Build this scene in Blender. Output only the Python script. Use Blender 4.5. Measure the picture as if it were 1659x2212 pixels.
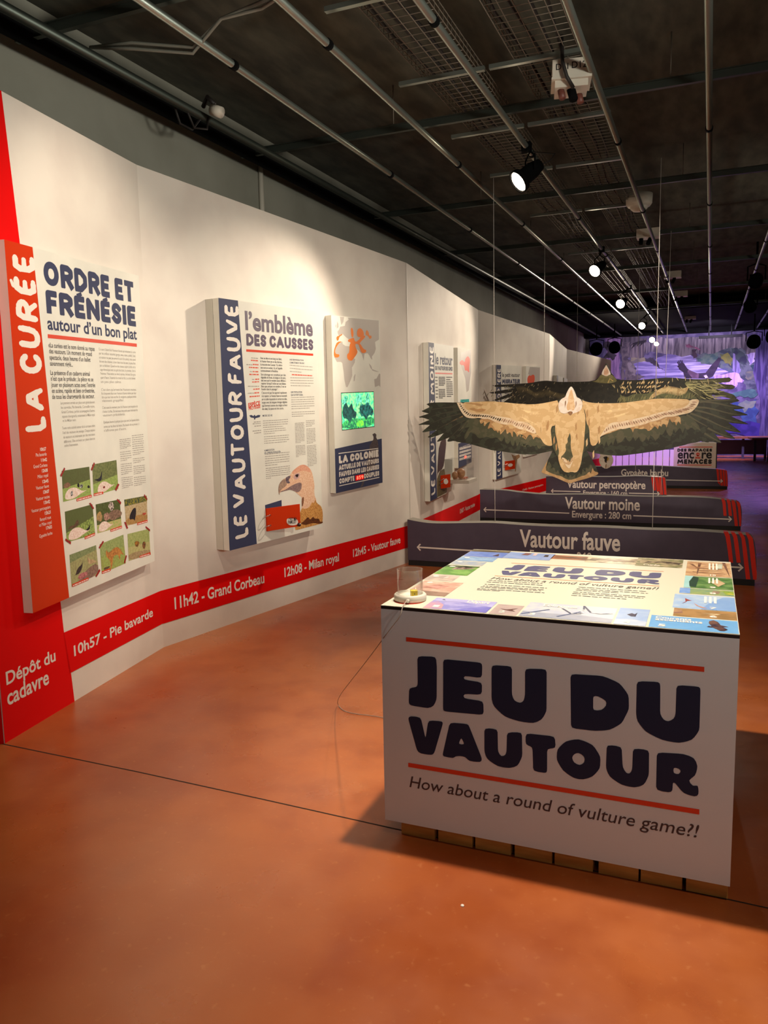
import bpy, math, random
from mathutils import Vector, Matrix
from mathutils.geometry import tessellate_polygon
random.seed(7)
for _o in list(bpy.data.objects): bpy.data.objects.remove(_o)
scene = bpy.context.scene
COL = scene.collection
def lin(c):
    return tuple(((x/255)/12.92 if x/255 <= .04045 else (((x/255)+.055)/1.055)**2.4) for x in c)
# ------------------------------------------------------------------ camera
cam_d = bpy.data.cameras.new('camera'); cam = bpy.data.objects.new('camera', cam_d); COL.objects.link(cam)
cam_d.sensor_fit = 'HORIZONTAL'; cam_d.sensor_width = 36; cam_d.lens = 36*1689/1659
cam_d.clip_start = .05; cam_d.clip_end = 80
cam.matrix_world = Matrix(((.92376,-.03051,.38176,0),(.3825,.12307,-.91572,0),(-.01905,.99193,.12536,1.42),(0,0,0,1)))
scene.camera = cam
# ------------------------------------------------------------------ exposure, world
scene.view_settings.view_transform = 'Standard'; scene.view_settings.look = 'None'
scene.view_settings.exposure = 0.0; scene.view_settings.gamma = 1.0; scene.view_settings.use_curve_mapping = False
wd = bpy.data.worlds.new('dark_hall'); scene.world = wd; wd.use_nodes = True
wd.node_tree.nodes['Background'].inputs[0].default_value = (.55,.45,.4,1)
wd.node_tree.nodes['Background'].inputs[1].default_value = .03
# ------------------------------------------------------------------ lamps of the hall and added fill lamps
WARM = (1,.86,.68); VIOLET = (.50,.24,1); PALE = (.84,.72,1)
def spot(name, loc, target, power, cone, blend=.6, color=WARM, radius=.05):
    l = bpy.data.lights.new(name,'SPOT'); l.energy = power; l.color = color; l.spot_size = math.radians(cone); l.spot_blend = blend; l.shadow_soft_size = radius
    o = bpy.data.objects.new(name,l); COL.objects.link(o); o.location = loc
    o.rotation_euler = (Vector(target)-Vector(loc)).to_track_quat('-Z','Y').to_euler(); return o
# the six spotlights seen along the second ceiling pipe (bodies are built further down): place, aim, power, cone
LAMPS = [((-1.40,6.01,3.09),(-2.75,4.9,1.75),230,60),((-1.43,10.46,3.14),(-2.68,8.0,1.6),250,58),((-1.49,14.19,3.18),(-2.5,10.7,1.7),240,52),
         ((-1.48,18.65,3.23),(-2.45,14.2,1.8),280,48),((-1.56,23.2,3.28),(-2.3,17.0,1.8),300,46),((-1.56,25.0,3.29),(-2.2,18.5,1.8),150,45)]
for p,t,e,c in LAMPS: spot('spot_light', p, t, e, c, .7)
# unseen spotlights above and beside the view; those at the signs are added
spot('unseen_spot', (-.56,2.57,3.28), (-.15,2.75,0), 520, 84, .95)
spot('unseen_spot', (-1.25,3.0,3.25), (-2.95,3.3,1.85), 130, 62, .8)
spot('unseen_spot', (-1.3,1.2,3.25), (-2.85,2.6,1.0), 70, 60, .9)
spot('unseen_spot', (.5,.9,3.3), (.0,1.5,0), 90, 60, .9)
spot('unseen_spot', (-.9,4.2,3.3), (-1.9,3.2,0), 170, 50, .9)
spot('unseen_spot', (1.1,3.4,3.2), (-2.7,6.3,1.0), 260, 46, .8)
spot('unseen_spot', (1.2,5.6,3.2), (-2.6,8.1,1.0), 280, 42, .8)
spot('unseen_spot', (1.2,8.4,3.2), (-2.4,11.2,1.1), 260, 42, .8)
spot('unseen_spot', (.35,2.6,3.25), (-.7,6.84,1.35), 420, 26, .6)
spot('unseen_spot', (.9,5.6,3.3), (-.4,9.88,1.6), 260, 24, .6)
spot('unseen_spot', (-.5,14.9,3.3), (-.3,17.0,.4), 200, 40, .7)
spot('unseen_spot', (.45,3.1,3.25), (-1.1,6.75,.2), 190, 50, .9)  # added to brighten the front of the nearest sign
spot('unseen_spot', (1.25,6.0,3.2), (-1.1,9.79,.2), 200, 46, .9)  # added likewise for the second sign
spot('unseen_spot', (1.4,9.4,3.2), (-1.2,12.6,.3), 150, 46, .9)  # added likewise for the third sign
spot('unseen_spot', (.9,11.6,3.2), (-.8,14.7,.2), 130, 44, .9)  # added to lift the lettering of the farthest sign
# unseen fill lamps, added to lift the grey wall, ceiling and table front
spot('fill_lamp', (2.6,1.2,1.9), (-3.6,4.4,3.5), 620, 70, 1, (1,.97,.84), .25)
spot('fill_lamp', (2.6,.2,1.6), (-.8,3.2,3.72), 110, 110, 1, (.95,1,.86), .25)
spot('fill_lamp', (2.7,8.5,1.6), (-1.0,11.5,3.8), 90, 110, 1, (1,.95,.82), .25)
spot('fill_lamp', (1.6,-1.6,2.6), (-.3,5.0,.6), 38, 90, 1, (1,.88,.84), .3)
# violet theatre wash over the far scene
spot('violet_wash', (.2,22.0,3.38), (-.7,25,1.5), 900, 118, .8, PALE, .15)
spot('violet_wash', (.7,22.3,3.38), (1.0,25,.6), 500, 80, .8, VIOLET, .1)
spot('violet_wash', (-1.0,15.6,3.35), (-1.2,18.0,.25), 900, 40, .6, (.62,.32,1), .1)
spot('violet_wash', (1.3,18.5,3.3), (.95,15,0), 260, 40, .9, VIOLET, .15)
D = {'f_out': [(-1.1006,1.6184),(-1.0778,1.5879),(-1.0577,1.5423),(-1.0501,1.5206),(-1.0097,1.5016),(-0.9761,1.4839),(-0.8985,1.4709),(-0.7619,1.4673),(-0.6597,1.47),(-0.6001,1.4777),(-0.5045,1.4887),(-0.4038,1.4994),(-0.2544,1.4931),(-0.0864,1.4844),(0.0068,1.4809),(0.1078,1.4771),(0.1898,1.4815),(0.2109,1.462),(0.1383,1.4433),(0.2446,1.4119),(0.2478,1.4029),(0.1694,1.3943),(0.2639,1.3596),(0.2729,1.3499),(0.1535,1.3423),(0.2782,1.2832),(0.2755,1.2769),(0.1375,1.2914),(0.228,1.22),(0.2225,1.2105),(0.1098,1.2339),(0.1826,1.1756),(0.186,1.164),(0.1416,1.1681),(0.0363,1.2055),(0.0922,1.1373),(0.0745,1.1296),(0.002,1.1474),(-0.0126,1.1325),(-0.0615,1.1509),(-0.0915,1.1367),(-0.1523,1.1284),(-0.195,1.112),(-0.2442,1.1022),(-0.3309,1.0778),(-0.4315,1.0624),(-0.527,1.0475),(-0.6237,1.0351),(-0.6888,1.0261),(-0.7545,1.0292),(-0.8369,1.0363),(-0.9203,1.0532),(-0.965,1.0657),(-0.9194,0.9904),(-0.8651,0.8881),(-0.8703,0.8651),(-0.9174,0.8473),(-0.9732,0.8282),(-1.0576,0.8038),(-1.103,0.7856),(-1.1432,0.7995),(-1.2241,0.8362),(-1.2881,0.8588),(-1.3496,0.8757),(-1.3468,0.8945),(-1.2949,0.9885),(-1.2549,1.0689),(-1.3186,1.0555),(-1.4063,1.0349),(-1.4949,1.0376),(-1.4835,1.0333),(-1.5543,1.0408),(-1.627,1.0507),(-1.6995,1.0625),(-1.791,1.0714),(-1.834,1.0845),(-1.8958,1.1014),(-1.9641,1.1195),(-2.0266,1.1366),(-2.1086,1.1453),(-2.1466,1.1594),(-2.1977,1.1493),(-2.2156,1.1555),(-2.191,1.1901),(-2.2489,1.169),(-2.3007,1.1497),(-2.3123,1.1546),(-2.245,1.2288),(-2.326,1.2),(-2.3879,1.1869),(-2.4009,1.1944),(-2.3124,1.258),(-2.3839,1.2464),(-2.4462,1.2365),(-2.4559,1.244),(-2.3767,1.3046),(-2.4419,1.3078),(-2.478,1.3045),(-2.4891,1.3108),(-2.3826,1.3505),(-2.4411,1.3716),(-2.4771,1.3721),(-2.4835,1.3808),(-2.3884,1.4086),(-2.4404,1.423),(-2.4566,1.433),(-2.3747,1.4692),(-2.3972,1.4868),(-2.4101,1.4943),(-2.3742,1.5081),(-2.2455,1.5076),(-2.1186,1.5029),(-2.0557,1.5045),(-1.9622,1.5053),(-1.8086,1.5094),(-1.6875,1.4972),(-1.5679,1.4817),(-1.4852,1.477),(-1.4965,1.474),(-1.3794,1.4748),(-1.31,1.4802),(-1.2526,1.496),(-1.207,1.5064),(-1.1843,1.52),(-1.1532,1.5266),(-1.1394,1.5614),(-1.1173,1.6031)],
'f_tanL': [(-2.062,1.5034),(-1.9622,1.5041),(-1.8086,1.5077),(-1.6875,1.4961),(-1.5679,1.48),(-1.4852,1.4758),(-1.4965,1.4722),(-1.3794,1.4731),(-1.2526,1.4943),(-1.207,1.5046),(-1.2059,1.3808),(-1.2341,1.3354),(-1.2337,1.2837),(-1.2624,1.284),(-1.2736,1.2438),(-1.2615,1.1628),(-1.2541,1.1136),(-1.29,1.1096),(-1.3308,1.1283),(-1.3543,1.1691),(-1.4014,1.2217),(-1.4369,1.286),(-1.4735,1.3173),(-1.5676,1.3289),(-1.6273,1.3561),(-1.7177,1.3704),(-1.8088,1.3926),(-1.9009,1.4001),(-1.9627,1.4042),(-2.0186,1.432),(-2.0528,1.4686)],
'f_dripL': [(-1.9072,1.3556),(-1.8211,1.3525),(-1.748,1.3148),(-1.6573,1.296),(-1.6153,1.3014),(-1.5674,1.2627),(-1.4731,1.2442),(-1.4189,1.2172),(-1.3897,1.2187),(-1.366,1.1749),(-1.4012,1.1926),(-1.4234,1.1665),(-1.4335,1.1986),(-1.4601,1.2134),(-1.4895,1.1668),(-1.5044,1.205),(-1.531,1.1864),(-1.543,1.217),(-1.49,1.1947),(-1.484,1.1625),(-1.5017,1.1655),(-1.5138,1.2124),(-1.5374,1.1862),(-1.5465,1.2185),(-1.5672,1.1893),(-1.5793,1.2247),(-1.6032,1.2425),(-1.6061,1.1895),(-1.6151,1.1955),(-1.6272,1.2368),(-1.6573,1.2164),(-1.6693,1.2608),(-1.6874,1.2432),(-1.7177,1.211),(-1.7268,1.2525),(-1.739,1.2259),(-1.7541,1.2498),(-1.7724,1.2428),(-1.7968,1.2799),(-1.8275,1.2624),(-1.8336,1.2684),(-1.8089,1.3275),(-1.8396,1.316),(-1.8581,1.2865),(-1.8704,1.2926),(-1.8641,1.3282),(-1.8858,1.3106),(-1.9012,1.3108)],
'f_oliveL': [(-2.0443,1.3246),(-1.9941,1.3599),(-1.9072,1.3526),(-1.748,1.3089),(-1.5674,1.2598),(-1.4729,1.218),(-1.378,1.2215),(-1.3191,1.1282),(-1.2784,1.1049),(-1.3511,1.1138),(-1.3597,1.0875),(-1.3772,1.0846),(-1.395,1.1197),(-1.4096,1.1051),(-1.4302,1.1139),(-1.4478,1.0993),(-1.4656,1.1286),(-1.4952,1.1052),(-1.5131,1.1346),(-1.5308,1.1112),(-1.4837,1.1009),(-1.4957,1.1361),(-1.5134,1.098),(-1.5313,1.1068),(-1.5433,1.148),(-1.5671,1.1069),(-1.5851,1.16),(-1.597,1.1069),(-1.618,1.1188),(-1.6271,1.1602),(-1.6451,1.1277),(-1.6693,1.1367),(-1.6814,1.19),(-1.7056,1.1457),(-1.7238,1.1606),(-1.7481,1.1904),(-1.8031,1.1758),(-1.8338,1.1969),(-1.8707,1.1852),(-1.9203,1.1795),(-1.945,1.2156),(-1.9636,1.2217),(-1.9947,1.24),(-2.0137,1.198),(-2.0453,1.1681),(-2.0514,1.1983),(-2.026,1.2463),(-2.0007,1.2821),(-2.0698,1.2708),(-2.0952,1.2469)],
'f_bandL': [(-2.1186,1.5017),(-2.062,1.5016),(-2.0528,1.4686),(-2.0186,1.432),(-1.9627,1.4042),(-1.9009,1.4001),(-1.8088,1.3926),(-1.7177,1.3704),(-1.6273,1.3573),(-1.5676,1.33),(-1.4846,1.3184),(-1.4428,1.2919),(-1.4045,1.2566),(-1.3984,1.2217),(-1.4189,1.2172),(-1.4838,1.2428),(-1.4843,1.2455),(-1.5674,1.2627),(-1.6153,1.3002),(-1.6573,1.296),(-1.748,1.3148),(-1.8211,1.3531),(-1.8702,1.3509),(-1.9133,1.3634),(-1.9567,1.3581),(-2.019,1.3621),(-2.0565,1.3896),(-2.0938,1.4455)],
'f_bandLin': [(-2.0871,1.498),(-2.0622,1.4628),(-2.0312,1.4263),(-1.9628,1.3952),(-1.9009,1.393),(-1.8088,1.3837),(-1.7177,1.3616),(-1.6273,1.3455),(-1.5675,1.3183),(-1.4845,1.3056),(-1.4486,1.2803),(-1.4132,1.2451)],
'f_bandLout': [(-2.0966,1.4935),(-2.078,1.4511),(-2.0501,1.4057),(-2.0127,1.3781),(-1.9567,1.3713),(-1.9133,1.3735),(-1.8702,1.3651),(-1.8211,1.3632),(-1.748,1.3296),(-1.6573,1.3107),(-1.6153,1.3102),(-1.5675,1.2773),(-1.4843,1.2589),(-1.4839,1.2545),(-1.4219,1.2277)],
'f_tanR': [(-1.0069,1.4987),(-0.9761,1.4822),(-0.8985,1.4693),(-0.7619,1.4656),(-0.6596,1.4683),(-0.6,1.4757),(-0.5045,1.4867),(-0.4037,1.4974),(-0.2544,1.4911),(-0.1531,1.4835),(-0.1642,1.4449),(-0.2033,1.4197),(-0.283,1.405),(-0.3449,1.393),(-0.4072,1.3777),(-0.4699,1.3589),(-0.5651,1.3372),(-0.6293,1.3248),(-0.6939,1.3122),(-0.7592,1.3062),(-0.8024,1.2843),(-0.8236,1.2396),(-0.8586,1.1892),(-0.8823,1.1185),(-0.9266,1.1073),(-0.9429,1.1613),(-0.9454,1.2634),(-0.9738,1.309),(-0.9806,1.3995),(-1.0062,1.4452)],
'f_dripR': [(-0.8586,1.1892),(-0.8233,1.2171),(-0.7852,1.2337),(-0.7041,1.2525),(-0.693,1.2583),(-0.5959,1.2707),(-0.5002,1.2876),(-0.4687,1.3039),(-0.3871,1.3226),(-0.3376,1.3482),(-0.2815,1.3473),(-0.2261,1.3549),(-0.218,1.2829),(-0.2403,1.3094),(-0.2549,1.2735),(-0.2682,1.3097),(-0.2865,1.2969),(-0.306,1.33),(-0.3291,1.2579),(-0.336,1.2843),(-0.3612,1.2912),(-0.3668,1.2649),(-0.386,1.2783),(-0.3947,1.2453),(-0.4109,1.2654),(-0.4237,1.2721),(-0.4359,1.2523),(-0.4702,1.2261),(-0.4867,1.2529),(-0.5312,1.2466),(-0.5796,1.2572),(-0.5917,1.2204),(-0.6087,1.2608),(-0.654,1.2647),(-0.6928,1.2482)],
'f_oliveR': [(-0.8583,1.1722),(-0.7849,1.2168),(-0.693,1.2617),(-0.5001,1.2863),(-0.2875,1.3363),(-0.1711,1.3618),(-0.0898,1.2878),(-0.0701,1.2356),(-0.0945,1.2424),(-0.1125,1.2328),(-0.1377,1.2624),(-0.1675,1.2333),(-0.1866,1.2563),(-0.2038,1.2106),(-0.2235,1.2567),(-0.2386,1.2438),(-0.2595,1.2144),(-0.2727,1.2441),(-0.2898,1.1849),(-0.3151,1.1983),(-0.335,1.2447),(-0.3589,1.1953),(-0.378,1.2054),(-0.3898,1.1723),(-0.4145,1.1491),(-0.4279,1.1791),(-0.4537,1.1993),(-0.4653,1.1493),(-0.4852,1.1862),(-0.5002,1.1428),(-0.5291,1.1462),(-0.5428,1.1865),(-0.571,1.1498),(-0.5878,1.1868),(-0.6128,1.1432),(-0.6325,1.1534),(-0.6526,1.1872),(-0.6778,1.1434),(-0.702,1.1378),(-0.7127,1.1266),(-0.7298,1.1771),(-0.7505,1.1126),(-0.7619,1.1436),(-0.7886,1.1042),(-0.8057,1.1494),(-0.8214,1.1014),(-0.8384,1.1326),(-0.8574,1.1128),(-0.8717,1.144)],
'f_bandR': [(-0.1561,1.4835),(-0.0834,1.4837),(-0.0941,1.4369),(-0.1292,1.3923),(-0.1592,1.3733),(-0.2201,1.3614),(-0.2815,1.346),(-0.3375,1.3469),(-0.387,1.3213),(-0.4687,1.3025),(-0.5001,1.2863),(-0.5959,1.2674),(-0.6732,1.248),(-0.6929,1.255),(-0.758,1.2334),(-0.8177,1.2114),(-0.8667,1.1779),(-0.8586,1.192),(-0.8237,1.2424),(-0.8024,1.2843),(-0.7592,1.3062),(-0.6939,1.3122),(-0.6293,1.3248),(-0.5651,1.3372),(-0.4699,1.3589),(-0.4072,1.3777),(-0.3449,1.393),(-0.283,1.405),(-0.2033,1.4197),(-0.1642,1.4449)],
'f_bandRin': [(-0.1466,1.4704),(-0.155,1.4414),(-0.1969,1.4118),(-0.2828,1.3952),(-0.3447,1.3832),(-0.407,1.3672),(-0.4697,1.349),(-0.5649,1.3258),(-0.6291,1.3134),(-0.6937,1.3008),(-0.7535,1.2921),(-0.7967,1.2674),(-0.8208,1.2368)],
'f_bandRout': [(-0.0963,1.4692),(-0.1063,1.4404),(-0.1418,1.4055),(-0.2205,1.3744),(-0.2819,1.3624),(-0.3379,1.3601),(-0.3874,1.3378),(-0.469,1.3178),(-0.5006,1.3063),(-0.5961,1.2808),(-0.6736,1.2669),(-0.6932,1.2685),(-0.7582,1.2474),(-0.7962,1.2337),(-0.8315,1.2172)],
'f_body': [(-1.2065,1.4493),(-1.2059,1.3808),(-1.2314,1.3583),(-1.2348,1.2779),(-1.232,1.2204),(-1.2183,1.1626),(-1.2092,1.1048),(-1.1973,1.0586),(-1.2095,1.0122),(-1.1905,0.9426),(-1.1613,0.8906),(-1.1211,0.8783),(-1.0927,0.8885),(-1.0528,0.8791),(-1.0277,0.9093),(-1.0087,0.9728),(-1.0038,1.0244),(-0.989,1.1045),(-0.9862,1.19),(-0.9789,1.2751),(-0.98,1.3543),(-0.9919,1.4167),(-1.0091,1.4565)],
'f_legs': [(-1.1326,1.1679),(-1.1214,1.1851),(-1.1088,1.2251),(-1.0987,1.1792),(-1.1018,1.1047),(-1.0887,1.0472),(-1.077,1.0127),(-1.0938,0.9896),(-1.1106,0.9664),(-1.1337,0.9951),(-1.1682,1.0152),(-1.1795,0.9949),(-1.1825,1.0181),(-1.157,1.0413),(-1.1374,1.0759),(-1.1462,1.1047)],
'f_flL': [(-1.2348,1.2837),(-1.2566,1.284),(-1.2675,1.2033),(-1.2582,1.1107),(-1.2259,1.0411),(-1.2072,1.0122),(-1.1961,1.0586),(-1.2103,1.1077),(-1.2299,1.18)],
'f_flR': [(-0.9749,1.309),(-0.9511,1.2748),(-0.9448,1.2181),(-0.9545,1.1101),(-0.9819,1.0702),(-1.0026,1.0216),(-0.9851,1.1045),(-0.9823,1.1899)],
'f_tailrim': [(-1.3496,0.8769),(-1.3468,0.8945),(-1.2949,0.9885),(-1.3176,0.9007),(-1.2825,0.8805),(-1.2243,0.8579),(-1.1781,0.8497),(-1.1434,0.8269),(-1.1033,0.8158),(-1.0579,0.8281),(-1.0072,0.8519),(-0.9735,0.8581),(-0.9404,0.893),(-0.9289,0.8759),(-0.9128,0.9219),(-0.9013,0.8934),(-0.865,0.8852),(-0.8703,0.8651),(-0.9174,0.8473),(-0.9732,0.8282),(-1.0576,0.8038),(-1.103,0.7856),(-1.1432,0.7995),(-1.2241,0.8362),(-1.2881,0.8588)],
'f_tailol': [(-1.3233,0.8889),(-1.2832,0.9769),(-1.2597,0.9363),(-1.2711,0.9128),(-1.2364,0.9248),(-1.2245,0.8783),(-1.2074,0.9018),(-1.1897,0.8612),(-1.1726,0.873),(-1.1551,0.8442),(-1.1381,0.8676),(-1.1206,0.833),(-1.0981,0.8623),(-1.0864,0.8393),(-1.064,0.8627),(-1.0523,0.834),(-1.0302,0.8805),(-1.0074,0.8634),(-0.9967,0.9096),(-0.9739,0.8869),(-0.9688,0.9271),(-0.9462,0.9101),(-0.93,0.9561),(-0.9072,0.9162),(-0.9401,0.8758),(-1.0071,0.8404),(-1.0578,0.8223),(-1.1032,0.8071),(-1.1434,0.8182),(-1.2243,0.8549),(-1.2824,0.8718)],
'f_vent': [(-1.175,1.0123),(-1.1567,1.0066),(-1.122,0.9663),(-1.1177,0.9952),(-1.1048,0.9606),(-1.0995,0.9953),(-1.0816,1.0155),(-1.0756,0.9896),(-1.0878,0.9607),(-1.1072,0.9115),(-1.133,0.9315),(-1.1621,0.9776)],
'f_head': [(-1.2075,1.438),(-1.2068,1.4836),(-1.1786,1.517),(-1.1515,1.5254),(-1.1394,1.5614),(-1.1173,1.6031),(-1.1006,1.6179),(-1.0823,1.5937),(-1.0634,1.5509),(-1.0535,1.5218),(-1.0265,1.5105),(-1.0067,1.4846),(-1.0062,1.4452),(-1.017,1.4143),(-1.0531,1.3941),(-1.0756,1.3899),(-1.098,1.3789),(-1.1264,1.3937),(-1.1546,1.3845),(-1.1946,1.3977)],
'f_face': [(-1.107,1.5887),(-1.0946,1.5884),(-1.0758,1.5088),(-1.0766,1.4863),(-1.065,1.4464),(-1.0786,1.407),(-1.1041,1.4245),(-1.1294,1.4079),(-1.1411,1.448),(-1.1245,1.4874),(-1.1276,1.5101)],
'f_chin': [(-1.131,1.3977),(-1.1039,1.4075),(-1.0824,1.3969),(-1.1018,1.3648)],
'f_hd0': [(-1.1557,1.4881),(-1.1444,1.4992),(-1.1414,1.4764),(-1.1496,1.4482),(-1.1523,1.4311)],
'f_hd1': [(-1.0626,1.4859),(-1.0571,1.4915),(-1.0539,1.4575),(-1.0676,1.4295),(-1.0623,1.4577)],
'f_hd2': [(-1.1392,1.5444),(-1.128,1.5498),(-1.1305,1.5215),(-1.1418,1.519)],
'f_hd3': [(-1.083,1.5486),(-1.0716,1.537),(-1.0686,1.52),(-1.0798,1.5202)],
'f_hl0': [(-1.4375,1.4079),(-1.3674,1.4124),(-1.4081,1.3842),(-1.4726,1.3969),(-1.5199,1.421),(-1.5377,1.433)],
'f_hl1': [(-0.8426,1.4026),(-0.7341,1.4228),(-0.632,1.4208),(-0.6852,1.3997),(-0.7987,1.3906)],
'f_hl2': [(-0.8143,1.3405),(-0.7169,1.3669),(-0.6214,1.3985),(-0.6312,1.3821),(-0.7166,1.3502)],
'f_hl3': [(-1.5553,1.3751),(-1.4842,1.3506),(-1.3784,1.2911),(-1.437,1.3093),(-1.5197,1.3512)],
'f_br0': [(-2.0558,1.4925),(-1.9623,1.4994),(-1.8698,1.4795),(-1.8945,1.4653),(-1.9314,1.472),(-1.9623,1.4845)],
'f_br1': [(-2.0061,1.4437),(-1.9625,1.4578),(-1.9316,1.4363),(-1.8945,1.4475),(-1.8454,1.4347),(-1.87,1.4144),(-1.9317,1.4155),(-1.975,1.4312)],
'f_fr0': [(-0.0799,1.4688),(0.0495,1.4479),(0.139,1.4223),(0.2419,1.4068)],
'f_fr1': [(-0.1118,1.4211),(-0.0091,1.4125),(0.1588,1.3582),(0.2525,1.3534)],
'f_fr2': [(-0.1172,1.3972),(-0.0138,1.3708),(0.137,1.3074),(0.2695,1.282)],
'f_fr3': [(-0.15,1.3732),(-0.0182,1.3192),(0.0912,1.2598),(0.2224,1.215)],
'f_fr4': [(-0.1772,1.3619),(-0.0964,1.3074),(-0.0226,1.2663)],
'f_fr5': [(-0.0162,1.2513),(0.0813,1.1987),(0.1799,1.1704)],
'f_fr6': [(-0.0391,1.2107),(0.0285,1.1667),(0.0863,1.1348)],
'f_fr7': [(-0.0827,1.4592),(0.007,1.4732),(0.1082,1.4657),(0.1957,1.4782)],
'f_fr8': [(-0.1387,1.2949),(-0.07,1.2324)],
'f_fl0': [(-2.1571,1.4214),(-2.0939,1.4335)],
'f_fl1': [(-2.2219,1.3027),(-2.1578,1.3382),(-2.0628,1.3789)],
'f_fl2': [(-2.388,1.4421),(-2.2459,1.4605),(-2.1252,1.4641)],
'f_fl3': [(-2.3758,1.3779),(-2.2464,1.4122),(-2.1191,1.4279)],
'f_fl4': [(-2.37,1.3167),(-2.234,1.3696),(-2.0815,1.4033)],
'f_fl5': [(-2.3124,1.2611),(-2.1962,1.3206),(-2.0692,1.367)],
'f_fl6': [(-2.2483,1.2239),(-2.1455,1.2958),(-2.0442,1.3426)],
'f_fl7': [(-2.204,1.1688),(-2.1205,1.2471),(-2.0444,1.3186)],
'f_fl8': [(-2.1466,1.1625),(-2.07,1.2467),(-2.0193,1.3243)],
'm_out': [(-2.5878,1.7465),(-2.4981,1.7518),(-2.2481,1.7561),(-2.0943,1.7613),(-1.9928,1.778),(-1.9022,1.7849),(-1.822,1.7743),(-1.7424,1.7618),(-1.5455,1.7564),(-1.3229,1.7559),(-1.2568,1.8119),(-1.2288,1.8495),(-1.2015,1.9256),(-1.1786,1.9708),(-1.1542,1.9237),(-1.1248,1.8553),(-1.096,1.8254),(-1.067,1.7812),(-1.0243,1.7509),(-1.0621,1.7683),(-0.8726,1.7537),(-0.6766,1.7603),(-0.5606,1.7695),(-0.4648,1.7732),(-0.3408,1.7589),(-0.2369,1.7484),(-0.106,1.74),(-0.0135,1.7349),(0.2145,1.735),(0.2223,1.7172),(0.0793,1.7023),(-0.0679,1.7032),(-0.0675,1.6903),(0.0805,1.663),(0.258,1.6478),(0.2451,1.6287),(0.0814,1.6365),(-0.0664,1.6537),(0.0828,1.5922),(0.2805,1.5183),(0.2585,1.5012),(0.0381,1.554),(-0.0548,1.5762),(0.0866,1.4738),(-0.145,1.4791),(-0.4753,1.426),(-0.8658,1.4135),(-0.9152,1.3938),(-0.863,1.2691),(-0.9619,1.2186),(-1.103,1.2098),(-1.2256,1.2217),(-1.2983,1.2751),(-1.2488,1.4001),(-1.4937,1.4965),(-1.8399,1.4943),(-2.042,1.4886),(-2.3513,1.475),(-2.4456,1.5281),(-2.3203,1.6065),(-2.4142,1.5763),(-2.5405,1.5487),(-2.5882,1.5539),(-2.3203,1.6531),(-2.4351,1.6421),(-2.5827,1.6399),(-2.6305,1.6556),(-2.4561,1.6813),(-2.2945,1.704),(-2.4038,1.7225),(-2.5403,1.7225)],
'm_ruff': [(-1.3421,1.7527),(-1.2848,1.7692),(-1.2568,1.8119),(-1.2333,1.8352),(-1.1809,1.8237),(-1.1244,1.8313),(-1.0958,1.8158),(-1.067,1.7812),(-1.0477,1.7469),(-1.1038,1.7275),(-1.1794,1.7261),(-1.2652,1.7366)],
'm_head': [(-1.2333,1.8323),(-1.2197,1.8782),(-1.1966,1.9158),(-1.1782,1.9487),(-1.1588,1.9143),(-1.1344,1.8653),(-1.1225,1.8302),(-1.1432,1.8271),(-1.1618,1.8134),(-1.1903,1.8144),(-1.2095,1.8276)],
'm_face': [(-1.2096,1.8344),(-1.2009,1.8871),(-1.1824,1.9152),(-1.1633,1.9049),(-1.1436,1.856),(-1.1621,1.8278),(-1.1809,1.8188)],
'm_wingR': [(-1.0089,1.5918),(-0.9481,1.549),(-0.8398,1.5975),(-0.7215,1.5841),(-0.6152,1.6218),(-0.5003,1.6588),(-0.3852,1.6454),(-0.2907,1.6526),(-0.2328,1.601),(-0.1368,1.5188),(-0.1448,1.4742),(-0.5732,1.4839),(-1.0171,1.494)],
'm_covR': [(-0.2923,1.7124),(-0.1989,1.7293),(-0.0684,1.72),(-0.0757,1.656),(-0.1411,1.6679),(-0.0745,1.6164),(-0.101,1.5676),(-0.2143,1.6104),(-0.2724,1.672)],
'm_arcR': [(-0.6715,1.5319),(-0.6145,1.5914),(-0.4999,1.6437),(-0.3846,1.6203),(-0.3271,1.5986),(-0.2524,1.6315)],
'm_arcL': [(-2.2686,1.6861),(-2.1862,1.7038),(-2.0836,1.6506),(-2.0223,1.6088),(-1.8912,1.6552),(-1.7608,1.6019),(-1.6616,1.5894)],
'm_wingL': [(-2.2789,1.6864),(-2.1452,1.7127),(-2.0426,1.5993),(-1.8811,1.635),(-1.7408,1.5815),(-1.6612,1.5498),(-1.7401,1.512),(-2.0421,1.5088),(-2.3202,1.5354)],
'm_fing': [[(-0.1983,1.7094),(-0.0682,1.715),(0.0788,1.7181),(0.2058,1.7255)],
[(-0.151,1.688),(-0.0673,1.6824),(0.0809,1.6512),(0.2448,1.6384)],
[(-0.1226,1.6723),(-0.066,1.6409),(0.0831,1.5823),(0.258,1.5169)],
[(-0.1779,1.6492),(-0.0832,1.5968),(0.0107,1.5498)],
[(-0.2336,1.6309),(-0.1572,1.579),(-0.0902,1.5176)]],
'c_out': [(-1.5522,0.7198),(-1.5763,0.6472),(-1.5705,0.5952),(-1.5342,0.5332),(-1.4682,0.4943),(-1.3937,0.5343),(-1.358,0.6069),(-1.364,0.6688),(-1.3918,0.7202),(-1.3301,0.9829),(-1.0257,1.0162),(-0.8264,1.0495),(-0.6764,1.1174),(-0.831,1.2576),(-1.1328,1.3319),(-1.336,1.3213),(-1.4201,1.4423),(-1.4762,1.5137),(-1.5302,1.4445),(-1.6114,1.3259),(-1.8919,1.3448),(-2.1405,1.277),(-2.3055,1.1343),(-2.1025,1.0599),(-1.888,1.0222),(-1.6413,0.9848)],
'c_mk': [(-1.5142,0.6733),(-1.4764,0.6942),(-1.4413,0.6891),(-1.4506,0.6478),(-1.4626,0.5856),(-1.4953,0.6216),(-1.4857,0.6476)],
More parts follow.
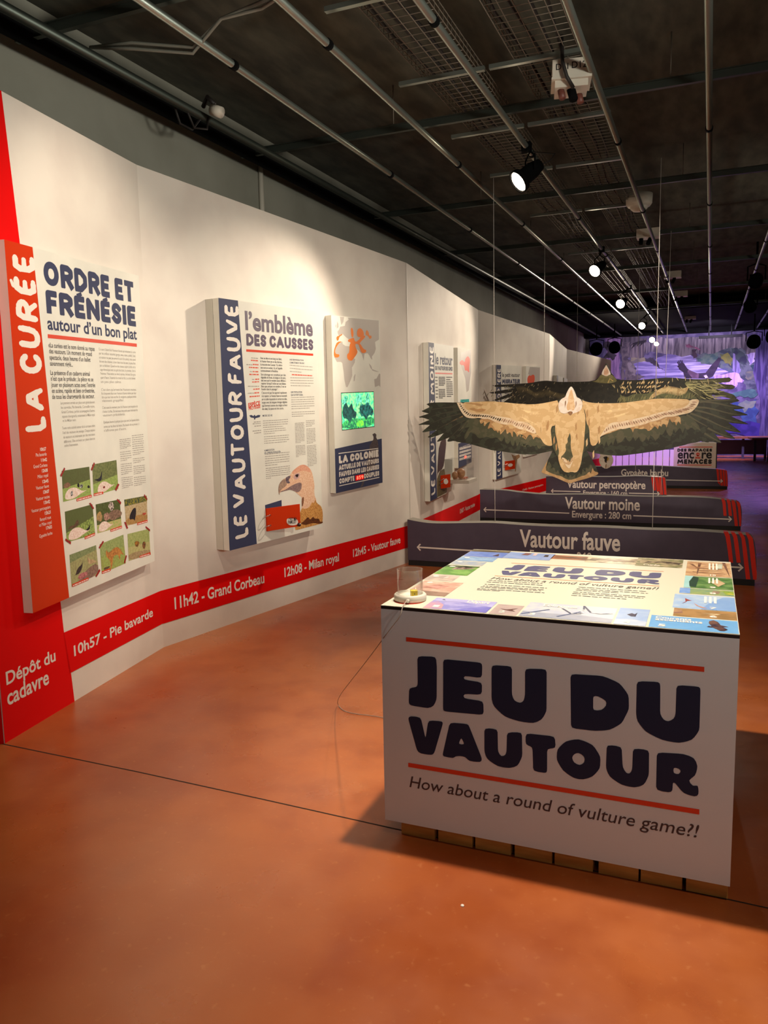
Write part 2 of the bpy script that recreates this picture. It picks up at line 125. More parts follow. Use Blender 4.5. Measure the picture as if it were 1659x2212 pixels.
'c_mk2': [(-1.4412,0.684),(-1.424,0.6737),(-1.4304,0.6375),(-1.4501,0.6167),(-1.4556,0.6477)],
'c_mk3': [(-1.4744,0.57),(-1.4595,0.5752),(-1.4635,0.513),(-1.4754,0.5077)],
'c_wingl': [(-2.3055,1.1343),(-2.1405,1.277),(-1.8915,1.3091),(-1.8178,1.0576),(-1.888,1.0222),(-2.1025,1.0599)],
'c_wingr': [(-0.6764,1.1174),(-0.831,1.2576),(-1.0649,1.2959),(-1.127,1.0309),(-1.0257,1.0162),(-0.8264,1.0495)],
's1_top': [(-2.5794,0.4336),(-2.4649,0.4158),(-2.3337,0.4033),(-2.0413,0.4182),(-1.7748,0.4321),(-1.5325,0.4202),(-1.2084,0.4161),(-0.8196,0.4269),(-0.4471,0.418),(-0.1608,0.4255),(0.0651,0.4195),(0.1844,0.4132),(0.2685,0.4093)],
's1_end': [(0.2685,0.4093),(0.3253,0.4043),(0.3533,0.3647),(0.3662,0.2837),(0.3783,0.1354),(0.3719,0.0377)],
's2_top': [(-2.7703,0.4139),(-2.5734,0.4148),(-2.4034,0.4122),(-2.2237,0.3892),(-1.8713,0.3645),(-1.5286,0.3778),(-1.1949,0.3795),(-0.763,0.3668),(-0.3975,0.3752),(-0.1429,0.3757),(0.0323,0.369),(0.1562,0.3558)],
's2_end': [(0.1562,0.3558),(0.3034,0.338),(0.3527,0.3125),(0.3704,0.2221),(0.3672,0.034)],
's3_top': [(-2.3891,0.3778),(-2.0107,0.3828),(-1.5872,0.3812),(-1.3111,0.3849),(-0.973,0.4034),(-0.7732,0.392),(-0.6414,0.3868)],
's3_end': [(-0.6414,0.3868),(-0.6018,0.3735),(-0.5801,0.2903),(-0.57,0.1441)],
's4_top': [(-2.0085,0.3828),(-1.8021,0.376),(-1.1574,0.4022),(-0.882,0.4002),(-0.4571,0.3791),(-0.079,0.3581),(0.1069,0.3518)],
's4_end': [(0.1069,0.3518),(0.2547,0.3372),(0.2996,0.3057),(0.3148,0.1778),(0.316,0.0334)],
's1_t': [(-1.5217,0.231),(-0.6672,0.3725)],
's2_t': [(-1.6388,0.2015),(-0.7489,0.3351)],
's2_e': [(-1.55,0.0923),(-0.8456,0.1756)],
's3_t': [(-2.0478,0.2058),(-0.8738,0.3191)],
's3_e': [(-1.796,0.1056),(-1.1362,0.168)],
's4_t': [(-1.4608,0.2177),(-0.6575,0.3268)],
's1_a': [(-2.4826,0.1766),(0.2747,0.1439)],
's1_e': [(-1.3046,0.1128),(-0.7673,0.1751)],
's2_a': [(-2.6759,0.154),(0.2617,0.1294),(-1.5834,0.1416),(-0.8217,0.1356)],
's3_a': [(-2.2913,0.148),(-0.672,0.1371),(-1.8374,0.1467),(-1.1127,0.1377)],
's4_a': [(-0.6978,0.152),(0.2296,0.1425)],
's1_st0': [(0.1268,0.426),(0.1587,0.4273),(0.1719,0.4013),(0.1838,0.3368),(0.205,0.1802),(0.1756,0.1786),(0.1611,0.2814),(0.143,0.3838)],
's1_st1': [(0.1809,0.4233),(0.2077,0.4244),(0.2256,0.3981),(0.2374,0.3393),(0.2598,0.1833),(0.2306,0.1817),(0.2149,0.284),(0.1993,0.3862)],
's1_st2': [(0.2358,0.4201),(0.2613,0.4199),(0.2817,0.3898),(0.2964,0.3151),(0.3341,0.0397),(0.3026,0.0376),(0.2842,0.1792),(0.2578,0.3807)],
's1_st3': [(0.2904,0.4157),(0.3145,0.4154),(0.3397,0.3843),(0.3551,0.291),(0.3787,0.1035),(0.3788,0.0372),(0.3547,0.0356),(0.3383,0.1552),(0.3089,0.3695)],
's2_st0': [(0.1482,0.3568),(0.1807,0.3555),(0.1931,0.3287),(0.2099,0.1657),(0.1774,0.1667),(0.1612,0.311)],
's2_st1': [(0.2018,0.3519),(0.2341,0.3527),(0.2464,0.3259),(0.2669,0.1675),(0.2326,0.1685),(0.2167,0.3042)],
's2_st2': [(0.2534,0.3427),(0.2836,0.3456),(0.2979,0.3147),(0.3342,0.0274),(0.3001,0.0282),(0.2764,0.2223)],
's2_st3': [(0.3046,0.3378),(0.3371,0.3261),(0.3491,0.3077),(0.3661,0.1416),(0.3646,0.0223),(0.3475,0.0238),(0.326,0.2654)],
's3_st0': [(-0.7975,0.387),(-0.7526,0.3876),(-0.7212,0.1888),(-0.7623,0.1822)],
's3_st1': [(-0.7437,0.3877),(-0.6991,0.3883),(-0.6673,0.1766),(-0.7083,0.17)],
's3_st2': [(-0.6901,0.3884),(-0.6491,0.3851),(-0.6179,0.1245),(-0.666,0.1234)],
's3_st3': [(-0.6349,0.3892),(-0.5975,0.3802),(-0.5681,0.1256),(-0.6037,0.1248)],
's4_st0': [(0.1242,0.3516),(0.1604,0.3453),(0.1933,0.0689),(0.1515,0.1228)],
's4_st1': [(0.1744,0.3455),(0.2105,0.3415),(0.2395,0.0631),(0.2035,0.0625)],
's4_st2': [(0.2224,0.3416),(0.2544,0.3376),(0.2794,0.0595),(0.2476,0.0589)],
's4_st3': [(0.2644,0.3377),(0.2948,0.3207),(0.3196,0.0493),(0.2876,0.0553)],
'b1': [(0.5393,0.2296),(1.3363,0.2763)],
'b2': [(0.1056,0.2193),(0.9727,0.2845)],
'b3': [(1.2058,0.216),(1.9216,0.276)],
'b4': [(2.132,0.2133),(2.9304,0.27)],
'b5': [(1.8573,0.2296),(2.6075,0.2739)],
'b6': [(1.6082,0.2476),(2.531,0.2707)],
'b7': [(0.0389,0.2554),(0.3906,0.3052)],
'b8': [(0.0355,0.1615),(0.3286,0.2234)],
'redA': [(0.3087,2.8496),(0.3566,2.2141),(0.5038,0.1576),(0.5164,-0.0071),(0.4706,0.3823)],
'R_p1': (0.1887,1.3095,0.5596,2.207), 'K_p1': 0.0262,'p1_band': [(0.3774,2.2077),(0.4637,0.5599)],
'p1_t1': [(0.4414,2.0486),(1.2449,2.1635)],
'p1_t2': [(0.4474,1.9185),(1.2513,2.0287)],
'p1_t3': [(0.4453,1.8479),(1.25,1.9082)],
'p1_rule': [(0.4419,1.8065),(1.2444,1.8207)],
'p1_br': [(0.2213,1.3777),(0.3949,2.1813),(0.2327,2.1561),(0.3684,1.3719)],
'p1_txt': [('«La curée» est le nom donné au repas', 0.4418,1.7616,0.8204,1.7896),('des vautours. Un moment de grand', 0.4436,1.7355,0.7924,1.7607),('spectacle, deux heures d’un ballet', 0.4434,1.7064,0.7771,1.7321),('savamment réglé...', 0.4438,1.6814,0.6236,1.7005),('La présence d’un cadavre animal', 0.4416,1.6373,0.7631,1.659),('n’est que le prélude ; la pièce va se', 0.4418,1.6104,0.7906,1.6307),('jouer en plusieurs actes avec l’entrée', 0.4418,1.5824,0.8048,1.6013),('en scène, rapide et bien orchestrée,', 0.4435,1.5553,0.7964,1.5723),('de tous les charognards du secteur.', 0.442,1.5276,0.7926,1.5432)],
'p1_list': [('10h57', 0.3252,1.2877,0.3691,1.3032),('Pie bavarde', 0.292,1.2642,0.3692,1.2797),('11h42', 0.3259,1.2382,0.369,1.2537),('Grand Corbeau', 0.269,1.2132,0.3689,1.2287),('12h08', 0.3266,1.1885,0.3689,1.204),('Milan royal', 0.2932,1.1648,0.369,1.1803),('12h45', 0.3251,1.1386,0.3687,1.1541),('Vautour fauve', 0.2752,1.1147,0.3688,1.1302),('13h07', 0.3245,1.0894,0.3687,1.1049),('Vautour moine', 0.2694,1.0645,0.3687,1.08),('13h42', 0.3239,1.0405,0.3688,1.056),('Vautour percnoptère', 0.2314,1.015,0.3687,1.0305),('15h21', 0.3247,0.9908,0.3688,1.0063),('Renard roux', 0.2867,0.9666,0.3689,0.9821),('et Milan royal', 0.2778,0.9424,0.369,0.9579),('17h03', 0.3265,0.9205,0.3694,0.936),('Gypaète barbu', 0.2734,0.8913,0.3689,0.9068)],
'p1_bars': [(0.5024,1.4982,0.7913,1.4982),(0.5043,1.4774,0.7884,1.4761),(0.5063,1.4567,0.7855,1.454),(0.5083,1.4358,0.7826,1.4319),(0.5102,1.4149,0.6212,1.4126),(0.5026,1.3815,0.7796,1.3747),(0.5045,1.3602,0.7767,1.3523),(0.5065,1.3389,0.7738,1.3298),(0.5084,1.3176,0.7708,1.3074),(0.5103,1.2962,0.6219,1.2909),(0.8586,1.7696,1.2272,1.7702),(0.8587,1.7489,1.2245,1.7493),(0.8587,1.7282,1.2219,1.7285),(0.8588,1.7075,1.2192,1.7076),(0.8588,1.6867,1.2166,1.6867),(0.8589,1.6658,1.2139,1.6658),(0.859,1.645,1.2113,1.6449),(0.859,1.6241,1.2086,1.624),(0.8591,1.6031,1.059,1.6024),(0.8583,1.5685,1.2106,1.554),(0.8584,1.5481,1.2083,1.5354),(0.8585,1.5277,1.2059,1.5167),(0.8587,1.5073,1.0746,1.5003),(0.857,1.4725,1.2156,1.4634),(0.8571,1.4521,1.2128,1.4415),(0.8573,1.4318,1.0773,1.4241),(0.8592,1.3961,1.2225,1.3873),(0.8593,1.3745,1.2193,1.3618),(0.8593,1.353,1.0805,1.3435)],
'p1_bars2': [(1.0033,1.2948,1.1175,1.2953),(1.0032,1.285,1.1174,1.2853),(1.003,1.2752,1.1173,1.2752),(1.0028,1.2653,1.1171,1.2651),(1.0027,1.2555,1.117,1.255),(1.0025,1.2457,1.075,1.248),(1.0022,1.2265,1.1166,1.2253),(1.002,1.2148,1.1165,1.2133),(1.0018,1.2032,1.1163,1.2013),(1.0016,1.1915,1.1162,1.1894),(1.0014,1.1798,1.074,1.1811),(1.001,1.1605,1.1157,1.1576),(1.0009,1.1495,1.1156,1.1463),(1.0007,1.1385,1.1155,1.135),(1.0005,1.1275,1.1153,1.1237),(1.0003,1.1164,1.1152,1.1124),(1.0001,1.1054,1.0729,1.1055),(0.9998,1.086,1.1147,1.0812),(0.9996,1.0749,1.1146,1.0698),(0.9994,1.0638,1.1145,1.0585),(0.9992,1.0528,1.1143,1.0471),(0.999,1.0417,1.1142,1.0357),(0.9988,1.0305,1.0718,1.0294),(1.1327,1.309,1.2592,1.3096),(1.1326,1.2972,1.2591,1.2974),(1.1324,1.2853,1.259,1.2852),(1.1323,1.2734,1.2589,1.273),(1.1321,1.2616,1.2588,1.2608),(1.132,1.2497,1.2587,1.2486),(1.1318,1.2378,1.2586,1.2364),(1.1317,1.2259,1.2585,1.2242),(1.1315,1.214,1.2584,1.212),(1.1314,1.2021,1.2137,1.2033),(1.1311,1.1795,1.2581,1.1765),(1.131,1.1681,1.258,1.1649),(1.1308,1.1568,1.2133,1.1573),(1.1306,1.137,1.2578,1.1328),(1.1304,1.1263,1.2577,1.1219),(1.1303,1.1157,1.2576,1.111),(1.1302,1.105,1.2575,1.1),(1.13,1.0944,1.2127,1.0937),(1.1298,1.0744,1.2572,1.0686),(1.1296,1.063,1.2571,1.0568),(1.1295,1.0516,1.257,1.0451),(1.1294,1.0402,1.257,1.0334),(1.1292,1.0288,1.212,1.0269)],
'p1_ph': [[(0.475,1.1809),(0.7045,1.1792),(0.7054,1.0355),(0.4693,1.031)],
[(0.7306,1.1871),(0.9608,1.1906),(0.9627,1.0339),(0.7269,1.0275)],
[(0.4765,0.9824),(0.7105,0.9851),(0.7173,0.8282),(0.4751,0.8317)],
[(0.739,0.98),(0.9684,0.975),(0.9726,0.8245),(0.7386,0.8287)],
[(1.0137,0.9671),(1.2588,0.9571),(1.2523,0.8126),(1.0178,0.8196)],
[(0.4895,0.7667),(0.719,0.7708),(0.7268,0.6168),(0.4883,0.6076)],
[(0.7512,0.7684),(0.9842,0.7773),(0.9919,0.6162),(0.7544,0.6115)],
[(1.0255,0.7727),(1.2633,0.7611),(1.2624,0.6122),(1.0222,0.6212)]],
'p1_cp': [[(0.5765,1.0312),(0.708,1.0352),(0.7081,1.0221),(0.5774,1.0184)],
[(0.7265,1.038),(0.8146,1.0383),(0.8148,1.0255),(0.7266,1.0249)],
[(0.6235,0.8321),(0.7138,0.8368),(0.7148,0.8234),(0.6244,0.8189)],
[(0.8595,0.8273),(0.9733,0.83),(0.9736,0.8159),(0.8598,0.8146)],
[(1.1339,0.8173),(1.2494,0.8178),(1.2499,0.8028),(1.1344,0.8039)],
[(0.4924,0.6195),(0.6313,0.6213),(0.632,0.6068),(0.493,0.6049)],
[(0.7532,0.6244),(0.8361,0.6239),(0.8361,0.6083),(0.7542,0.6105)],
[(1.1376,0.626),(1.2637,0.6229),(1.2641,0.607),(1.1383,0.614)]],
'p1_tp': [[(0.4588,1.1607),(0.4954,1.196),(0.5023,1.188),(0.4672,1.1525)],
[(0.716,1.1642),(0.7475,1.1985),(0.7553,1.1889),(0.7238,1.1556)],
[(0.9256,1.0341),(0.9594,1.063),(0.9737,1.0558),(0.9393,1.0241)],
[(0.6803,0.9947),(0.6938,0.9954),(0.7229,0.9623),(0.7116,0.9587)],
[(0.4658,0.8535),(0.5076,0.8281),(0.5036,0.8162),(0.4629,0.8441)],
[(0.944,0.9822),(0.9815,0.9576),(0.9747,0.9446),(0.938,0.9747)],
[(0.9981,0.8456),(1.0135,0.843),(1.035,0.8053),(1.0219,0.8018)],
[(1.2317,0.9695),(1.2623,0.9389),(1.2586,0.9276),(1.2246,0.9587)],
[(0.7401,0.7544),(0.7812,0.7816),(0.7917,0.7742),(0.7484,0.7463)],
[(0.6939,0.6136),(0.7349,0.6432),(0.7407,0.6299),(0.702,0.6052)],
[(0.9698,0.6238),(0.9955,0.6613),(1.0051,0.6535),(0.9813,0.6156)],
[(1.2256,0.7843),(1.272,0.7553),(1.2705,0.7436),(1.2243,0.7738)]],
'R_p2': (0.5047,1.5518,0.5453,2.1743), 'K_p2': 0.0146,'p2_band': [(0.6873,2.1732),(0.7787,0.5604)],
'p2_t1': [(0.7499,1.9941),(1.4993,2.1054)],
'p2_t2': [(0.7543,1.8885),(1.4999,1.9684)],
'p2_rule': [(0.7492,1.8482),(1.4963,1.8596)],
'p2_br': [(0.5635,0.6099),(0.6906,2.1396),(0.5502,2.1284),(0.6954,0.5896)],
'p2_e1': [(0.7477,1.4808),(0.8697,1.5159)],
'p2_e2': [(0.7511,1.4611),(0.8712,1.484)],
'p2_bold': [(0.8894,1.8115,1.1236,1.8087),(0.8893,1.7904,1.1236,1.7869),(0.8892,1.7693,1.1236,1.765),(0.8891,1.7482,1.1236,1.7432),(0.889,1.727,1.0754,1.7225),(0.8894,1.7009,1.1601,1.698),(0.8893,1.6811,1.1601,1.6774),(0.8892,1.6613,1.1601,1.6568),(0.8891,1.6414,1.1602,1.6361),(0.889,1.6216,1.1602,1.6155),(0.8889,1.6017,1.0628,1.5973),(0.8895,1.5738,1.1658,1.5765),(0.8894,1.5523,1.1658,1.5542),(0.8893,1.5308,1.1658,1.5318),(0.8892,1.5092,1.1659,1.5093),(0.8891,1.4876,1.1659,1.4869),(0.889,1.466,1.123,1.4647)],
'p2_thin': [(1.2087,1.769,1.4834,1.7631),(1.2087,1.7475,1.4836,1.7408),(1.2088,1.7259,1.3436,1.7222),(1.2125,1.6804,1.4931,1.6815),(1.2126,1.6618,1.4933,1.6622),(1.2126,1.6432,1.4934,1.6429),(1.2127,1.6247,1.4501,1.6237),(1.2132,1.5388,1.4923,1.543),(1.2132,1.5229,1.4924,1.5265),(1.2133,1.507,1.4925,1.51),(1.2133,1.4911,1.4927,1.4934),(1.2133,1.4752,1.4928,1.4769),(1.2134,1.4592,1.4353,1.4601),(1.2148,1.434,1.4932,1.4342),(1.2148,1.4193,1.4933,1.4189),(1.2149,1.4046,1.3515,1.4042),(0.8916,1.3818,1.1671,1.3843),(0.8916,1.367,1.1671,1.369),(0.8915,1.3523,1.1671,1.3536),(0.8915,1.3375,1.1102,1.3381),(0.8951,1.3213,1.1432,1.3242),(0.895,1.3072,1.1432,1.3096),(0.895,1.293,1.0169,1.294),(0.8969,1.2728,1.1735,1.2726),(0.8968,1.2579,1.1736,1.2572),(0.8968,1.2431,1.1736,1.2417),(0.8967,1.2283,1.1449,1.2265),(0.8989,1.1511,1.1726,1.1496),(0.8988,1.1356,1.1726,1.1336),(0.8987,1.1202,1.1727,1.1175),(0.8987,1.1047,1.1727,1.1014),(0.8986,1.0893,1.1727,1.0853),(0.8985,1.0738,1.033,1.0715),(0.9025,1.0531,1.1731,1.0497),(0.9024,1.0392,1.1732,1.0352),(0.9023,1.0253,1.1732,1.0208),(0.9023,1.0114,1.1732,1.0064),(0.9022,0.9975,1.1732,0.9919),(0.9022,0.9836,0.9547,0.9824),(1.2467,1.353,1.3585,1.3542),(1.2467,1.3423,1.3586,1.3433),(1.2468,1.3315,1.3587,1.3324),(1.2468,1.3208,1.3587,1.3214),(1.2468,1.31,1.3588,1.3105),(1.2469,1.2993,1.3588,1.2996),(1.2469,1.2885,1.3589,1.2887),(1.247,1.2777,1.359,1.2777),(1.247,1.2669,1.359,1.2668),(1.247,1.2562,1.3591,1.2558),(1.2471,1.2454,1.3592,1.2449),(1.2471,1.2346,1.3592,1.2339),(1.2471,1.2238,1.3593,1.2229),(1.2472,1.213,1.3141,1.2124),(1.2475,1.1874,1.3627,1.1876),(1.2476,1.1764,1.3628,1.1764),(1.2476,1.1655,1.3629,1.1653),(1.2476,1.1545,1.3629,1.1541),(1.2477,1.1435,1.363,1.143),(1.2477,1.1325,1.363,1.1318),(1.2477,1.1216,1.3631,1.1207),(1.2478,1.1106,1.282,1.1103),(1.3806,1.3655,1.4893,1.3688),(1.3806,1.3525,1.4895,1.3557),(1.3807,1.3396,1.4896,1.3426),(1.3808,1.3267,1.4567,1.3286),(1.3826,1.305,1.4931,1.3074),(1.3827,1.2935,1.4932,1.2957),(1.3828,1.282,1.4933,1.284),(1.3829,1.2704,1.4934,1.2723),(1.3829,1.2589,1.4935,1.2606),(1.383,1.2474,1.4936,1.2489),(1.3831,1.2358,1.4937,1.2372),(1.3831,1.2242,1.4938,1.2255),(1.3832,1.2127,1.4939,1.2137),(1.3833,1.2011,1.4604,1.2017),(1.3837,1.1794,1.5005,1.1814),(1.3838,1.168,1.5006,1.1698),(1.3838,1.1567,1.5007,1.1583),(1.3839,1.1453,1.5008,1.1467),(1.384,1.1339,1.5009,1.1352),(1.3841,1.1225,1.501,1.1236),(1.3841,1.1111,1.5011,1.112),(1.3842,1.0997,1.5012,1.1004),(1.3843,1.0883,1.5013,1.0889),(1.3843,1.0769,1.5014,1.0773),(1.3844,1.0655,1.5015,1.0657),(1.3845,1.0541,1.5016,1.0541),(1.3845,1.0427,1.5017,1.0425),(1.3846,1.0313,1.4545,1.031)],
'p2_left': [(0.796,1.8064,0.8658,1.8053),(0.7456,1.7609,0.8048,1.7599),(0.778,1.7158,0.8017,1.7138),(0.7959,1.6629,0.8223,1.6631),(0.7511,1.6174,0.8654,1.6176),(0.7479,1.5707,0.8101,1.5719),(0.797,1.377,0.8679,1.3786),(0.7841,1.3656,0.8671,1.3666),(0.8011,1.3491,0.8685,1.3505),(0.7808,1.3166,0.8688,1.3184),(0.7979,1.3015,0.8679,1.3039)],
'p2_red': [(0.7925,1.7892,0.8646,1.788),(0.811,1.7624,0.8677,1.7613),(0.7703,1.7421,0.8663,1.7408),(0.8077,1.7147,0.8682,1.714),(0.7706,1.6954,0.8669,1.6951),(0.8283,1.6632,0.8686,1.6651),(0.797,1.6449,0.8674,1.6477),(0.8057,1.5963,0.8691,1.5993),(0.8137,1.5719,0.8698,1.5739),(0.7641,1.5471,0.8684,1.5517),(1.2314,1.7014,1.4752,1.6976)],
'p2_hd': [('UNE RÉINTRODUCTION', 1.211,1.807,1.3752,1.8175),('COMPLÈTEMENT RÉUSSIE !', 1.2097,1.7855,1.3881,1.7967),('UNE POPULATION', 1.2127,1.5747,1.3444,1.5859),('QUI SE PORTE BIEN', 1.2115,1.5546,1.353,1.5655),('MODE DE VIE', 0.8914,1.4155,0.9953,1.4248),('ALIMENTATION', 0.8941,1.1741,1.003,1.187),('UN «TIREUR-FOUILLEUR»', 0.8931,1.158,1.0735,1.1677)],
'p2_bird': [(0.7523,1.4257),(0.7764,1.429),(0.7939,1.4206),(0.8066,1.4298),(0.818,1.42),(0.8429,1.4272),(0.8673,1.425),(0.8603,1.4124),(0.8294,1.4077),(0.8147,1.4058),(0.8104,1.3964),(0.8008,1.3983),(0.8003,1.4078),(0.7693,1.4119)],
'vh_head': [(1.0441,0.8653),(1.032,0.8702),(1.0307,0.9026),(1.0428,0.9337),(1.0784,0.9591),(1.1134,0.9685),(1.1722,0.9833),(1.1913,1.0071),(1.246,1.0319),(1.2949,1.0483),(1.3434,1.0483),(1.3855,1.0319),(1.427,0.9985),(1.4437,0.9631),(1.4541,0.9243),(1.464,0.8777),(1.455,0.8329),(1.4652,0.7898),(1.4772,0.777),(1.4815,0.742),(1.5569,0.7041),(1.5575,0.5775),(1.5041,0.5771),(1.4847,0.576),(1.3272,0.5752),(1.2088,0.5735),(1.2129,0.5915),(1.1905,0.6151),(1.2099,0.6403),(1.2734,0.6954),(1.2967,0.7299),(1.2966,0.7786),(1.3015,0.808),(1.2808,0.8177),(1.2235,0.8609),(1.1657,0.8798),(1.1191,0.8773),(1.0503,0.8737)],
'vh_beak': [(1.0404,0.8513),(1.0322,0.8738),(1.0307,0.9026),(1.0428,0.9337),(1.0784,0.9591),(1.1134,0.9685),(1.1337,0.9249),(1.1094,0.9055),(1.0746,0.8982),(1.0509,0.8826),(1.0452,0.8652)],
'vh_cere': [(1.1134,0.9685),(1.137,0.9773),(1.1722,0.9833),(1.1771,0.9682),(1.147,0.9528),(1.1635,0.9366),(1.1688,0.9288),(1.1337,0.9249),(1.1207,0.9479)],
'vh_lower': [(1.0503,0.8737),(1.0536,0.8805),(1.108,0.8839),(1.1672,0.9034),(1.2269,0.9159),(1.3054,0.9232),(1.3023,0.8713),(1.2585,0.8461),(1.2235,0.8609),(1.1657,0.8798),(1.1191,0.8773)],
'vh_eye': [(1.2246,0.975),(1.243,0.9844),(1.2729,0.9836),(1.2659,0.9676),(1.2504,0.9579),(1.2392,0.97)],
'vh_eyering': [(1.2063,0.9656),(1.2255,0.9896),(1.2794,0.9923),(1.2903,0.9728),(1.2648,0.9492),(1.2287,0.9452)],
'vh_ruff': [(1.2734,0.6954),(1.2967,0.7299),(1.3355,0.7139),(1.3983,0.7252),(1.4254,0.76),(1.4497,0.7419),(1.4645,0.7784),(1.4815,0.742),(1.5569,0.7041),(1.5575,0.5775),(1.5041,0.5771),(1.4847,0.576),(1.3272,0.5752),(1.2088,0.5735),(1.2129,0.5915),(1.1905,0.6151),(1.2099,0.6403)],
'vh_dark': [(1.2684,0.6136),(1.3306,0.6315),(1.3692,0.6567),(1.3922,0.6232),(1.4315,0.6485),(1.4554,0.6224),(1.5067,0.6232),(1.5178,0.5908),(1.5538,0.5936),(1.5561,0.5777),(1.5041,0.5771),(1.4223,0.6),(1.3592,0.5935),(1.3163,0.5994)],
'vh_neck': [(1.3045,0.8076),(1.329,0.8087),(1.3197,0.7572),(1.2967,0.7299),(1.2966,0.7786)],
'vh_crown': [(1.1913,1.0071),(1.246,1.0319),(1.2949,1.0483),(1.3434,1.0483),(1.3855,1.0319),(1.427,0.9985),(1.4135,0.9808),(1.3409,1.0057),(1.2679,1.0007),(1.2074,0.9838)],
'vh_navy': [(0.8797,0.8019),(1.0637,0.8162),(1.0629,0.7148),(1.0447,0.6082),(0.8918,0.6142)],
'card': [(0.8818,0.7928),(1.1731,0.7634),(1.1648,0.6002),(0.8823,0.6351)],
'bubble': [(1.0555,0.6886),(1.0952,0.6815),(1.1353,0.6725),(1.1486,0.6523),(1.1385,0.6316),(1.1035,0.6291),(1.0638,0.6383),(1.0477,0.6551),(1.0463,0.6771)],
'bub1': [(1.0596,0.6626),(1.1339,0.669)],
'bub2': [(1.0556,0.6449),(1.1326,0.649)],
'rings': [(0.8978,0.7466),(0.8955,0.6706),(0.8445,0.7181),(0.845,0.644),(1.149,0.6117),(0.8637,0.5596),(0.8732,0.7038)],
'R_p3': (1.8222,2.5394,0.8013,2.1996), 'K_p3': 0.035,'p3_navy': [(1.8214,1.1576),(2.5401,1.1877),(2.5372,0.8036),(1.817,0.8018)],
'p3_scr': [(1.9336,1.5957),(2.4173,1.5894),(2.4191,1.3027),(1.9369,1.3019)],
'p3_t1': [(1.8751,1.0346),(2.4808,1.0898)],
'p3_t2': [(1.8736,0.9796),(2.4828,1.0042)],
'p3_t3': [(1.874,0.9281),(2.4842,0.9473)],
'p3_t4': [(1.8741,0.8726),(2.0923,0.9019)],
'p3_t5': [(2.2383,0.8583),(2.4839,0.8966)],
'p3_dg': [(2.1265,0.875),(2.2259,0.905)],
'p3_db': [(2.1083,0.8674),(2.2373,0.9117)],
'p3_r1': [(1.8732,1.1162),(2.4777,1.1075)],
'p3_r2': [(1.8698,0.8549),(2.4859,0.8548)],
'p3_vul': [(2.3874,1.2344),(2.4259,1.2438),(2.454,1.2276),(2.4472,1.2048),(2.4711,1.1775),(2.4873,1.1046),(2.4943,1.0423),(2.4132,0.9682),(2.2961,0.8998),(2.2571,0.864),(2.2174,0.8086),(2.1806,0.8034),(2.2591,0.9041),(2.3019,1.0203),(2.3455,1.1471),(2.4045,1.1928),(2.4054,1.2129)],
'map_eur': [(1.9019,2.0792),(1.9241,2.0922),(1.9417,2.1171),(2.0079,2.1265),(2.0207,2.1575),(2.0663,2.1784),(2.0559,2.193),(2.5264,2.1959),(2.5256,2.0362),(2.4613,2.0143),(2.4712,1.9561),(2.4508,1.923),(2.4055,1.8895),(2.4105,1.8636),(2.3863,1.8762),(2.3628,1.9017),(2.3391,1.9173),(2.2905,1.913),(2.2756,1.8553),(2.2484,1.909),(2.2025,1.9364),(2.1568,1.954),(2.1023,2.0082),(2.025,2.0361),(1.9714,2.0642),(1.9598,2.0517),(1.9215,2.047),(1.9062,2.0614)],
'map_afr': [(1.8791,1.9644),(1.968,2.0035),(1.9723,1.9824),(2.0101,1.9684),(2.066,1.9669),(2.0956,1.884),(2.1464,1.8661),(2.1391,1.8378),(2.0966,1.7967),(2.099,1.7341),(2.0741,1.6966),(2.0256,1.6409),(2.0031,1.6413),(1.9839,1.6974),(1.9763,1.7592),(1.9583,1.8327),(1.9369,1.8416),(1.8827,1.841),(1.8475,1.8796),(1.8475,1.9246)],
'map_aus': [(2.4341,1.7001),(2.4724,1.7065),(2.5191,1.7493),(2.5382,1.7427),(2.5333,1.6326),(2.5081,1.6463),(2.4437,1.634)],
'map_mad': [(2.1401,1.7466),(2.1456,1.7403),(2.1313,1.6898),(2.1166,1.6868),(2.1185,1.7214)],
'map_ice': [(1.8779,2.1257),(1.8891,2.1352),(1.8877,2.1113),(1.8768,2.1078)],
'map_uk': [(1.901,2.1567),(1.9161,2.1397),(1.9199,2.1129),(1.8923,2.0996),(1.8989,2.1208)],
'map_sca': [(1.941,2.1979),(2.0009,2.1986),(1.9875,2.1556),(1.9588,2.13),(1.9496,2.1595)],
'map_ind': [(2.3534,1.8337),(2.3895,1.8146),(2.4068,1.7854),(2.5133,1.7626),(2.4813,1.7626),(2.4124,1.7723),(2.3763,1.7983)],
'map_o0': [(2.0909,2.1125),(2.1166,2.1168),(2.132,2.0836),(2.127,2.0432),(2.1039,2.0392),(2.0942,2.0696)],
'map_o1': [(2.1811,2.0859),(2.1999,2.1117),(2.2354,2.1197),(2.2702,2.1056),(2.2897,2.0781),(2.2791,2.0461),(2.2198,2.0438),(2.1851,2.0518)],
'map_o2': [(2.3107,2.0791),(2.3304,2.1117),(2.3599,2.094),(2.3706,2.0625),(2.3953,2.0667),(2.4102,2.0545),(2.394,2.0378),(2.3694,2.0384),(2.3521,2.0585),(2.3161,2.0666)],
'map_o3': [(2.0464,2.0185),(2.1036,2.033),(2.1325,2.0403),(2.1535,2.0007),(2.2129,2.0247),(2.2316,2.0442),(2.3101,2.0664),(2.2968,2.0404),(2.2479,2.0165),(2.2172,1.9934),(2.2346,1.9877),(2.2743,1.9509),(2.3221,1.9425),(2.3089,1.9198),(2.2427,1.9152),(2.2156,1.9619),(2.2051,1.9867),(2.153,1.9913),(2.1571,1.9603),(2.1848,1.9328),(2.1778,1.9106),(2.1175,1.8657),(2.0937,1.8498),(2.0321,1.8613),(2.0289,1.9044),(2.0632,1.9144),(2.0665,1.9762),(2.0904,1.9986),(2.0511,2.0034)],
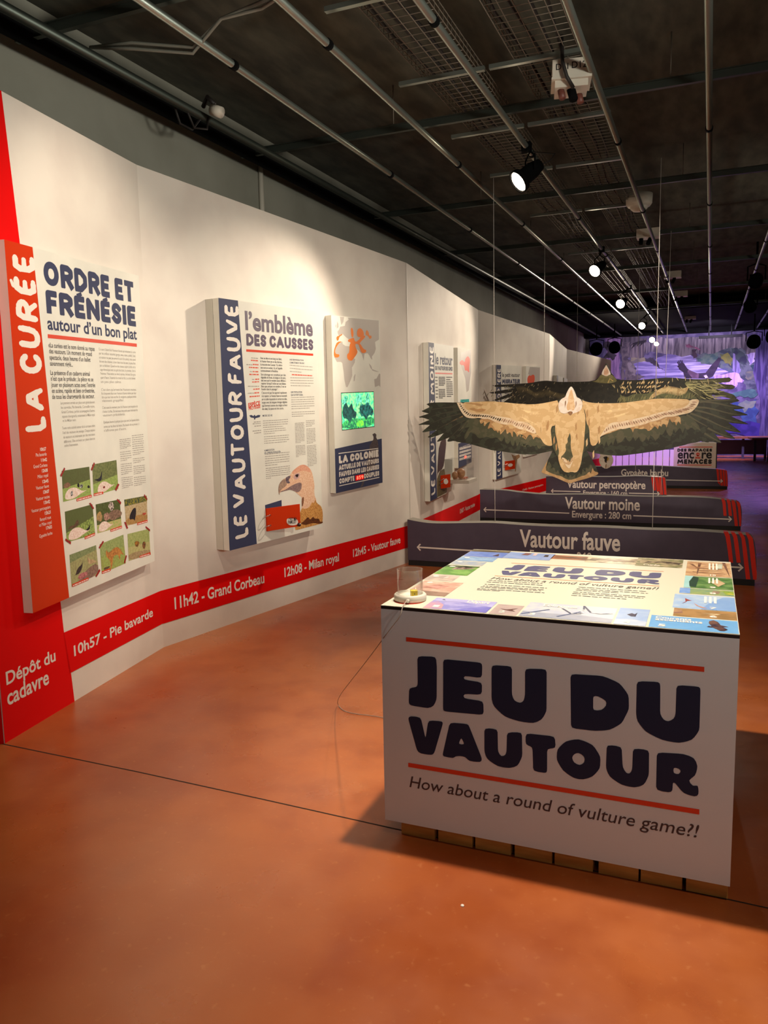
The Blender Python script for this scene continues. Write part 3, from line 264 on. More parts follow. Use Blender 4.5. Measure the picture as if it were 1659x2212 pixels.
'map_o4': [(1.8833,2.0365),(1.9269,2.0473),(1.9714,2.0642),(1.9652,2.0519),(1.9264,2.0382),(1.914,2.0107),(1.8921,2.0039)],
'map_o5': [(1.8918,1.9979),(1.968,2.0035),(1.9125,1.9835),(1.8729,1.9493),(1.8579,1.9219),(1.8701,1.9011),(1.9186,1.9021),(1.9174,1.8809),(1.8738,1.8726),(1.845,1.8826),(1.8448,1.9245),(1.8627,1.958)],
'map_o6': [(1.9662,1.8756),(1.9833,1.8851),(2.0054,1.8824),(2.0214,1.8704),(1.9984,1.8578),(1.9709,1.8604)],
'R_p4': (0.4676,1.4112,0.5454,2.1164), 'K_p4': 0.0309,'p4_band': [(0.6578,2.1146),(0.7112,0.5452)],
'p4_t1': [(0.6976,1.9108),(1.3633,2.0187)],
'p4_t2': [(0.6954,1.8496),(1.3612,1.8941)],
'p4_rule': [(0.6941,1.8124),(1.3599,1.8185)],
'p4_br': [(0.4974,0.599),(0.6565,2.0792),(0.5107,2.0732),(0.6297,0.5805)],
'p4_bars': [(0.8138,1.7734,1.0584,1.7744),(0.8157,1.7573,1.0605,1.7579),(0.8175,1.7412,1.0626,1.7414),(0.8194,1.7251,1.0646,1.7248),(0.8212,1.709,1.0667,1.7082),(0.8231,1.6928,1.0185,1.6918),(0.8098,1.648,1.0551,1.6455),(0.8117,1.6311,1.0573,1.6281),(0.8136,1.6142,1.0595,1.6107),(0.8156,1.5973,1.0617,1.5932),(0.8175,1.5803,1.0638,1.5758),(0.8194,1.5633,0.9657,1.5603),(1.102,1.7746,1.3453,1.7757),(1.1053,1.7492,1.2744,1.7495),(1.1008,1.7261,1.3584,1.7258),(1.1036,1.7046,1.3615,1.7037),(1.1063,1.6831,1.3645,1.6815),(1.1091,1.6615,1.3676,1.6593),(1.1118,1.6399,1.3708,1.637),(1.1146,1.6182,1.3739,1.6147),(1.1174,1.5965,1.377,1.5923),(1.1202,1.5747,1.3005,1.5714),(0.6847,1.7728,0.773,1.7732),(0.6883,1.7395,0.7769,1.7395),(0.692,1.706,0.7807,1.7057),(0.6956,1.6725,0.7845,1.6718),(0.6993,1.6388,0.7883,1.6378),(0.703,1.6051,0.7922,1.6037),(0.7067,1.5712,0.778,1.5698)],
'p4_eag': [(0.7442,0.9069),(0.813,1.0991),(1.0076,1.1557),(1.095,1.1138),(1.024,0.9394),(0.9549,0.826),(0.7619,0.8112),(0.718,0.7456)],
'p4_land': [(0.718,0.7456),(0.8253,0.8161),(0.9988,0.8213),(1.0624,0.6923),(1.0919,0.6024),(1.0817,0.5543),(0.7155,0.5506)],
'p4_card': [(0.8159,0.7874),(0.9625,0.783),(0.9666,0.609),(0.8192,0.6188)],
'R_p4b': (1.5885,2.2134,0.7982,2.1433), 'K_p4b': 0.0437,'p4b_or': [(1.6575,1.9787),(1.7828,2.0159),(1.9097,1.9798),(1.9363,2.0295),(2.0678,2.0619),(2.1748,2.0189),(2.1202,1.93),(2.1196,1.86),(2.0131,1.8923),(1.9083,1.8865),(1.8835,1.9549),(1.7312,1.9485)],
'p4b_scr': [(1.6978,1.5657),(2.1065,1.5575),(2.1042,1.2684),(1.702,1.2934)],
'p4b_navy': [(1.5955,1.0768),(2.2145,1.0725),(2.2134,0.7982),(1.5885,0.7982)],
'p4b_land': [(1.7342,2.0883),(2.2134,2.1332),(2.2122,1.8658),(2.1461,1.7636),(2.091,1.6617),(1.9836,1.6388),(1.933,1.7922),(1.7809,1.9179),(1.6827,2.0031)],
'p4b_t': [(1.6349,1.0282),(2.1861,1.0205)],
'p4b_bars': [(1.6341,0.9959),(2.1859,0.9823),(1.6332,0.9569),(2.1857,0.9413),(1.6322,0.9179),(2.1855,0.903),(1.6313,0.8788),(1.8664,0.872),(1.9743,0.8706),(2.1853,0.8632)],
'p4b_d': [(1.8558,0.8784),(1.9638,0.9053)],
'R_p5': (0.4528,1.3909,0.5232,2.034), 'K_p5': 0.0272,'p5_band': [(0.6213,2.0354),(0.6712,0.5338)],
'p5_t1': [(0.6622,1.8793),(1.3294,1.9348)],
'p5_t2': [(0.6629,1.7844),(1.3303,1.8504)],
'p5_br': [(0.5036,0.5623),(0.5978,1.985),(0.4841,1.9836),(0.6228,0.5495)],
'p5_bars': [(0.744,1.7259,1.3185,1.716),(0.7469,1.7004,1.3219,1.6893),(0.7499,1.675,1.3252,1.6627),(0.7528,1.6495,1.3285,1.636),(0.7558,1.624,1.3319,1.6093),(0.7587,1.5985,1.2156,1.5859)],
'p5_brd': [(1.001,0.8183),(1.1304,0.7843),(1.3067,0.7932),(1.3521,0.7498),(1.2407,0.7278),(1.1974,0.6531),(1.1764,0.5609),(1.1414,0.5645),(1.1535,0.6572),(1.0658,0.7587)],
'p5_card': [(0.7592,0.7625),(0.9507,0.7533),(0.9434,0.6154),(0.744,0.6018)],
'R_p5b': (1.605,2.2073,0.7582,2.0637), 'K_p5b': 0.0369,'p5b_or': [(1.6493,1.8766),(1.7183,1.9374),(1.8112,1.9213),(1.8816,1.9441),(1.9768,1.9325),(1.9778,1.8413),(1.8353,1.7805),(1.695,1.7986)],
'p5b_land': [(1.7645,2.0519),(2.2078,2.0448),(2.2135,1.8059),(2.027,1.777),(1.8347,1.9056),(1.6954,1.9529)],
'tf': [(-0.0011,0.7968),(-0.0046,0.0593),(1.0721,0.0586),(1.0647,0.7958)],
'fp_J': [(0.1173,0.7989),(0.176,0.8056),(0.1788,0.7629),(0.177,0.6109),(0.167,0.5785),(0.1501,0.5654),(0.0921,0.5676),(0.0868,0.5777),(0.0889,0.6476),(0.1123,0.6561),(0.117,0.6678)],
'fp_E': [(0.1993,0.7984),(0.3161,0.8005),(0.3189,0.7851),(0.3174,0.7321),(0.2635,0.7337),(0.262,0.7164),(0.318,0.7132),(0.3172,0.6579),(0.2617,0.6522),(0.2616,0.6318),(0.3215,0.63),(0.3228,0.5685),(0.1994,0.5607),(0.1972,0.5711)],
'fp_U': [(0.3469,0.7948),(0.4069,0.7991),(0.4069,0.6741),(0.414,0.6492),(0.4314,0.642),(0.4418,0.6544),(0.4453,0.681),(0.4451,0.7949),(0.5066,0.8027),(0.5071,0.6201),(0.4936,0.5813),(0.4696,0.5609),(0.428,0.5609),(0.3858,0.5735),(0.3538,0.6117),(0.3467,0.6421)],
'fp_D': [(0.5734,0.7932),(0.6611,0.7997),(0.7058,0.7775),(0.73,0.7324),(0.7318,0.6734),(0.7135,0.6102),(0.682,0.5758),(0.6434,0.5637),(0.5765,0.5621)],
'fp_U2': [(0.7507,0.793),(0.8077,0.7998),(0.8109,0.7858),(0.8122,0.6693),(0.8216,0.6468),(0.8337,0.6424),(0.8474,0.6568),(0.8514,0.677),(0.8517,0.7948),(0.909,0.7981),(0.911,0.7841),(0.9115,0.6215),(0.8944,0.5793),(0.8619,0.5596),(0.8195,0.5631),(0.7762,0.5884),(0.7541,0.6283),(0.7507,0.6573)],
'fp_V': [(0.0838,0.5073),(0.0917,0.5177),(0.1251,0.5188),(0.1398,0.4224),(0.1497,0.5094),(0.1954,0.5141),(0.1953,0.4999),(0.1678,0.3623),(0.1601,0.3495),(0.1215,0.3485),(0.1115,0.3607)],
'fp_A': [(0.218,0.5132),(0.2737,0.518),(0.2788,0.5061),(0.3172,0.369),(0.3135,0.352),(0.2768,0.3488),(0.2658,0.3659),(0.2472,0.366),(0.2337,0.3607),(0.2284,0.3508),(0.196,0.3521),(0.1945,0.3628)],
'fp_U3': [(0.3248,0.5102),(0.3644,0.5131),(0.3657,0.4122),(0.375,0.393),(0.3871,0.401),(0.3914,0.418),(0.3928,0.5052),(0.4364,0.5143),(0.4379,0.4073),(0.4246,0.3619),(0.3999,0.3454),(0.3642,0.3455),(0.3318,0.3723),(0.3246,0.403)],
'fp_T': [(0.4476,0.5125),(0.5311,0.5166),(0.534,0.4655),(0.5096,0.458),(0.5099,0.3558),(0.5045,0.3493),(0.47,0.3494),(0.4677,0.4561),(0.4476,0.4621)],
'fp_O': [(0.5979,0.5206),(0.6373,0.5036),(0.6584,0.4576),(0.6575,0.4065),(0.6382,0.3662),(0.6121,0.3464),(0.5855,0.3461),(0.5553,0.3719),(0.5369,0.4143),(0.5381,0.4612),(0.5614,0.5025)],
'fp_U4': [(0.6748,0.5118),(0.7144,0.5125),(0.7183,0.426),(0.728,0.4031),(0.7375,0.4034),(0.7436,0.4219),(0.7446,0.5122),(0.7863,0.5145),(0.7874,0.4075),(0.7755,0.3646),(0.7506,0.3463),(0.7158,0.3497),(0.6835,0.3772),(0.6736,0.4104)],
'fp_R': [(0.8067,0.5091),(0.8744,0.5185),(0.9013,0.5081),(0.9106,0.4763),(0.9053,0.4361),(0.8878,0.4123),(0.9,0.3909),(0.9129,0.399),(0.9152,0.3606),(0.9065,0.3485),(0.8765,0.3555),(0.8549,0.3944),(0.8489,0.3929),(0.8493,0.3584),(0.8403,0.3492),(0.8072,0.3507)],
'fp_hD': [(0.636,0.7104),(0.6489,0.7128),(0.6715,0.6969),(0.6716,0.6769),(0.659,0.6545),(0.6364,0.6501)],
'fp_hA': [(0.2535,0.4522),(0.2638,0.4219),(0.2444,0.4198)],
'fp_hO': [(0.5982,0.4613),(0.6148,0.4476),(0.6149,0.4221),(0.6018,0.4057),(0.5852,0.4151),(0.5798,0.4345),(0.585,0.4511)],
'fp_hR': [(0.8499,0.4571),(0.8632,0.4553),(0.8693,0.447),(0.8635,0.4309),(0.8502,0.4326)],
'fp_r1': [(0.0817,0.8808),(0.9184,0.8784),(0.9187,0.8586),(0.0815,0.8611)],
'fp_r2': [(0.0819,0.2958),(0.9179,0.2996),(0.9182,0.2781),(0.0817,0.2756)],
'fp_txt': [(0.0848,0.1805),(0.9188,0.2341)],
'fp_blocks': [(0.043,0.1538),(0.1663,0.2764),(0.2861,0.3962),(0.4085,0.5196),(0.5279,0.6378),(0.6543,0.7639),(0.7702,0.88),(0.8903,0.9965)],
'tt': [('L1', 0.0015,0.9151,0.1747,1.081),('L2', 0.0012,0.8169,0.1585,0.9078),('L3', 0.0009,0.7221,0.1386,0.805),('L4', 0.0003,0.5216,0.1372,0.7039),('L5', -0.0019,0.4101,0.1139,0.509),('L6', 0.0121,0.1746,0.1615,0.3956),('S', 0.1416,0.0072,0.3494,0.1508),('B2', 0.3583,0.0051,0.4443,0.1295),('B3', 0.4513,0.0069,0.7242,0.1884),('B4', 0.7308,0.001,0.8199,0.2027),('B5', 0.8279,-0.0042,1.0648,0.1411),('R6', 0.8876,0.1515,1.0644,0.2505),('R7', 0.8815,0.2561,1.0643,0.4528),('R8', 0.894,0.4672,1.0638,0.5504),('R9', 0.9049,0.5598,1.064,0.7625),('R10', 0.905,0.7728,1.0652,1.0629),('K1', 0.1762,0.9173,0.374,1.0665),('K2', 0.3706,0.9598,0.515,1.0476),('K3', 0.5139,0.9303,0.7141,1.0516),('K4', 0.7134,0.9086,0.8895,1.0838)],
'tt_r': [(0.2375,0.8292),(0.8267,0.8098),(0.2354,0.561),(0.8263,0.5475)],
'tt_h': [(0.2379,0.5132),(0.8269,0.5056)],
'tt_h2': [(0.2348,0.5332),(0.8237,0.5282)],
'tt_b': [(0.2358,0.4653,0.4395,0.4538),(0.236,0.4373,0.4385,0.4309),(0.2396,0.3972,0.4616,0.3953),(0.2404,0.3679,0.4563,0.3682),(0.2368,0.3496,0.4508,0.3414),(0.233,0.3224,0.4679,0.3224),(0.2367,0.3043,0.3206,0.3034)],
'tt_b2': [(0.563,0.4525,0.7889,0.4491),(0.5615,0.4245,0.7977,0.4259),(0.5611,0.4027,0.7057,0.4049),(0.5584,0.3716,0.792,0.3817),(0.5583,0.3488,0.7883,0.3606),(0.5592,0.32,0.7373,0.3392)],
'tt_turb': [(0.5626,0.1334),(0.5985,0.0776),(0.6219,0.0817),(0.6317,0.1033),(0.6219,0.186),(0.6525,0.1102),(0.6797,0.1008),(0.7163,0.1166)],
'tt_bird': [(0.9819,0.0519),(0.9877,0.0631),(0.995,0.0594),(0.9869,0.0942),(0.9883,0.1171),(0.9996,0.1306),(1.0115,0.1152),(1.0186,0.0797),(1.0388,0.0679),(1.0242,0.06),(1.0367,0.037),(1.0279,0.0192),(1.0165,0.0183),(0.9979,0.0481),(0.9892,0.0464)],
'tt_t1': [(0.2553,0.1171),(0.3298,0.1526)],
'tt_t2': [(0.4988,0.1456),(0.6055,0.1747)],
'tt_t3': [(0.8406,0.104),(0.9397,0.1271)],
'tt_t4': [(0.8412,0.081),(0.9704,0.1047)],
'tt_t5': [(0.7442,0.9218),(0.8072,0.9578)],
'tt_disc': [(0.0929,0.1005),(0.1164,0.1081)],
'cord': [(-0.892,2.335,0.818),(-0.897,2.29,0.803),(-0.895,2.272,0.776),(-0.93,2.276,0.734),(-0.974,2.29,0.678),(-1.125,2.5,0.528),(-1.331,2.8,0.331),(-1.517,3.08,0.154),(-1.662,3.33,0.004),(-1.592,3.252,0.004),(-1.522,3.234,0.004),(-1.384,3.247,0.004),(-0.9,3.15,0.004)],
'info': [(-0.6564,0.6866),(0.1342,0.7028),(0.1588,0.1894)],
'in1': [(-0.5964,0.5319),(0.053,0.5931)],
'in2': [(-0.5876,0.3976),(-0.278,0.5156)],
'in3': [(-0.1371,0.3995),(0.052,0.516)],
'in4': [(-0.5934,0.2853),(0.0563,0.3764)],
'in_r': [(-0.5673,0.625),(0.0606,0.6206),(-0.5928,0.261),(0.055,0.2548)],
'in_sk': [(-0.2606,0.51),(-0.1546,0.4086)],
'mural': {'cliffL': [(-3.049,3.5689),(-2.5448,3.5419),(-2.5217,2.2839),(-3.0289,2.3009)],
'rockL': [(-2.5427,3.4267),(-2.2861,3.4462),(-2.2857,3.0194),(-2.3722,2.9244),(-2.2578,2.8205),(-2.3529,2.7585),(-2.1857,2.4216),(-1.8178,2.359),(-2.0866,2.2693),(-2.5217,2.2839)],
'cliff2': [(-2.2845,3.3642),(-1.9025,3.3448),(-1.8933,2.9198),(-2.2761,2.9366)],
'pale1': [(-1.9025,3.3448),(-1.482,3.4851),(-1.0193,3.4603),(-1.0063,2.9613),(-1.8792,3.0009)],
'yel': [(-2.2761,2.9366),(-1.8778,2.9354),(-1.8275,2.8024),(-2.1897,2.6199),(-2.2578,2.8205)],
'field': [(-2.1923,2.7519),(-1.8433,2.803),(-1.0063,2.9613),(-0.7704,2.2252),(-2.0866,2.2693),(-1.8178,2.359),(-2.1063,2.4517)],
'vult': [(-2.3466,2.4273),(-2.369,2.7592),(-2.3066,2.8556),(-2.2578,2.8205),(-2.2394,2.7043),(-2.1573,2.6021),(-2.0923,2.5502),(-2.1213,2.4027),(-2.2178,2.4227)],
'branch': [(-1.8616,2.9184),(-1.7198,2.9284),(-1.5603,2.8237),(-1.4628,2.673),(-1.3511,2.5708),(-1.2874,2.5114),(-1.3663,2.5551),(-1.5095,2.6586),(-1.604,2.6787),(-1.7165,2.7813),(-1.8275,2.8024)],
'plant': [(-3.0466,3.4196),(-2.8998,3.4452),(-2.7998,3.3078),(-2.8464,3.1775),(-2.6813,3.0373),(-2.8088,2.877),(-2.8755,2.9631),(-3.0559,2.971),(-2.9598,3.1165),(-3.0276,3.2526)],
'snag': [(-2.478,2.5482),(-2.4143,2.5955),(-2.4002,2.2798),(-2.4731,2.2823)],
'sky1': [(-1.2627,3.4376),(0.5532,3.4447),(1.2679,3.3717),(1.2412,2.8277),(0.4095,2.9344),(-0.41,2.9721),(-1.2495,2.9038)],
'stripe1': [(-1.2521,3.0108),(-0.4391,2.8328),(-0.4361,2.727),(0.2597,2.5584),(0.5071,2.4269),(0.1064,2.2492),(-1.2344,2.2954)],
'red': [(-0.7517,3.2699),(-0.5496,3.207),(-0.3135,3.0728),(-0.4472,3.1142),(-0.6483,3.1591)],
'dk1': [(-0.5466,3.1015),(-0.414,3.1126),(-0.4069,2.8665),(-0.5058,2.8357),(-0.5588,2.9437)],
'mass': [(-0.4558,2.8335),(-0.179,2.9877),(0.244,3.0461),(0.5006,3.103),(0.8907,2.9122),(1.2883,2.8256),(1.3269,1.7937),(0.9299,1.8046),(0.8217,2.1552),(0.639,2.3352),(0.2609,2.5235),(-0.0699,2.6416)],
'grn1': [(-0.4049,2.7961),(-0.1783,2.9614),(0.1317,2.9993),(0.2519,2.8026),(0.1444,2.5979),(-0.1693,2.6632),(-0.3867,2.7425)],
'yel2': [(0.1986,2.9441),(0.4084,2.9691),(0.5599,2.7718),(0.5018,2.5835),(0.3365,2.6946),(0.2356,2.8033)],
'dgrn': [(0.5011,3.0857),(0.6956,3.0246),(0.9115,2.7737),(0.9182,2.584),(0.6593,2.681),(0.5547,2.9277)],
'casc': [(0.7773,2.9691),(1.1271,2.9356),(1.1766,2.6593),(0.9977,2.5808),(0.9445,2.7379)],
'str2': [(0.5541,2.945),(0.6213,2.8555),(0.7455,2.5045),(0.7343,2.3664),(0.6385,2.3526),(0.5497,2.599)],
'olv': [(0.893,2.3951),(1.2445,2.3133),(1.2377,2.0725),(0.8992,2.2219)],
'teal': [(1.0142,2.5629),(1.2784,2.6722),(1.2748,2.3466),(1.068,2.3886)],
'falls': [(0.0714,2.3206),(0.5244,2.3915),(0.8697,2.1536),(0.6951,2.1073),(0.6831,1.9858),(0.357,2.0657),(-0.1523,2.0994),(0.0736,2.2504)],
'grn2': [(0.2216,2.7343),(0.4198,2.6216),(0.6224,2.3532),(0.4262,2.43),(0.2283,2.5247)],
'tealb': [(0.5499,1.6108),(1.1993,1.6213),(1.262,0.8882),(0.8637,0.9458),(0.5379,1.2415)],
'grn3': [(0.372,1.8262),(1.0934,1.9105),(1.2421,1.7503),(0.8866,1.6682),(0.5954,1.7018)],
'sage': [(0.7244,1.4752),(0.937,1.6016),(1.2012,1.5692),(1.1363,1.3878),(0.9018,1.235)],
'purp': [(0.029,0.9833),(0.5387,1.215),(0.8637,0.9458),(1.3683,0.9131),(1.382,0.5457),(0.0406,0.6079)],
'tree': [(1.1286,3.8637),(1.3752,3.8484),(1.5109,0.2822),(1.3085,0.5988),(1.2125,1.907)],
'eagle': [(-0.8167,2.5656),(-0.7334,2.5978),(-0.5966,2.5039),(-0.3936,2.4079),(-0.2939,2.4042),(-0.1619,2.4169),(-0.0041,2.6389),(0.1693,2.841),(0.2437,2.8029),(0.1466,2.5279),(0.0391,2.3042),(-0.0907,2.2472),(-0.7246,2.2743),(-0.7806,2.4754)],
'eaglep': [(-0.7156,2.5616),(-0.5626,2.4849),(-0.3432,2.3883),(-0.3562,2.2652),(-0.5231,2.2709),(-0.6623,2.4532)],
'eagleh': [(-0.2171,2.3309),(-0.1435,2.3547),(-0.0948,2.2738),(-0.1653,2.2551)],
'feath': [(-2.3146,3.2673),(-2.1726,3.3585),(-2.2492,3.1984),(-2.0458,3.3847),(-2.1068,3.257),(-1.951,3.3961),(-2.0117,3.2687),(-1.8407,3.4067),(-1.8414,3.4393),(-2.0465,3.4174),(-2.2045,3.3601)],
'bg2': [(1.0855,3.211),(1.2925,3.1324),(1.2947,2.6544),(1.1687,2.6597),(1.1113,2.9363)],
'topl': [(-2.5448,3.5419),(-1.8113,3.5027),(-1.803,3.128),(-2.2777,3.019),(-2.5354,3.0307)]}, 'm_ef': [[(-0.6796,2.4716),(-0.7998,2.5649),(-0.904,2.6756),(-0.9402,2.7659)],
[(-0.6798,2.4805),(-0.7835,2.582),(-0.8796,2.7101),(-0.9072,2.7965)],
[(-0.6632,2.4887),(-0.7587,2.5988),(-0.829,2.708),(-0.8602,2.8069)],
[(-0.6548,2.4884),(-0.7334,2.5978),(-0.7952,2.7066),(-0.8146,2.7996)],
[(-0.6623,2.4532),(-0.7984,2.5116),(-0.8848,2.586),(-0.9335,2.6413)]]}
# ------------------------------------------------------------------ materials
def princ(name, rgb, rough=.6, metal=0.0, emit=None, strength=0, spec=.5):
    m = bpy.data.materials.new(name); m.use_nodes = True; b = m.node_tree.nodes['Principled BSDF']
    b.inputs['Base Color'].default_value = (*lin(rgb),1); b.inputs['Roughness'].default_value = rough; b.inputs['Metallic'].default_value = metal
    b.inputs['Specular IOR Level'].default_value = spec
    if emit: b.inputs['Emission Color'].default_value = (*lin(emit),1); b.inputs['Emission Strength'].default_value = strength
    return m
def noisy(name, c1, c2, scale, rough=.6, lo=.35, hi=.65, stretch=(1,1,1), detail=5, bump=0, metal=0, r2=None, coords='Object'):
    m = princ(name, c1, rough, metal); nt = m.node_tree; N = nt.nodes; b = N['Principled BSDF']
    tc = N.new('ShaderNodeTexCoord'); mp = N.new('ShaderNodeMapping'); mp.inputs['Scale'].default_value = stretch
    no = N.new('ShaderNodeTexNoise'); no.inputs['Scale'].default_value = scale; no.inputs['Detail'].default_value = detail
    cr = N.new('ShaderNodeValToRGB'); cr.color_ramp.elements[0].position = lo; cr.color_ramp.elements[1].position = hi
    cr.color_ramp.elements[0].color = (*lin(c1),1); cr.color_ramp.elements[1].color = (*lin(c2),1)
    nt.links.new(tc.outputs[coords], mp.inputs[0]); nt.links.new(mp.outputs[0], no.inputs['Vector'])
    nt.links.new(no.outputs[0], cr.inputs[0]); nt.links.new(cr.outputs[0], b.inputs['Base Color'])
    if bump:
        bp = N.new('ShaderNodeBump'); bp.inputs['Strength'].default_value = bump; bp.inputs['Distance'].default_value = .01
        nt.links.new(no.outputs[0], bp.inputs['Height']); nt.links.new(bp.outputs[0], b.inputs['Normal'])
    if r2 is not None:
        mr = N.new('ShaderNodeMapRange'); mr.inputs['To Min'].default_value = rough; mr.inputs['To Max'].default_value = r2
        nt.links.new(no.outputs[0], mr.inputs['Value']); nt.links.new(mr.outputs[0], b.inputs['Roughness'])
    return m
def printed(name, scale, lo=.5, hi=.53, stretch=(1,1,1), rough=.45, emit=0, detail=3):
    """printed artwork: each face carries its own ink (Col) and a second ink (Col2) in a hard-edged blotch pattern"""
    m = princ(name, (255,255,255), rough); nt = m.node_tree; N = nt.nodes; b = N['Principled BSDF']
    a1 = N.new('ShaderNodeVertexColor'); a1.layer_name = 'Col'; a2 = N.new('ShaderNodeVertexColor'); a2.layer_name = 'Col2'
    tc = N.new('ShaderNodeTexCoord'); mp = N.new('ShaderNodeMapping'); mp.inputs['Scale'].default_value = stretch
    no = N.new('ShaderNodeTexNoise'); no.inputs['Scale'].default_value = scale; no.inputs['Detail'].default_value = detail
    cr = N.new('ShaderNodeValToRGB'); cr.color_ramp.elements[0].position = lo; cr.color_ramp.elements[1].position = hi
    cr.color_ramp.elements[0].color = (0,0,0,1); cr.color_ramp.elements[1].color = (1,1,1,1)
    mx = N.new('ShaderNodeMix'); mx.data_type = 'RGBA'
    nt.links.new(tc.outputs['Object'], mp.inputs[0]); nt.links.new(mp.outputs[0], no.inputs['Vector']); nt.links.new(no.outputs[0], cr.inputs[0])
    nt.links.new(cr.outputs[0], mx.inputs['Factor']); nt.links.new(a1.outputs[0], mx.inputs[6]); nt.links.new(a2.outputs[0], mx.inputs[7])
    nt.links.new(mx.outputs[2], b.inputs['Base Color'])
    if emit: nt.links.new(mx.outputs[2], b.inputs['Emission Color']); b.inputs['Emission Strength'].default_value = emit
    return m
M = dict(
 white=noisy('white_paint',(228,218,207),(217,205,195),3,.75,.4,.7),
 grey=noisy('grey_wall',(150,148,136),(138,136,124),2,.85),
 red=princ('red_vinyl',(222,0,0),.7,spec=.12), orange=princ('orange_print',(200,50,3),.7,spec=.15), rule=princ('orange_red_ink',(212,58,26),.5),
 navy=princ('navy_print',(60,64,92),.6,spec=.2), ink=princ('navy_ink',(34,40,66),.6,spec=.2), black=princ('black_ink',(28,24,26),.5), cream=princ('white_ink',(232,222,212),.5),
 board=noisy('panel_white',(228,224,212),(220,216,205),6,.6), edge=princ('panel_edge',(205,200,188),.6), greyink=princ('grey_ink',(164,156,148),.6), darkgrey=princ('soft_black_ink',(82,76,76),.6), redink=princ('red_ink',(216,84,62),.6),
 sign=noisy('sign_plum_navy',(78,69,86),(72,63,80),8,.6), signred=princ('sign_red',(226,40,12),.5), plinth=princ('black_plinth',(22,20,20),.7), signtop=princ('sign_grey_edge',(160,152,140),.7),
 steel=princ('steel_tube',(160,168,160),.35,.85), darksteel=princ('dark_steel',(78,84,78),.45,.8), wire=princ('tray_wire',(118,108,96),.5,.6), blackmetal=princ('black_lamp',(9,9,10),.9,spec=.1), cable=princ('dark_cable',(30,24,22),.6), greycable=princ('grey_cable',(120,120,110),.5), lamp=princ('lamp_lens',(255,240,220),.3,0,(255,232,200),40),
 plastic=princ('white_plastic',(206,198,184),.5), ceiling=noisy('black_ceiling',(58,57,48),(88,86,72),9,.95,.35,.7,(1,.3,1),9,.4),
 wood=noisy('pallet_wood',(226,170,84),(190,128,56),6,.7,.3,.7,(1,1,6)), endgrain=princ('pale_wood',(196,164,110),.7), gap=princ('joint_and_gap_shade',(30,18,10),.9),
 line=princ('string',(226,220,212),.4), egg=noisy('egg_shell',(196,150,110),(170,112,76),30,.5), pink=princ('pink_chips',(222,150,130),.6),
 die=princ('yellow_die',(226,196,40),.35), pip=princ('black_pip',(20,18,16),.5), benchwood=noisy('bench_wood',(150,96,70),(120,72,52),5,.5), violetleg=princ('bench_leg',(70,64,90),.6), slat=princ('slat_white',(214,206,214),.55),
 beige=princ('info_board',(198,182,168),.65), led=princ('led_digits',(255,60,40),.4,0,(255,70,50),6), ledbox=princ('led_window',(150,10,12),.3,0,(190,10,14),.7),
 silver=princ('silver_ring',(190,186,180),.25,1.0), knob=princ('dark_knob',(60,30,24),.3), brown=princ('brown_plug',(110,60,50),.5),
 bird=printed('bird_print',19,.52,.535,(.8,1,1),.5), photo=printed('photo_print',95,.42,.62,(1,1,1),.4,0,5), tabletop=printed('table_print',28,.42,.6,(1,1,1),.3,0,5), mural=printed('mural_paint',5,.42,.56,(1,1,1.2),.9,0,7), muralv=printed('mural_fall',3,.42,.58,(5,1,.5),.9,0,6), muralh=printed('mural_field',2.6,.45,.6,(.45,1,5.5),.9,0,6), flat=printed('flat_print',5,.9,.95), screen=printed('screen_picture',60,.42,.55,(1,1,.7),.3,1.1,4))
def glass(name):
    m = bpy.data.materials.new(name); m.use_nodes = True; nt = m.node_tree; N = nt.nodes; out = N['Material Output']; N.remove(N['Principled BSDF'])
    t = N.new('ShaderNodeBsdfTransparent'); t.inputs[0].default_value = (.96,.96,.95,1); g = N.new('ShaderNodeBsdfGlossy'); g.inputs['Roughness'].default_value = .05
    f = N.new('ShaderNodeLayerWeight'); f.inputs[0].default_value = .12; mx = N.new('ShaderNodeMixShader')
    nt.links.new(f.outputs['Facing'], mx.inputs[0]); nt.links.new(t.outputs[0], mx.inputs[1]); nt.links.new(g.outputs[0], mx.inputs[2]); nt.links.new(mx.outputs[0], out.inputs[0]); return m
M['glass'] = glass('clear_acrylic')
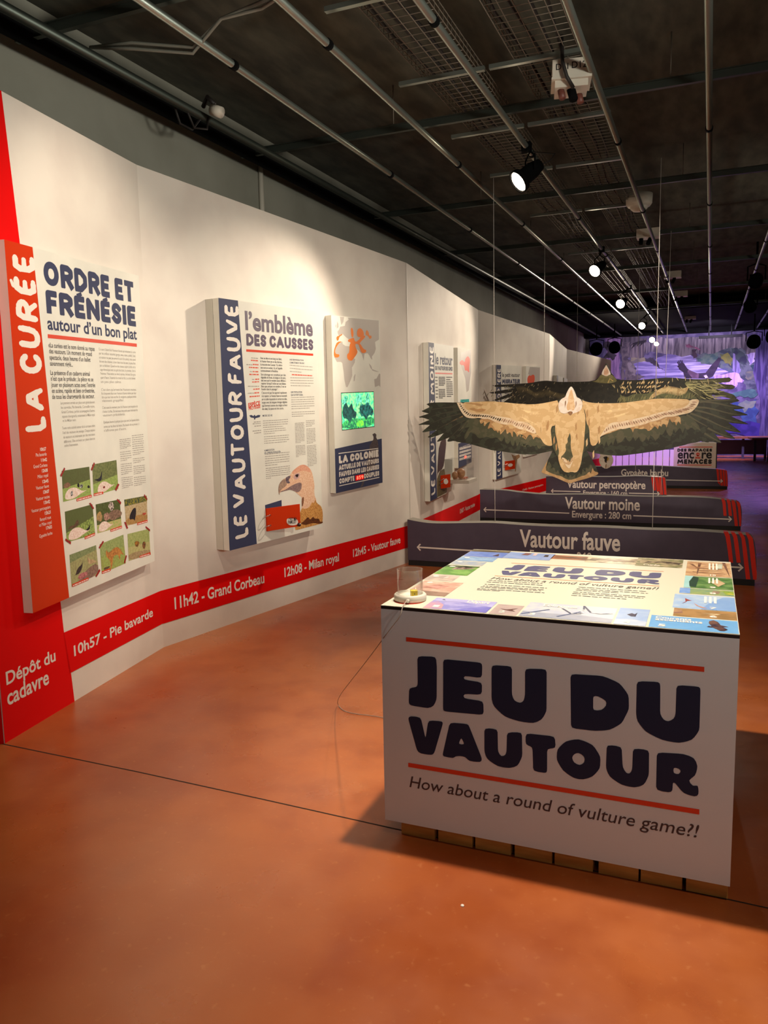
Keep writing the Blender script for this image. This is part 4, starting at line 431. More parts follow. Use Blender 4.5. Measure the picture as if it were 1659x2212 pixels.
# polished stained concrete: orange brown, cloudy, paler patches for a reflected light streak
def floor_mat():
    m = princ('stained_concrete',(190,92,44),.35); nt = m.node_tree; N = nt.nodes; b = N['Principled BSDF']; L = nt.links.new
    tc = N.new('ShaderNodeTexCoord')
    def noise(sc, det, lo, hi, st=(1,1,1)):
        mp = N.new('ShaderNodeMapping'); mp.inputs['Scale'].default_value = st; L(tc.outputs['Object'], mp.inputs[0])
        n = N.new('ShaderNodeTexNoise'); n.inputs['Scale'].default_value = sc; n.inputs['Detail'].default_value = det; L(mp.outputs[0], n.inputs['Vector'])
        r = N.new('ShaderNodeMapRange'); r.inputs['From Min'].default_value = lo; r.inputs['From Max'].default_value = hi; L(n.outputs[0], r.inputs['Value']); return r.outputs[0]
    def mix(f, a, c, amt=1):
        x = N.new('ShaderNodeMix'); x.data_type = 'RGBA'
        if amt != 1:
            mm = N.new('ShaderNodeMath'); mm.operation = 'MULTIPLY'; mm.inputs[1].default_value = amt; L(f, mm.inputs[0]); f = mm.outputs[0]
        L(f, x.inputs['Factor']); 
        if isinstance(a, tuple): x.inputs[6].default_value = (*lin(a),1)
        else: L(a, x.inputs[6])
        x.inputs[7].default_value = (*lin(c),1); return x.outputs[2]
    c = mix(noise(.9,5,.35,.65), (144,64,20), (180,100,50))
    c = mix(noise(5,8,.45,.75), c, (136,56,14), .6)
    c = mix(noise(.6,4,.52,.7,(1.2,.7,1)), c, (182,108,56), .7)  # pale patches help paint the streak of light reflected off the wall
    c = mix(noise(38,4,.62,.75), c, (196,130,80), .3)
    L(c, b.inputs['Base Color'])
    b.inputs['Specular IOR Level'].default_value = .75
    r = N.new('ShaderNodeMapRange'); r.inputs['To Min'].default_value = .24; r.inputs['To Max'].default_value = .42; L(noise(3,6,.3,.7), r.inputs['Value']); L(r.outputs[0], b.inputs['Roughness'])
    bp = N.new('ShaderNodeBump'); bp.inputs['Strength'].default_value = .05; bp.inputs['Distance'].default_value = .01; L(noise(9,5,.3,.7), bp.inputs['Height']); L(bp.outputs[0], b.inputs['Normal'])
    return m
M['floor'] = floor_mat()
# ------------------------------------------------------------------ mesh helpers
class MB:
    def __init__(s): s.v=[]; s.f=[]; s.c=[]; s.c2=[]; s.m=[]; s.sm=[]; s.j=0
    def add(s, vs, fs, c=None, c2=None, mi=0, smooth=False):
        n=len(s.v); s.v+=[tuple(p) for p in vs]
        for f in fs: s.f.append([n+i for i in f]); s.c.append(c); s.c2.append(c2 or c); s.m.append(mi); s.sm.append(smooth)
    def box(s, lo, hi, **k):
        x0,y0,z0=lo; x1,y1,z1=hi
        s.add([(x0,y0,z0),(x1,y0,z0),(x1,y1,z0),(x0,y1,z0),(x0,y0,z1),(x1,y0,z1),(x1,y1,z1),(x0,y1,z1)],[(0,3,2,1),(4,5,6,7),(0,1,5,4),(1,2,6,5),(2,3,7,6),(3,0,4,7)],**k)
    def tube(s, path, r, n=8, closed=False, cap=True, smooth=True, **k):
        P=[Vector(p) for p in path]; vs=[]; fs=[]; m=len(P); up=None
        for i,p in enumerate(P):
            a=P[(i-1)%m] if (closed or i>0) else p; b=P[(i+1)%m] if (closed or i<m-1) else p
            t=(b-a).normalized()
            if up is None: up=t.orthogonal().normalized()
            up=(up-t*up.dot(t)); up=up.normalized() if up.length>1e-6 else t.orthogonal().normalized()
            w=t.cross(up); rr=r[i] if isinstance(r,(list,tuple)) else r
            for j in range(n): a_=2*math.pi*j/n; vs.append(p+up*math.cos(a_)*rr+w*math.sin(a_)*rr)
        for i in range(m if closed else m-1):
            for j in range(n): q=(i+1)%m; fs.append((i*n+j,i*n+(j+1)%n,q*n+(j+1)%n,q*n+j))
        if cap and not closed: fs.append(tuple(range(n-1,-1,-1))); fs.append(tuple((m-1)*n+j for j in range(n)))
        s.add(vs,fs,smooth=smooth,**k)
    def lathe(s, prof, mat=None, n=24, **k):
        mat=mat or Matrix(); vs=[]; fs=[]; m=len(prof)
        for r,z in prof:
            for j in range(n): a=2*math.pi*j/n; vs.append(mat@Vector((r*math.cos(a),r*math.sin(a),z)))
        for i in range(m-1):
            for j in range(n): fs.append((i*n+j,i*n+(j+1)%n,(i+1)*n+(j+1)%n,(i+1)*n+j))
        s.add(vs,fs,smooth=True,**k)
    def poly(s, loops, fn, off=0, **k):
        """flat filled outline; loops in 2D (first outer, then holes), fn maps (u,v,off) to 3D"""
        if not isinstance(loops[0][0],(tuple,list)): loops=[loops]
        fl=[p for l in loops for p in l]
        tr=tessellate_polygon([[Vector((p[0],p[1],0)) for p in l] for l in loops])
        vs=[fn(p[0],p[1],off) for p in fl]; fs=[]
        for t in tr:
            a,b,c=[fl[i] for i in t]; ar=(b[0]-a[0])*(c[1]-a[1])-(b[1]-a[1])*(c[0]-a[0])
            if abs(ar)>1e-12: fs.append(tuple(t) if ar>0 else tuple(reversed(t)))
        s.add(vs,fs,**k)
    def prism(s, loop, fn, a, b, side=None, **k):
        """outline extruded from depth a (front) to b"""
        s.poly(loop,fn,a,**k); n=len(loop)
        vs=[fn(p[0],p[1],a) for p in loop]+[fn(p[0],p[1],b) for p in loop]
        kk=dict(k); kk.update(side or {}); s.add(vs,[(i,(i+1)%n,n+(i+1)%n,n+i) for i in range(n)],**kk)
        s.poly(loop,fn,b,**kk)
    def ribbon(s, line, w, fn, off=0, taper=False, **k):
        s.j=(s.j+1)%12; off+=s.j*6e-6; P=[Vector((p[0],p[1])) for p in line]; L=[];R=[]
        for i,p in enumerate(P):
            a=P[max(0,i-1)]; b=P[min(len(P)-1,i+1)]; t=(b-a); t=t.normalized() if t.length>0 else Vector((1,0)); nn=Vector((-t.y,t.x))
            ww=(w[min(i,len(w)-1)] if isinstance(w,(list,tuple)) else w)/2
            if taper: ww*=(1-.85*i/(len(P)-1))
            L.append(p+nn*ww); R.append(p-nn*ww)
        n=len(P); vs=[fn(p.x,p.y,off) for p in L]+[fn(p.x,p.y,off) for p in R]
        s.add(vs,[(n+i,n+i+1,i+1,i) for i in range(n-1)],**k)
    def disc(s, ctr, r, fn, off=0, n=12, ry=None, **k):
        ry=ry or r; s.poly([(ctr[0]+r*math.cos(2*math.pi*i/n),ctr[1]+ry*math.sin(2*math.pi*i/n)) for i in range(n)],fn,off,**k)
    def build(s, name, mats, parent=None):
        me=bpy.data.meshes.new(name); me.from_pydata(s.v,[],s.f)
        for m in (mats if isinstance(mats,(list,tuple)) else [mats]): me.materials.append(m)
        me.polygons.foreach_set('material_index',s.m); me.polygons.foreach_set('use_smooth',s.sm)
        if any(c for c in s.c):
            for nm,src in (('Col',s.c),('Col2',s.c2)):
                at=me.color_attributes.new(nm,'FLOAT_COLOR','CORNER'); data=[]
                for p,c in zip(me.polygons,src):
                    q=lin(c) if c else (.5,.5,.5)
                    data+= [q[0],q[1],q[2],1.0]*p.loop_total
                at.data.foreach_set('color',data)
        me.update(); o=bpy.data.objects.new(name,me); COL.objects.link(o)
        if parent: o.parent=parent
        return o
def tag(o,label,cat,group=None):
    o['label']=label; o['category']=cat
    if group: o['group']=group
    return o
def struct(o,label=None):
    o['kind']='structure'
    if label: o['label']=label
    return o
def empty(name,loc,label,cat,group=None):
    o=bpy.data.objects.new(name,None); COL.objects.link(o); o.location=loc; o.empty_display_size=.1; return tag(o,label,cat,group)
class Ctx:
    """builds parts given in world coordinates under a thing whose Empty stands at its base"""
    def __init__(s,o): s.o=o
    def put(s,mb,name,mats,label=None,parent=None):
        inv=Vector(s.o.location); mb.v=[tuple(Vector(p)-inv) for p in mb.v]
        p=mb.build(name,mats,parent or s.o)
        if label: p['label']=label
        return p
def chaikin(P,n=2,closed=True):
    for _ in range(n):
        Q=[]; m=len(P)
        rng=range(m) if closed else range(m-1)
        if not closed: Q.append(P[0])
        for i in rng:
            a=P[i]; b=P[(i+1)%m]; Q.append((a[0]*.75+b[0]*.25,a[1]*.75+b[1]*.25)); Q.append((a[0]*.25+b[0]*.75,a[1]*.25+b[1]*.75))
        if not closed: Q.append(P[-1])
        P=Q
    return P
# ------------------------------------------------------------------ lettering
_tc={}
def glyphs(txt,bold=0,shear=0):
    k=(txt,bold,shear)
    if k not in _tc:
        c=bpy.data.curves.new('type','FONT'); c.body=txt; c.size=1; c.offset=bold; c.fill_mode='FRONT'; c.shear=shear; c.resolution_u=4
        o=bpy.data.objects.new('type',c); COL.objects.link(o); bpy.context.view_layer.update()
        me=bpy.data.meshes.new_from_object(o.evaluated_get(bpy.context.evaluated_depsgraph_get()))
        vs=[(v.co.x,v.co.y) for v in me.vertices]; fs=[tuple(p.vertices) for p in me.polygons]
        bpy.data.objects.remove(o); bpy.data.curves.remove(c); bpy.data.meshes.remove(me); _tc[k]=(vs,fs)
    return _tc[k]
def text(mb,txt,box,fn,off=0,bold=0,shear=0,base=True,**k):
    """set txt so that it fills box ((u0,v0),(u1,v1)); v0 is the baseline"""
    vs,fs=glyphs(txt,bold,shear); (u0,v0),(u1,v1)=box
    xs=[p[0] for p in vs]; ys=[p[1] for p in vs]; x0,x1=min(xs),max(xs); y0=0 if base else min(ys); y1=max(ys)
    out=[fn(u0+(p[0]-x0)/(x1-x0)*(u1-u0),v0+(p[1]-y0)/(y1-y0)*(v1-v0),off) for p in vs]
    mb.add(out,fs,**k)
SK={'A':(.95,[[(0,0),(.5,1),(1,0)],[(.22,.32),(.78,.32)]]),'C':(.8,[[(1,.8),(.75,1),(.3,1),(0,.72),(0,.28),(.3,0),(.75,0),(1,.2)]]),'D':(.85,[[(0,0),(0,1),(.5,1),(1,.7),(1,.3),(.5,0),(0,0)]]),
'E':(.66,[[(1,1),(0,1),(0,0),(1,0)],[(0,.5),(.85,.5)]]),'F':(.64,[[(1,1),(0,1),(0,0)],[(0,.48),(.85,.48)]]),'G':(.85,[[(1,.8),(.75,1),(.3,1),(0,.72),(0,.28),(.3,0),(.75,0),(1,.2),(1,.42),(.65,.42)]]),
'I':(.0,[[(0,0),(0,1)]]),'J':(.6,[[(1,1),(1,.25),(.75,0),(.3,0),(0,.2)]]),'L':(.62,[[(0,1),(0,0),(1,0)]]),'M':(1.15,[[(0,0),(.12,1),(.5,.3),(.88,1),(1,0)]]),'N':(.85,[[(0,0),(0,1),(1,0),(1,1)]]),
'O':(.95,[[(.5,1),(.85,.88),(1,.5),(.85,.12),(.5,0),(.15,.12),(0,.5),(.15,.88),(.5,1)]]),'P':(.75,[[(0,0),(0,1),(.65,1),(1,.85),(1,.58),(.65,.42),(0,.42)]]),'R':(.8,[[(0,0),(0,1),(.65,1),(1,.85),(1,.62),(.65,.46),(0,.46)],[(.5,.46),(1,0)]]),
'S':(.7,[[(1,.82),(.7,1),(.28,1),(0,.82),(.12,.58),(.88,.42),(1,.18),(.72,0),(.3,0),(0,.18)]]),'T':(.8,[[(0,1),(1,1)],[(.5,1),(.5,0)]]),'U':(.85,[[(0,1),(0,.28),(.25,0),(.75,0),(1,.28),(1,1)]]),'V':(.9,[[(0,1),(.5,0),(1,1)]]),
'8':(.7,[[(.5,.5),(.1,.65),(.1,.88),(.5,1),(.9,.88),(.9,.65),(.5,.5),(0,.32),(0,.12),(.5,0),(1,.12),(1,.32),(.5,.5)]]),'5':(.65,[[(1,1),(.1,1),(0,.58),(.6,.62),(1,.42),(1,.15),(.6,0),(0,.06)]]),'9':(.7,[[(1,.6),(.5,.42),(0,.6),(0,.85),(.5,1),(1,.85),(1,.5),(.8,.1),(.4,0)]]),'2':(.65,[[(0,.8),(.3,1),(.75,1),(1,.75),(.9,.5),(0,0),(1,0)]])}
def heavy(mb,txt,box,fn,off=0,t=.3,gap=.1,brush=False,vertical=False,**k):
    """thick drawn capitals: wide blunt strokes, or brush strokes with round ends; vertical text climbs upwards"""
    (u0,v0),(u1,v1)=box; x=0; lay=[]
    for ch in txt:
        acc=ch in 'ÉÈ'; c='E' if acc else ch
        if c==' ': x+=.32; continue
        w,ls=SK[c]; w=max(w,t); lay.append((x,w,ls,acc,ch)); x+=w+gap
    tot=x-gap
    def mp(a,b,o):
        if vertical: return fn(u1-(u1-u0)*b, v0+(v1-v0)*a/tot, o)
        return fn(u0+(u1-u0)*a/tot, v0+(v1-v0)*b, o)
    rnd=random.Random(txt); base_off=off; cnt=0
    for x0,w,ls,acc,ch in lay:
        if acc: ls=ls+[[(.3,1.12+t*.3),(.75,1.22+t*.3)]]
        dy=rnd.uniform(-.03,.03) if brush else 0; rot=rnd.uniform(-.06,.06) if brush else 0
        for li,l in enumerate(ls):
            P=[(x0+t/2+p[0]*(w-t)+rot*(p[1]-.5),t/2+dy+p[1]*(1-t)) for p in l]
            tt=t*(.62 if (acc and li==len(ls)-1) else 1)
            if brush and len(P)>2: P=chaikin(P,1,False)
            elif ch=='O': P=chaikin(P[:-1],1); P=P+[P[0]]
            elif ch in 'CGSUJ': P=chaikin(P,1,False)
            n=len(P)
            for i in range(n-1):
                cnt+=1; off=base_off+.00003*(cnt%23); a=Vector(P[i]); b=Vector(P[i+1]); d=(b-a).normalized(); nn=Vector((-d.y,d.x))
                ea=tt*.42 if (i==0 and not brush and ch!='O') else 0; eb=tt*.42 if (i==n-2 and not brush and ch!='O') else 0
                wa=wb=tt/2
                if brush: wa*=1-.12*rnd.random(); wb*=(.72 if i==n-2 else 1-.1*rnd.random())
                q=[a-d*ea-nn*wa,b+d*eb-nn*wb,b+d*eb+nn*wb,a-d*ea+nn*wa]
                c=tt*.13
                if ea: q=[a-d*ea-nn*(wa-c),a-d*(ea-c)-nn*wa]+q[1:3]+[a-d*(ea-c)+nn*wa,a-d*ea+nn*(wa-c)]
                mb.add([mp(p.x,p.y,off) for p in q],[tuple(range(len(q)))],**k)
            for i in range(n):
                if 0<i<n-1 or brush or ch=='O':
                    cnt+=1; off=base_off+.00003*(cnt%23)
                    rr=tt/2*(.8 if brush and i in(0,n-1) else 1)
                    mb.add([mp(P[i][0]+rr*math.cos(j*.6283),P[i][1]+rr*math.sin(j*.6283),off) for j in range(10)],[tuple(range(10))],**k)
def bars(mb,rows,fn,off,h=.006,**k):
    """lines of small print, too fine to read: runs of word-length strokes"""
    rnd=random.Random(len(rows))
    for (a,b,c,d) in rows:
        L=c-a; x=0
        while x<abs(L)-.004:
            w=min(rnd.uniform(.006,.03),abs(L)-x)
            f0=x/abs(L); f1=(x+w)/abs(L); y0=b+(d-b)*f0; y1=b+(d-b)*f1; xa=a+L*f0; xb=a+L*f1
            mb.add([fn(xa,y0,off),fn(xb,y1,off),fn(xb,y1+h,off),fn(xa,y0+h,off)],[(0,1,2,3)],**k); x+=w+.0042
def crisp(P,n=1):
    """rounds an outline but leaves its sharp tips sharp"""
    for _ in range(n):
        Q=[]; m=len(P)
        for i in range(m):
            p=Vector(P[i-1]); c=Vector(P[i]); q=Vector(P[(i+1)%m]); u=p-c; w=q-c
            if u.length<1e-6 or w.length<1e-6: continue
            if u.angle(w)<1.25: Q.append(tuple(c))
            else: Q+= [tuple(c+u*.25),tuple(c+w*.25)]
        P=Q
    return P
def roughen(P,amp,n=2):
    rr=random.Random(int(P[0][0]*977+P[1][1]*331))
    for _ in range(n):
        Q=[]
        for a,b in zip(P,P[1:]+P[:1]):
            L=math.hypot(b[0]-a[0],b[1]-a[1]); k=min(amp,L*.22); Q+=[a,((a[0]+b[0])/2+rr.uniform(-k,k),(a[1]+b[1])/2+rr.uniform(-k,k))]
        P=Q
    return P
def wallfn(o,u,n):
    o=Vector(o);u=Vector(u).normalized();n=Vector(n)
    return lambda a,b,c=0: o+u*a+Vector((0,0,b))+n*c
P=[(-2.845,2.404),(-3.1,3.83),(-2.615,6.92),(-2.735,9.75),(-2.36,12.52),(-2.53,15.15),(-2.09,18.4)]
WF=[]
for a,b in zip(P,P[1:]):
    u=Vector((b[0]-a[0],b[1]-a[1],0)).normalized(); n=u.cross(Vector((0,0,1))); WF.append((wallfn((a[0],a[1],0),u,n),(Vector(b)-Vector(a)).length))
def upright(fn,d,r,k=0):
    um=(r[0]+r[1])/2
    return lambda a,b,c=0: fn(a,b+k*(a-um),(c*.3 if 0<c<.008 else c)+d)
def fillet(P,r):
    Q=[]; m=len(P)
    for i in range(m):
        p=Vector(P[i-1]); c=Vector(P[i]); q=Vector(P[(i+1)%m]); u=p-c; w=q-c
        a=c+u*min(.42,r/max(u.length,1e-6)); b=c+w*min(.42,r/max(w.length,1e-6)); Q+= [tuple(a),tuple(a*.3+c*.5+b*.2),tuple(a*.2+c*.5+b*.3),tuple(b)]
    return Q
def shift(fn,d): return lambda a,b,c=0: fn(a,b,c+d)
XZ=lambda y: (lambda a,b,c=0: Vector((a,y-c,b)))
# ================================================================== the hall
TOPZ=[2.84,2.868,2.782,2.685,2.60,2.551,2.499]
m=MB(); m.box((-6,-3,-.1),(4,27,0)); fl=struct(m.build('floor',M['floor']))
m=MB()
for seg in [[(-2.86,2.397),(-2.089,2.385),(-1.514,2.366),(-.97,2.345),(.1,2.323),(.6,2.305),(3.1,2.28)]]: m.ribbon(seg,.006,lambda a,b,c=0:Vector((a,b,c)),.0006)
struct(m.build('trim_1',M['gap']))  # thin dark saw-cut joint in the concrete
m=MB(); s_=.0107
def ceil_box(m,x0,x1,y0,y1,z,t): m.add([(x,y,z+dz+s_*y) for dz in (0,t) for x,y in ((x0,y0),(x1,y0),(x1,y1),(x0,y1))],[(3,2,1,0),(4,5,6,7),(0,1,5,4),(1,2,6,5),(2,3,7,6),(3,0,4,7)])
ceil_box(m,-6,4,-3,27,3.72,.1); struct(m.build('ceiling',M['ceiling']))
m=MB(); m.box((-3.75,-3,0),(-3.62,26.3,3.9)); wl=struct(m.build('wall_left',M['grey']))
m=MB(); m.tube([(-3.6,6.05,2.4),(-3.6,6.05,3.52)],.022); m.build('conduit',M['plastic'],wl)
m=MB(); m.box((-6,25.05,0),(4,25.2,4)); wb=struct(m.build('wall_back',M['black' if 0 else 'ceiling']))
m=MB(); m.box((1.55,19.5,0),(1.7,25,4)); m.box((1.55,19.4,0),(3.4,19.5,4)); m.box((3.3,-3,0),(3.4,19.4,4)); struct(m.build('wall_right',M['ceiling']))
m=MB(); m.box((-6,-3.1,0),(4,-3,4)); struct(m.build('wall_front',M['ceiling']))
m=MB(); ceil_box(m,-3.6,1.55,24.7,25.04,3.29,.5); struct(m.build('trim_2',M['blackmetal']))
m=MB(); ceil_box(m,-3.6,1.54,19.2,24.69,3.42,.2); struct(m.build('added_soffit',M['blackmetal']))  # black panel added so the far ceiling stays dark
# white zigzag exhibition wall
m=MB(); n=len(P)
pp=[(-3.45,2.05)]+P; tz=[2.83]+TOPZ
vs=[]; fs=[]
for (x,y),z in zip(pp,tz): vs+=[(x,y,0),(x,y,z),(x-.12,y,z),(x-.12,y,0)]
for i in range(len(pp)-1):
    a=4*i; b=a+4; fs+=[(a,b,b+1,a+1),(a+1,b+1,b+2,a+2),(a+2,b+2,b+3,a+3)]
fs+=[(0,1,2,3),(4*len(pp)-1,4*len(pp)-2,4*len(pp)-3,4*len(pp)-4)]
m.add(vs,fs); ww=struct(m.build('wall_white',M['white']),'white zigzag exhibition wall with a red timeline band')
m=MB()
A=WF[0][0]; red=D['redA']
m.poly([(-.0,.0),(red[3][0],.0),(red[2][0],.157),(red[4][0],.382),(red[1][0],2.214),(red[0][0],2.845),(0,2.84)],A,.002)
m.add([(-3.45,2.05,.0),(-2.8455,2.4025,.0),(-2.8455,2.4025,2.838),(-3.45,2.05,2.83)],[(0,1,2,3)])
m.v[-4:]=[(x+.002,y-.003,z) for x,y,z in m.v[-4:]]
m.poly([(.49,.155),(WF[0][1],.152),(WF[0][1],.36),(.465,.372)],A,.002)
for i in range(1,6): f,L=WF[i]; m.poly([(0,.15),(L,.147),(L,.355),(0,.36)],f,.002)
m.build('red_band',M['red'],ww)
m=MB()
for t,b,w in [("10h57 - Pie bavarde",'b1',0),("11h42 - Grand Corbeau",'b2',1),("12h08 - Milan royal",'b3',1),("12h45 - Vautour fauve",'b4',1),("13h07 - Vautour moine",'b5',2),("13h42 - Vautour percnoptère",'b6',3),("Dépôt du",'b7',0),("cadavre",'b8',0)]:
    (u0_,v0_),(u1_,v1_)=D[b]; text(m,t,((u0_,v0_),(u1_,v0_+(v1_-v0_)*1.17)),WF[w][0],.0028,bold=.02)
m.build('timeline_lettering',M['cream'],ww)
m=MB()
for i in (2,3,4,5): f,L=WF[i]; m.poly([(-.006,0),(.006,0),(.006,TOPZ[i]),(-.006,TOPZ[i])],f,.0015)
m.build('panel_seam',M['edge'],ww)
# ------------------------------------------------------------------ painted scene on the far wall
mu=MB(); f=XZ(25.04)
LAY=[('bg',[(-3.5,0),(1.56,0),(1.56,3.6),(-3.5,3.6)],(96,86,120),(66,58,92)),
('topl',0,(92,82,92),(60,52,64)),('sky1',0,(118,108,116),(66,58,72)),('pale1',0,(136,124,134),(76,68,86)),('cliffL',0,(150,116,156),(112,84,128)),('rockL',0,(70,60,74),(104,92,98)),('cliff2',0,(118,104,110),(76,66,80)),('yel',0,(132,122,104),(104,96,100)),('stripe1',0,(112,100,150),(176,162,210)),('field',0,(104,92,150),(168,152,206)),('mass',0,(52,58,72),(86,92,100)),
('vult',0,(84,74,84),(128,116,122)),('branch',0,(64,56,76),(48,40,56)),('plant',0,(34,28,34),(60,50,62)),('snag',0,(150,130,176),(90,76,110)),('red',0,(122,70,96),(92,56,76)),('dk1',0,(44,32,46),(60,44,58)),('bg2',0,(104,94,100),(78,70,84)),
('grn1',0,(58,80,86),(86,100,96)),('casc',0,(184,168,208),(120,104,156)),('grn2',0,(84,92,96),(70,76,106)),('dgrn',0,(40,42,62),(56,66,72)),('yel2',0,(112,108,56),(80,86,60)),('str2',0,(128,116,166),(80,70,110)),('teal',0,(44,76,80),(34,52,66)),('olv',0,(102,102,88),(76,82,84)),('falls',0,(190,160,226),(146,116,196)),
('tealb',0,(54,80,130),(44,62,112)),('grn3',0,(70,106,102),(54,86,90)),('sage',0,(118,126,112),(96,108,108)),('purp',0,(40,28,104),(56,40,124)),('tree',0,(88,76,124),(48,38,82)),('eagle',0,(44,32,54),(56,42,66)),('eaglep',0,(112,82,112),(84,60,86)),('eagleh',0,(214,196,232),(180,160,210)),('feath',0,(30,26,34),(40,34,44))]
for i,(k,pts_,c,c2) in enumerate(LAY):
    q=pts_ or roughen(D['mural'][k],.0 if k in('eagle','eaglep','eagleh','feath') else .09)
    q=[(max(-3.5,min(1.545,a)),b) for a,b in q]
    mu.poly(q,f,.0006*i,c=c,c2=c2,mi=1 if k in ('cliffL','cliff2','tree','casc','falls','sky1','pale1','topl','str2') else (2 if k in ('field','stripe1') else 0))
for q in D['m_ef']: mu.ribbon(chaikin(q,2,False),[.06]*10+[.02]*20,f,.03,c=(44,32,54),c2=(40,30,50))
mu.build('landscape_mural',[M['mural'],M['muralv'],M['muralh']],wb)
# ------------------------------------------------------------------ ceiling grid
def zc(y,d=0): return 3.33+s_*y+d
PIPES=[(-.07,'straight above the right end of the signs'),(-.70,'beside the white junction box'),(-1.345,'carrying the lit spotlights'),(-1.94,'next left of the spotlight pipe'),(-2.53,'over the zigzag white wall'),(.57,'second from the right, with dark clamps'),(1.13,'rightmost, far back on the right')]
for x,l in PIPES:
    e=empty('ceiling_pipe',(x,12,zc(12)),'steel ceiling pipe, '+l,'pipe','steel pipes of the ceiling grid'); C=Ctx(e)
    m=MB(); m.tube([(x,-2,zc(-2)),(x,24.69,zc(24.69))],.021,10); C.put(m,'tube',M['steel'])
    for k in range(10): y=4.0+2.35*k; m=MB(); m.tube([(x,y-.02,zc(y)),(x,y+.02,zc(y))],.027,10); C.put(m,'clamp_joint',M['blackmetal'])
e=empty('ceiling_pipe',(-3.15,12,zc(12)),'thick dark double pipe along the top of the grey wall','pipe','steel pipes of the ceiling grid'); C=Ctx(e)
m=MB(); m.tube([(-3.15,-2,zc(-2)),(-3.15,24.7,zc(24.7))],.028,10); C.put(m,'tube',M['darksteel'])
m=MB(); m.tube([(-3.42,-2,zc(-2,.09)),(-3.42,24.7,zc(24.7,.09))],.06,10); C.put(m,'duct',M['blackmetal'])
for k,y in enumerate([3.4,5.6,7.97,10.35,12.8,15.6,18.7]):
    e=empty('cross_beam',(-.8,y,zc(y,.09)),'steel crossbeam of the ceiling grid, '+['nearest, at the top left corner','second, just behind the junction box','third, behind the nearest lit spotlight','fourth, behind the round detector','fifth, above the second lit spotlight','sixth, above the third lit spotlight','farthest of the row'][k],'beam','crossbeams of the ceiling grid'); C=Ctx(e)
    m=MB(); z=zc(y,.075); m.box((-3.5,y-.016,z-.015),(3.2,y+.016,z+.03)); m.box((-3.5,y-.03,z+.03),(3.2,y+.03,z+.035)); C.put(m,'profile',M['darksteel'])
    for x in (-2.2,-.3,1.0): m=MB(); m.tube([(x,y,z+.03),(x,y,zc(y,.39))],.004,6); C.put(m,'hanger_rod',M['wire'])
# cable trays of welded wire
def tray(x0,x1,label):
    e=empty('cable_tray',((x0+x1)/2,8,zc(8,.17)),label,'cable tray','wire cable trays'); C=Ctx(e); m=MB(); y0,y1=2.6,21.0; b=.14
    for x,dz in [(x0,.07),(x0,.035)]+[(x0+(x1-x0)*i/5,0) for i in range(6)]+[(x1,.035),(x1,.07)]: m.tube([(x,y0,zc(y0,b+dz)),(x,y1,zc(y1,b+dz))],.003,5)
    y=y0
    while y<y1: m.tube([(x0,y,zc(y,b+.075)),(x0,y,zc(y,b)),(x1,y,zc(y,b)),(x1,y,zc(y,b+.075))],.0028,5); y+=.075 if y<9 else .15
    C.put(m,'wire_mesh',M['wire'])
    m=MB()
    for i in range(4):
        x=x0+(x1-x0)*(.15+.2*i); m.tube([(x+.03*math.sin(1.7*k+i),y0+k*.6,zc(y0+k*.6,b+.018)) for k in range(31)],.009,6)
    C.put(m,'cable_bundle',M['cable'])
    for y in (3.9,4.95,6.05,7.2,8.9,11.4): m=MB(); m.box((x0-.15,y-.015,zc(y,b-.035)),(x1+.06,y+.015,zc(y,b-.01))); C.put(m,'support_bar',M['steel'])
tray(-1.75,-1.4,'wire mesh cable tray left of the spotlight pipe'); tray(-1.16,-.78,'wide wire mesh cable tray above the white junction box')
# junction box with plugs
e=empty('junction_box',(-.87,5.02,zc(5,-.02)),'white plastic junction box marked D12 under the cable tray','junction box'); C=Ctx(e)
m=MB(); c0=Vector((-.83,5.02,zc(5,-.0))); rz=Matrix.Rotation(math.radians(12),3,'Z')
def bx(m,lo,hi):
    q=[c0+rz@Vector((x,y,z)) for z in (lo[2],hi[2]) for x,y in ((lo[0],lo[1]),(hi[0],lo[1]),(hi[0],hi[1]),(lo[0],hi[1]))]
    m.add(q,[(3,2,1,0),(4,5,6,7),(0,1,5,4),(1,2,6,5),(2,3,7,6),(3,0,4,7)])
bx(m,(-.11,-.09,-.02),(.11,.12,.075)); bx(m,(-.115,-.095,-.035),(.115,.125,-.022)); C.put(m,'body',M['plastic'])
m=MB(); bx(m,(-.095,-.075,-.075),(.095,.105,-.036)); C.put(m,'lid',M['plastic'])
m=MB(); fj=lambda a,b,c=0: c0+rz@Vector((a,-.09-c,b)); text(m,'D12',((.0,.018),(.085,.055)),fj,.002,bold=.01); text(m,'D11',((-.09,.016),(-.02,.05)),fj,.002,bold=.01); C.put(m,'marker_writing',M['black'])
m=MB(); m.tube([c0+rz@Vector(q) for q in ((-.06,-.1,.2),(-.055,-.12,.05),(-.03,-.13,-.04),(.01,-.09,-.09))],.011,8); C.put(m,'cable',M['cable'])
m=MB()
for dx,dy in ((-.06,-.03),(.05,.06)): m.tube([c0+rz@Vector((dx,dy,-.07)),c0+rz@Vector((dx+.01,dy-.02,-.13))],.02,10)
C.put(m,'plug',M['brown']); m=MB(); m.tube([c0+rz@Vector((0,-.02,-.07)),c0+rz@Vector((.015,-.05,-.14))],.026,10); C.put(m,'black_plug',M['blackmetal'])
e=empty('smoke_detector',(-.75,8.83,zc(8.8,.1)),'round white smoke detector on the ceiling behind a pipe','detector'); C=Ctx(e); T4=Matrix.Translation((-.75,8.83,zc(8.8,.1)))
m=MB(); m.lathe([(0,-.03),(.11,-.03),(.13,.0),(.135,.09),(0,.09)],T4,28); C.put(m,'base',M['plastic']); m=MB(); m.lathe([(0,-.075),(.06,-.072),(.085,-.05),(.09,-.03)],T4,28); C.put(m,'sensor_cap',M['plastic'])
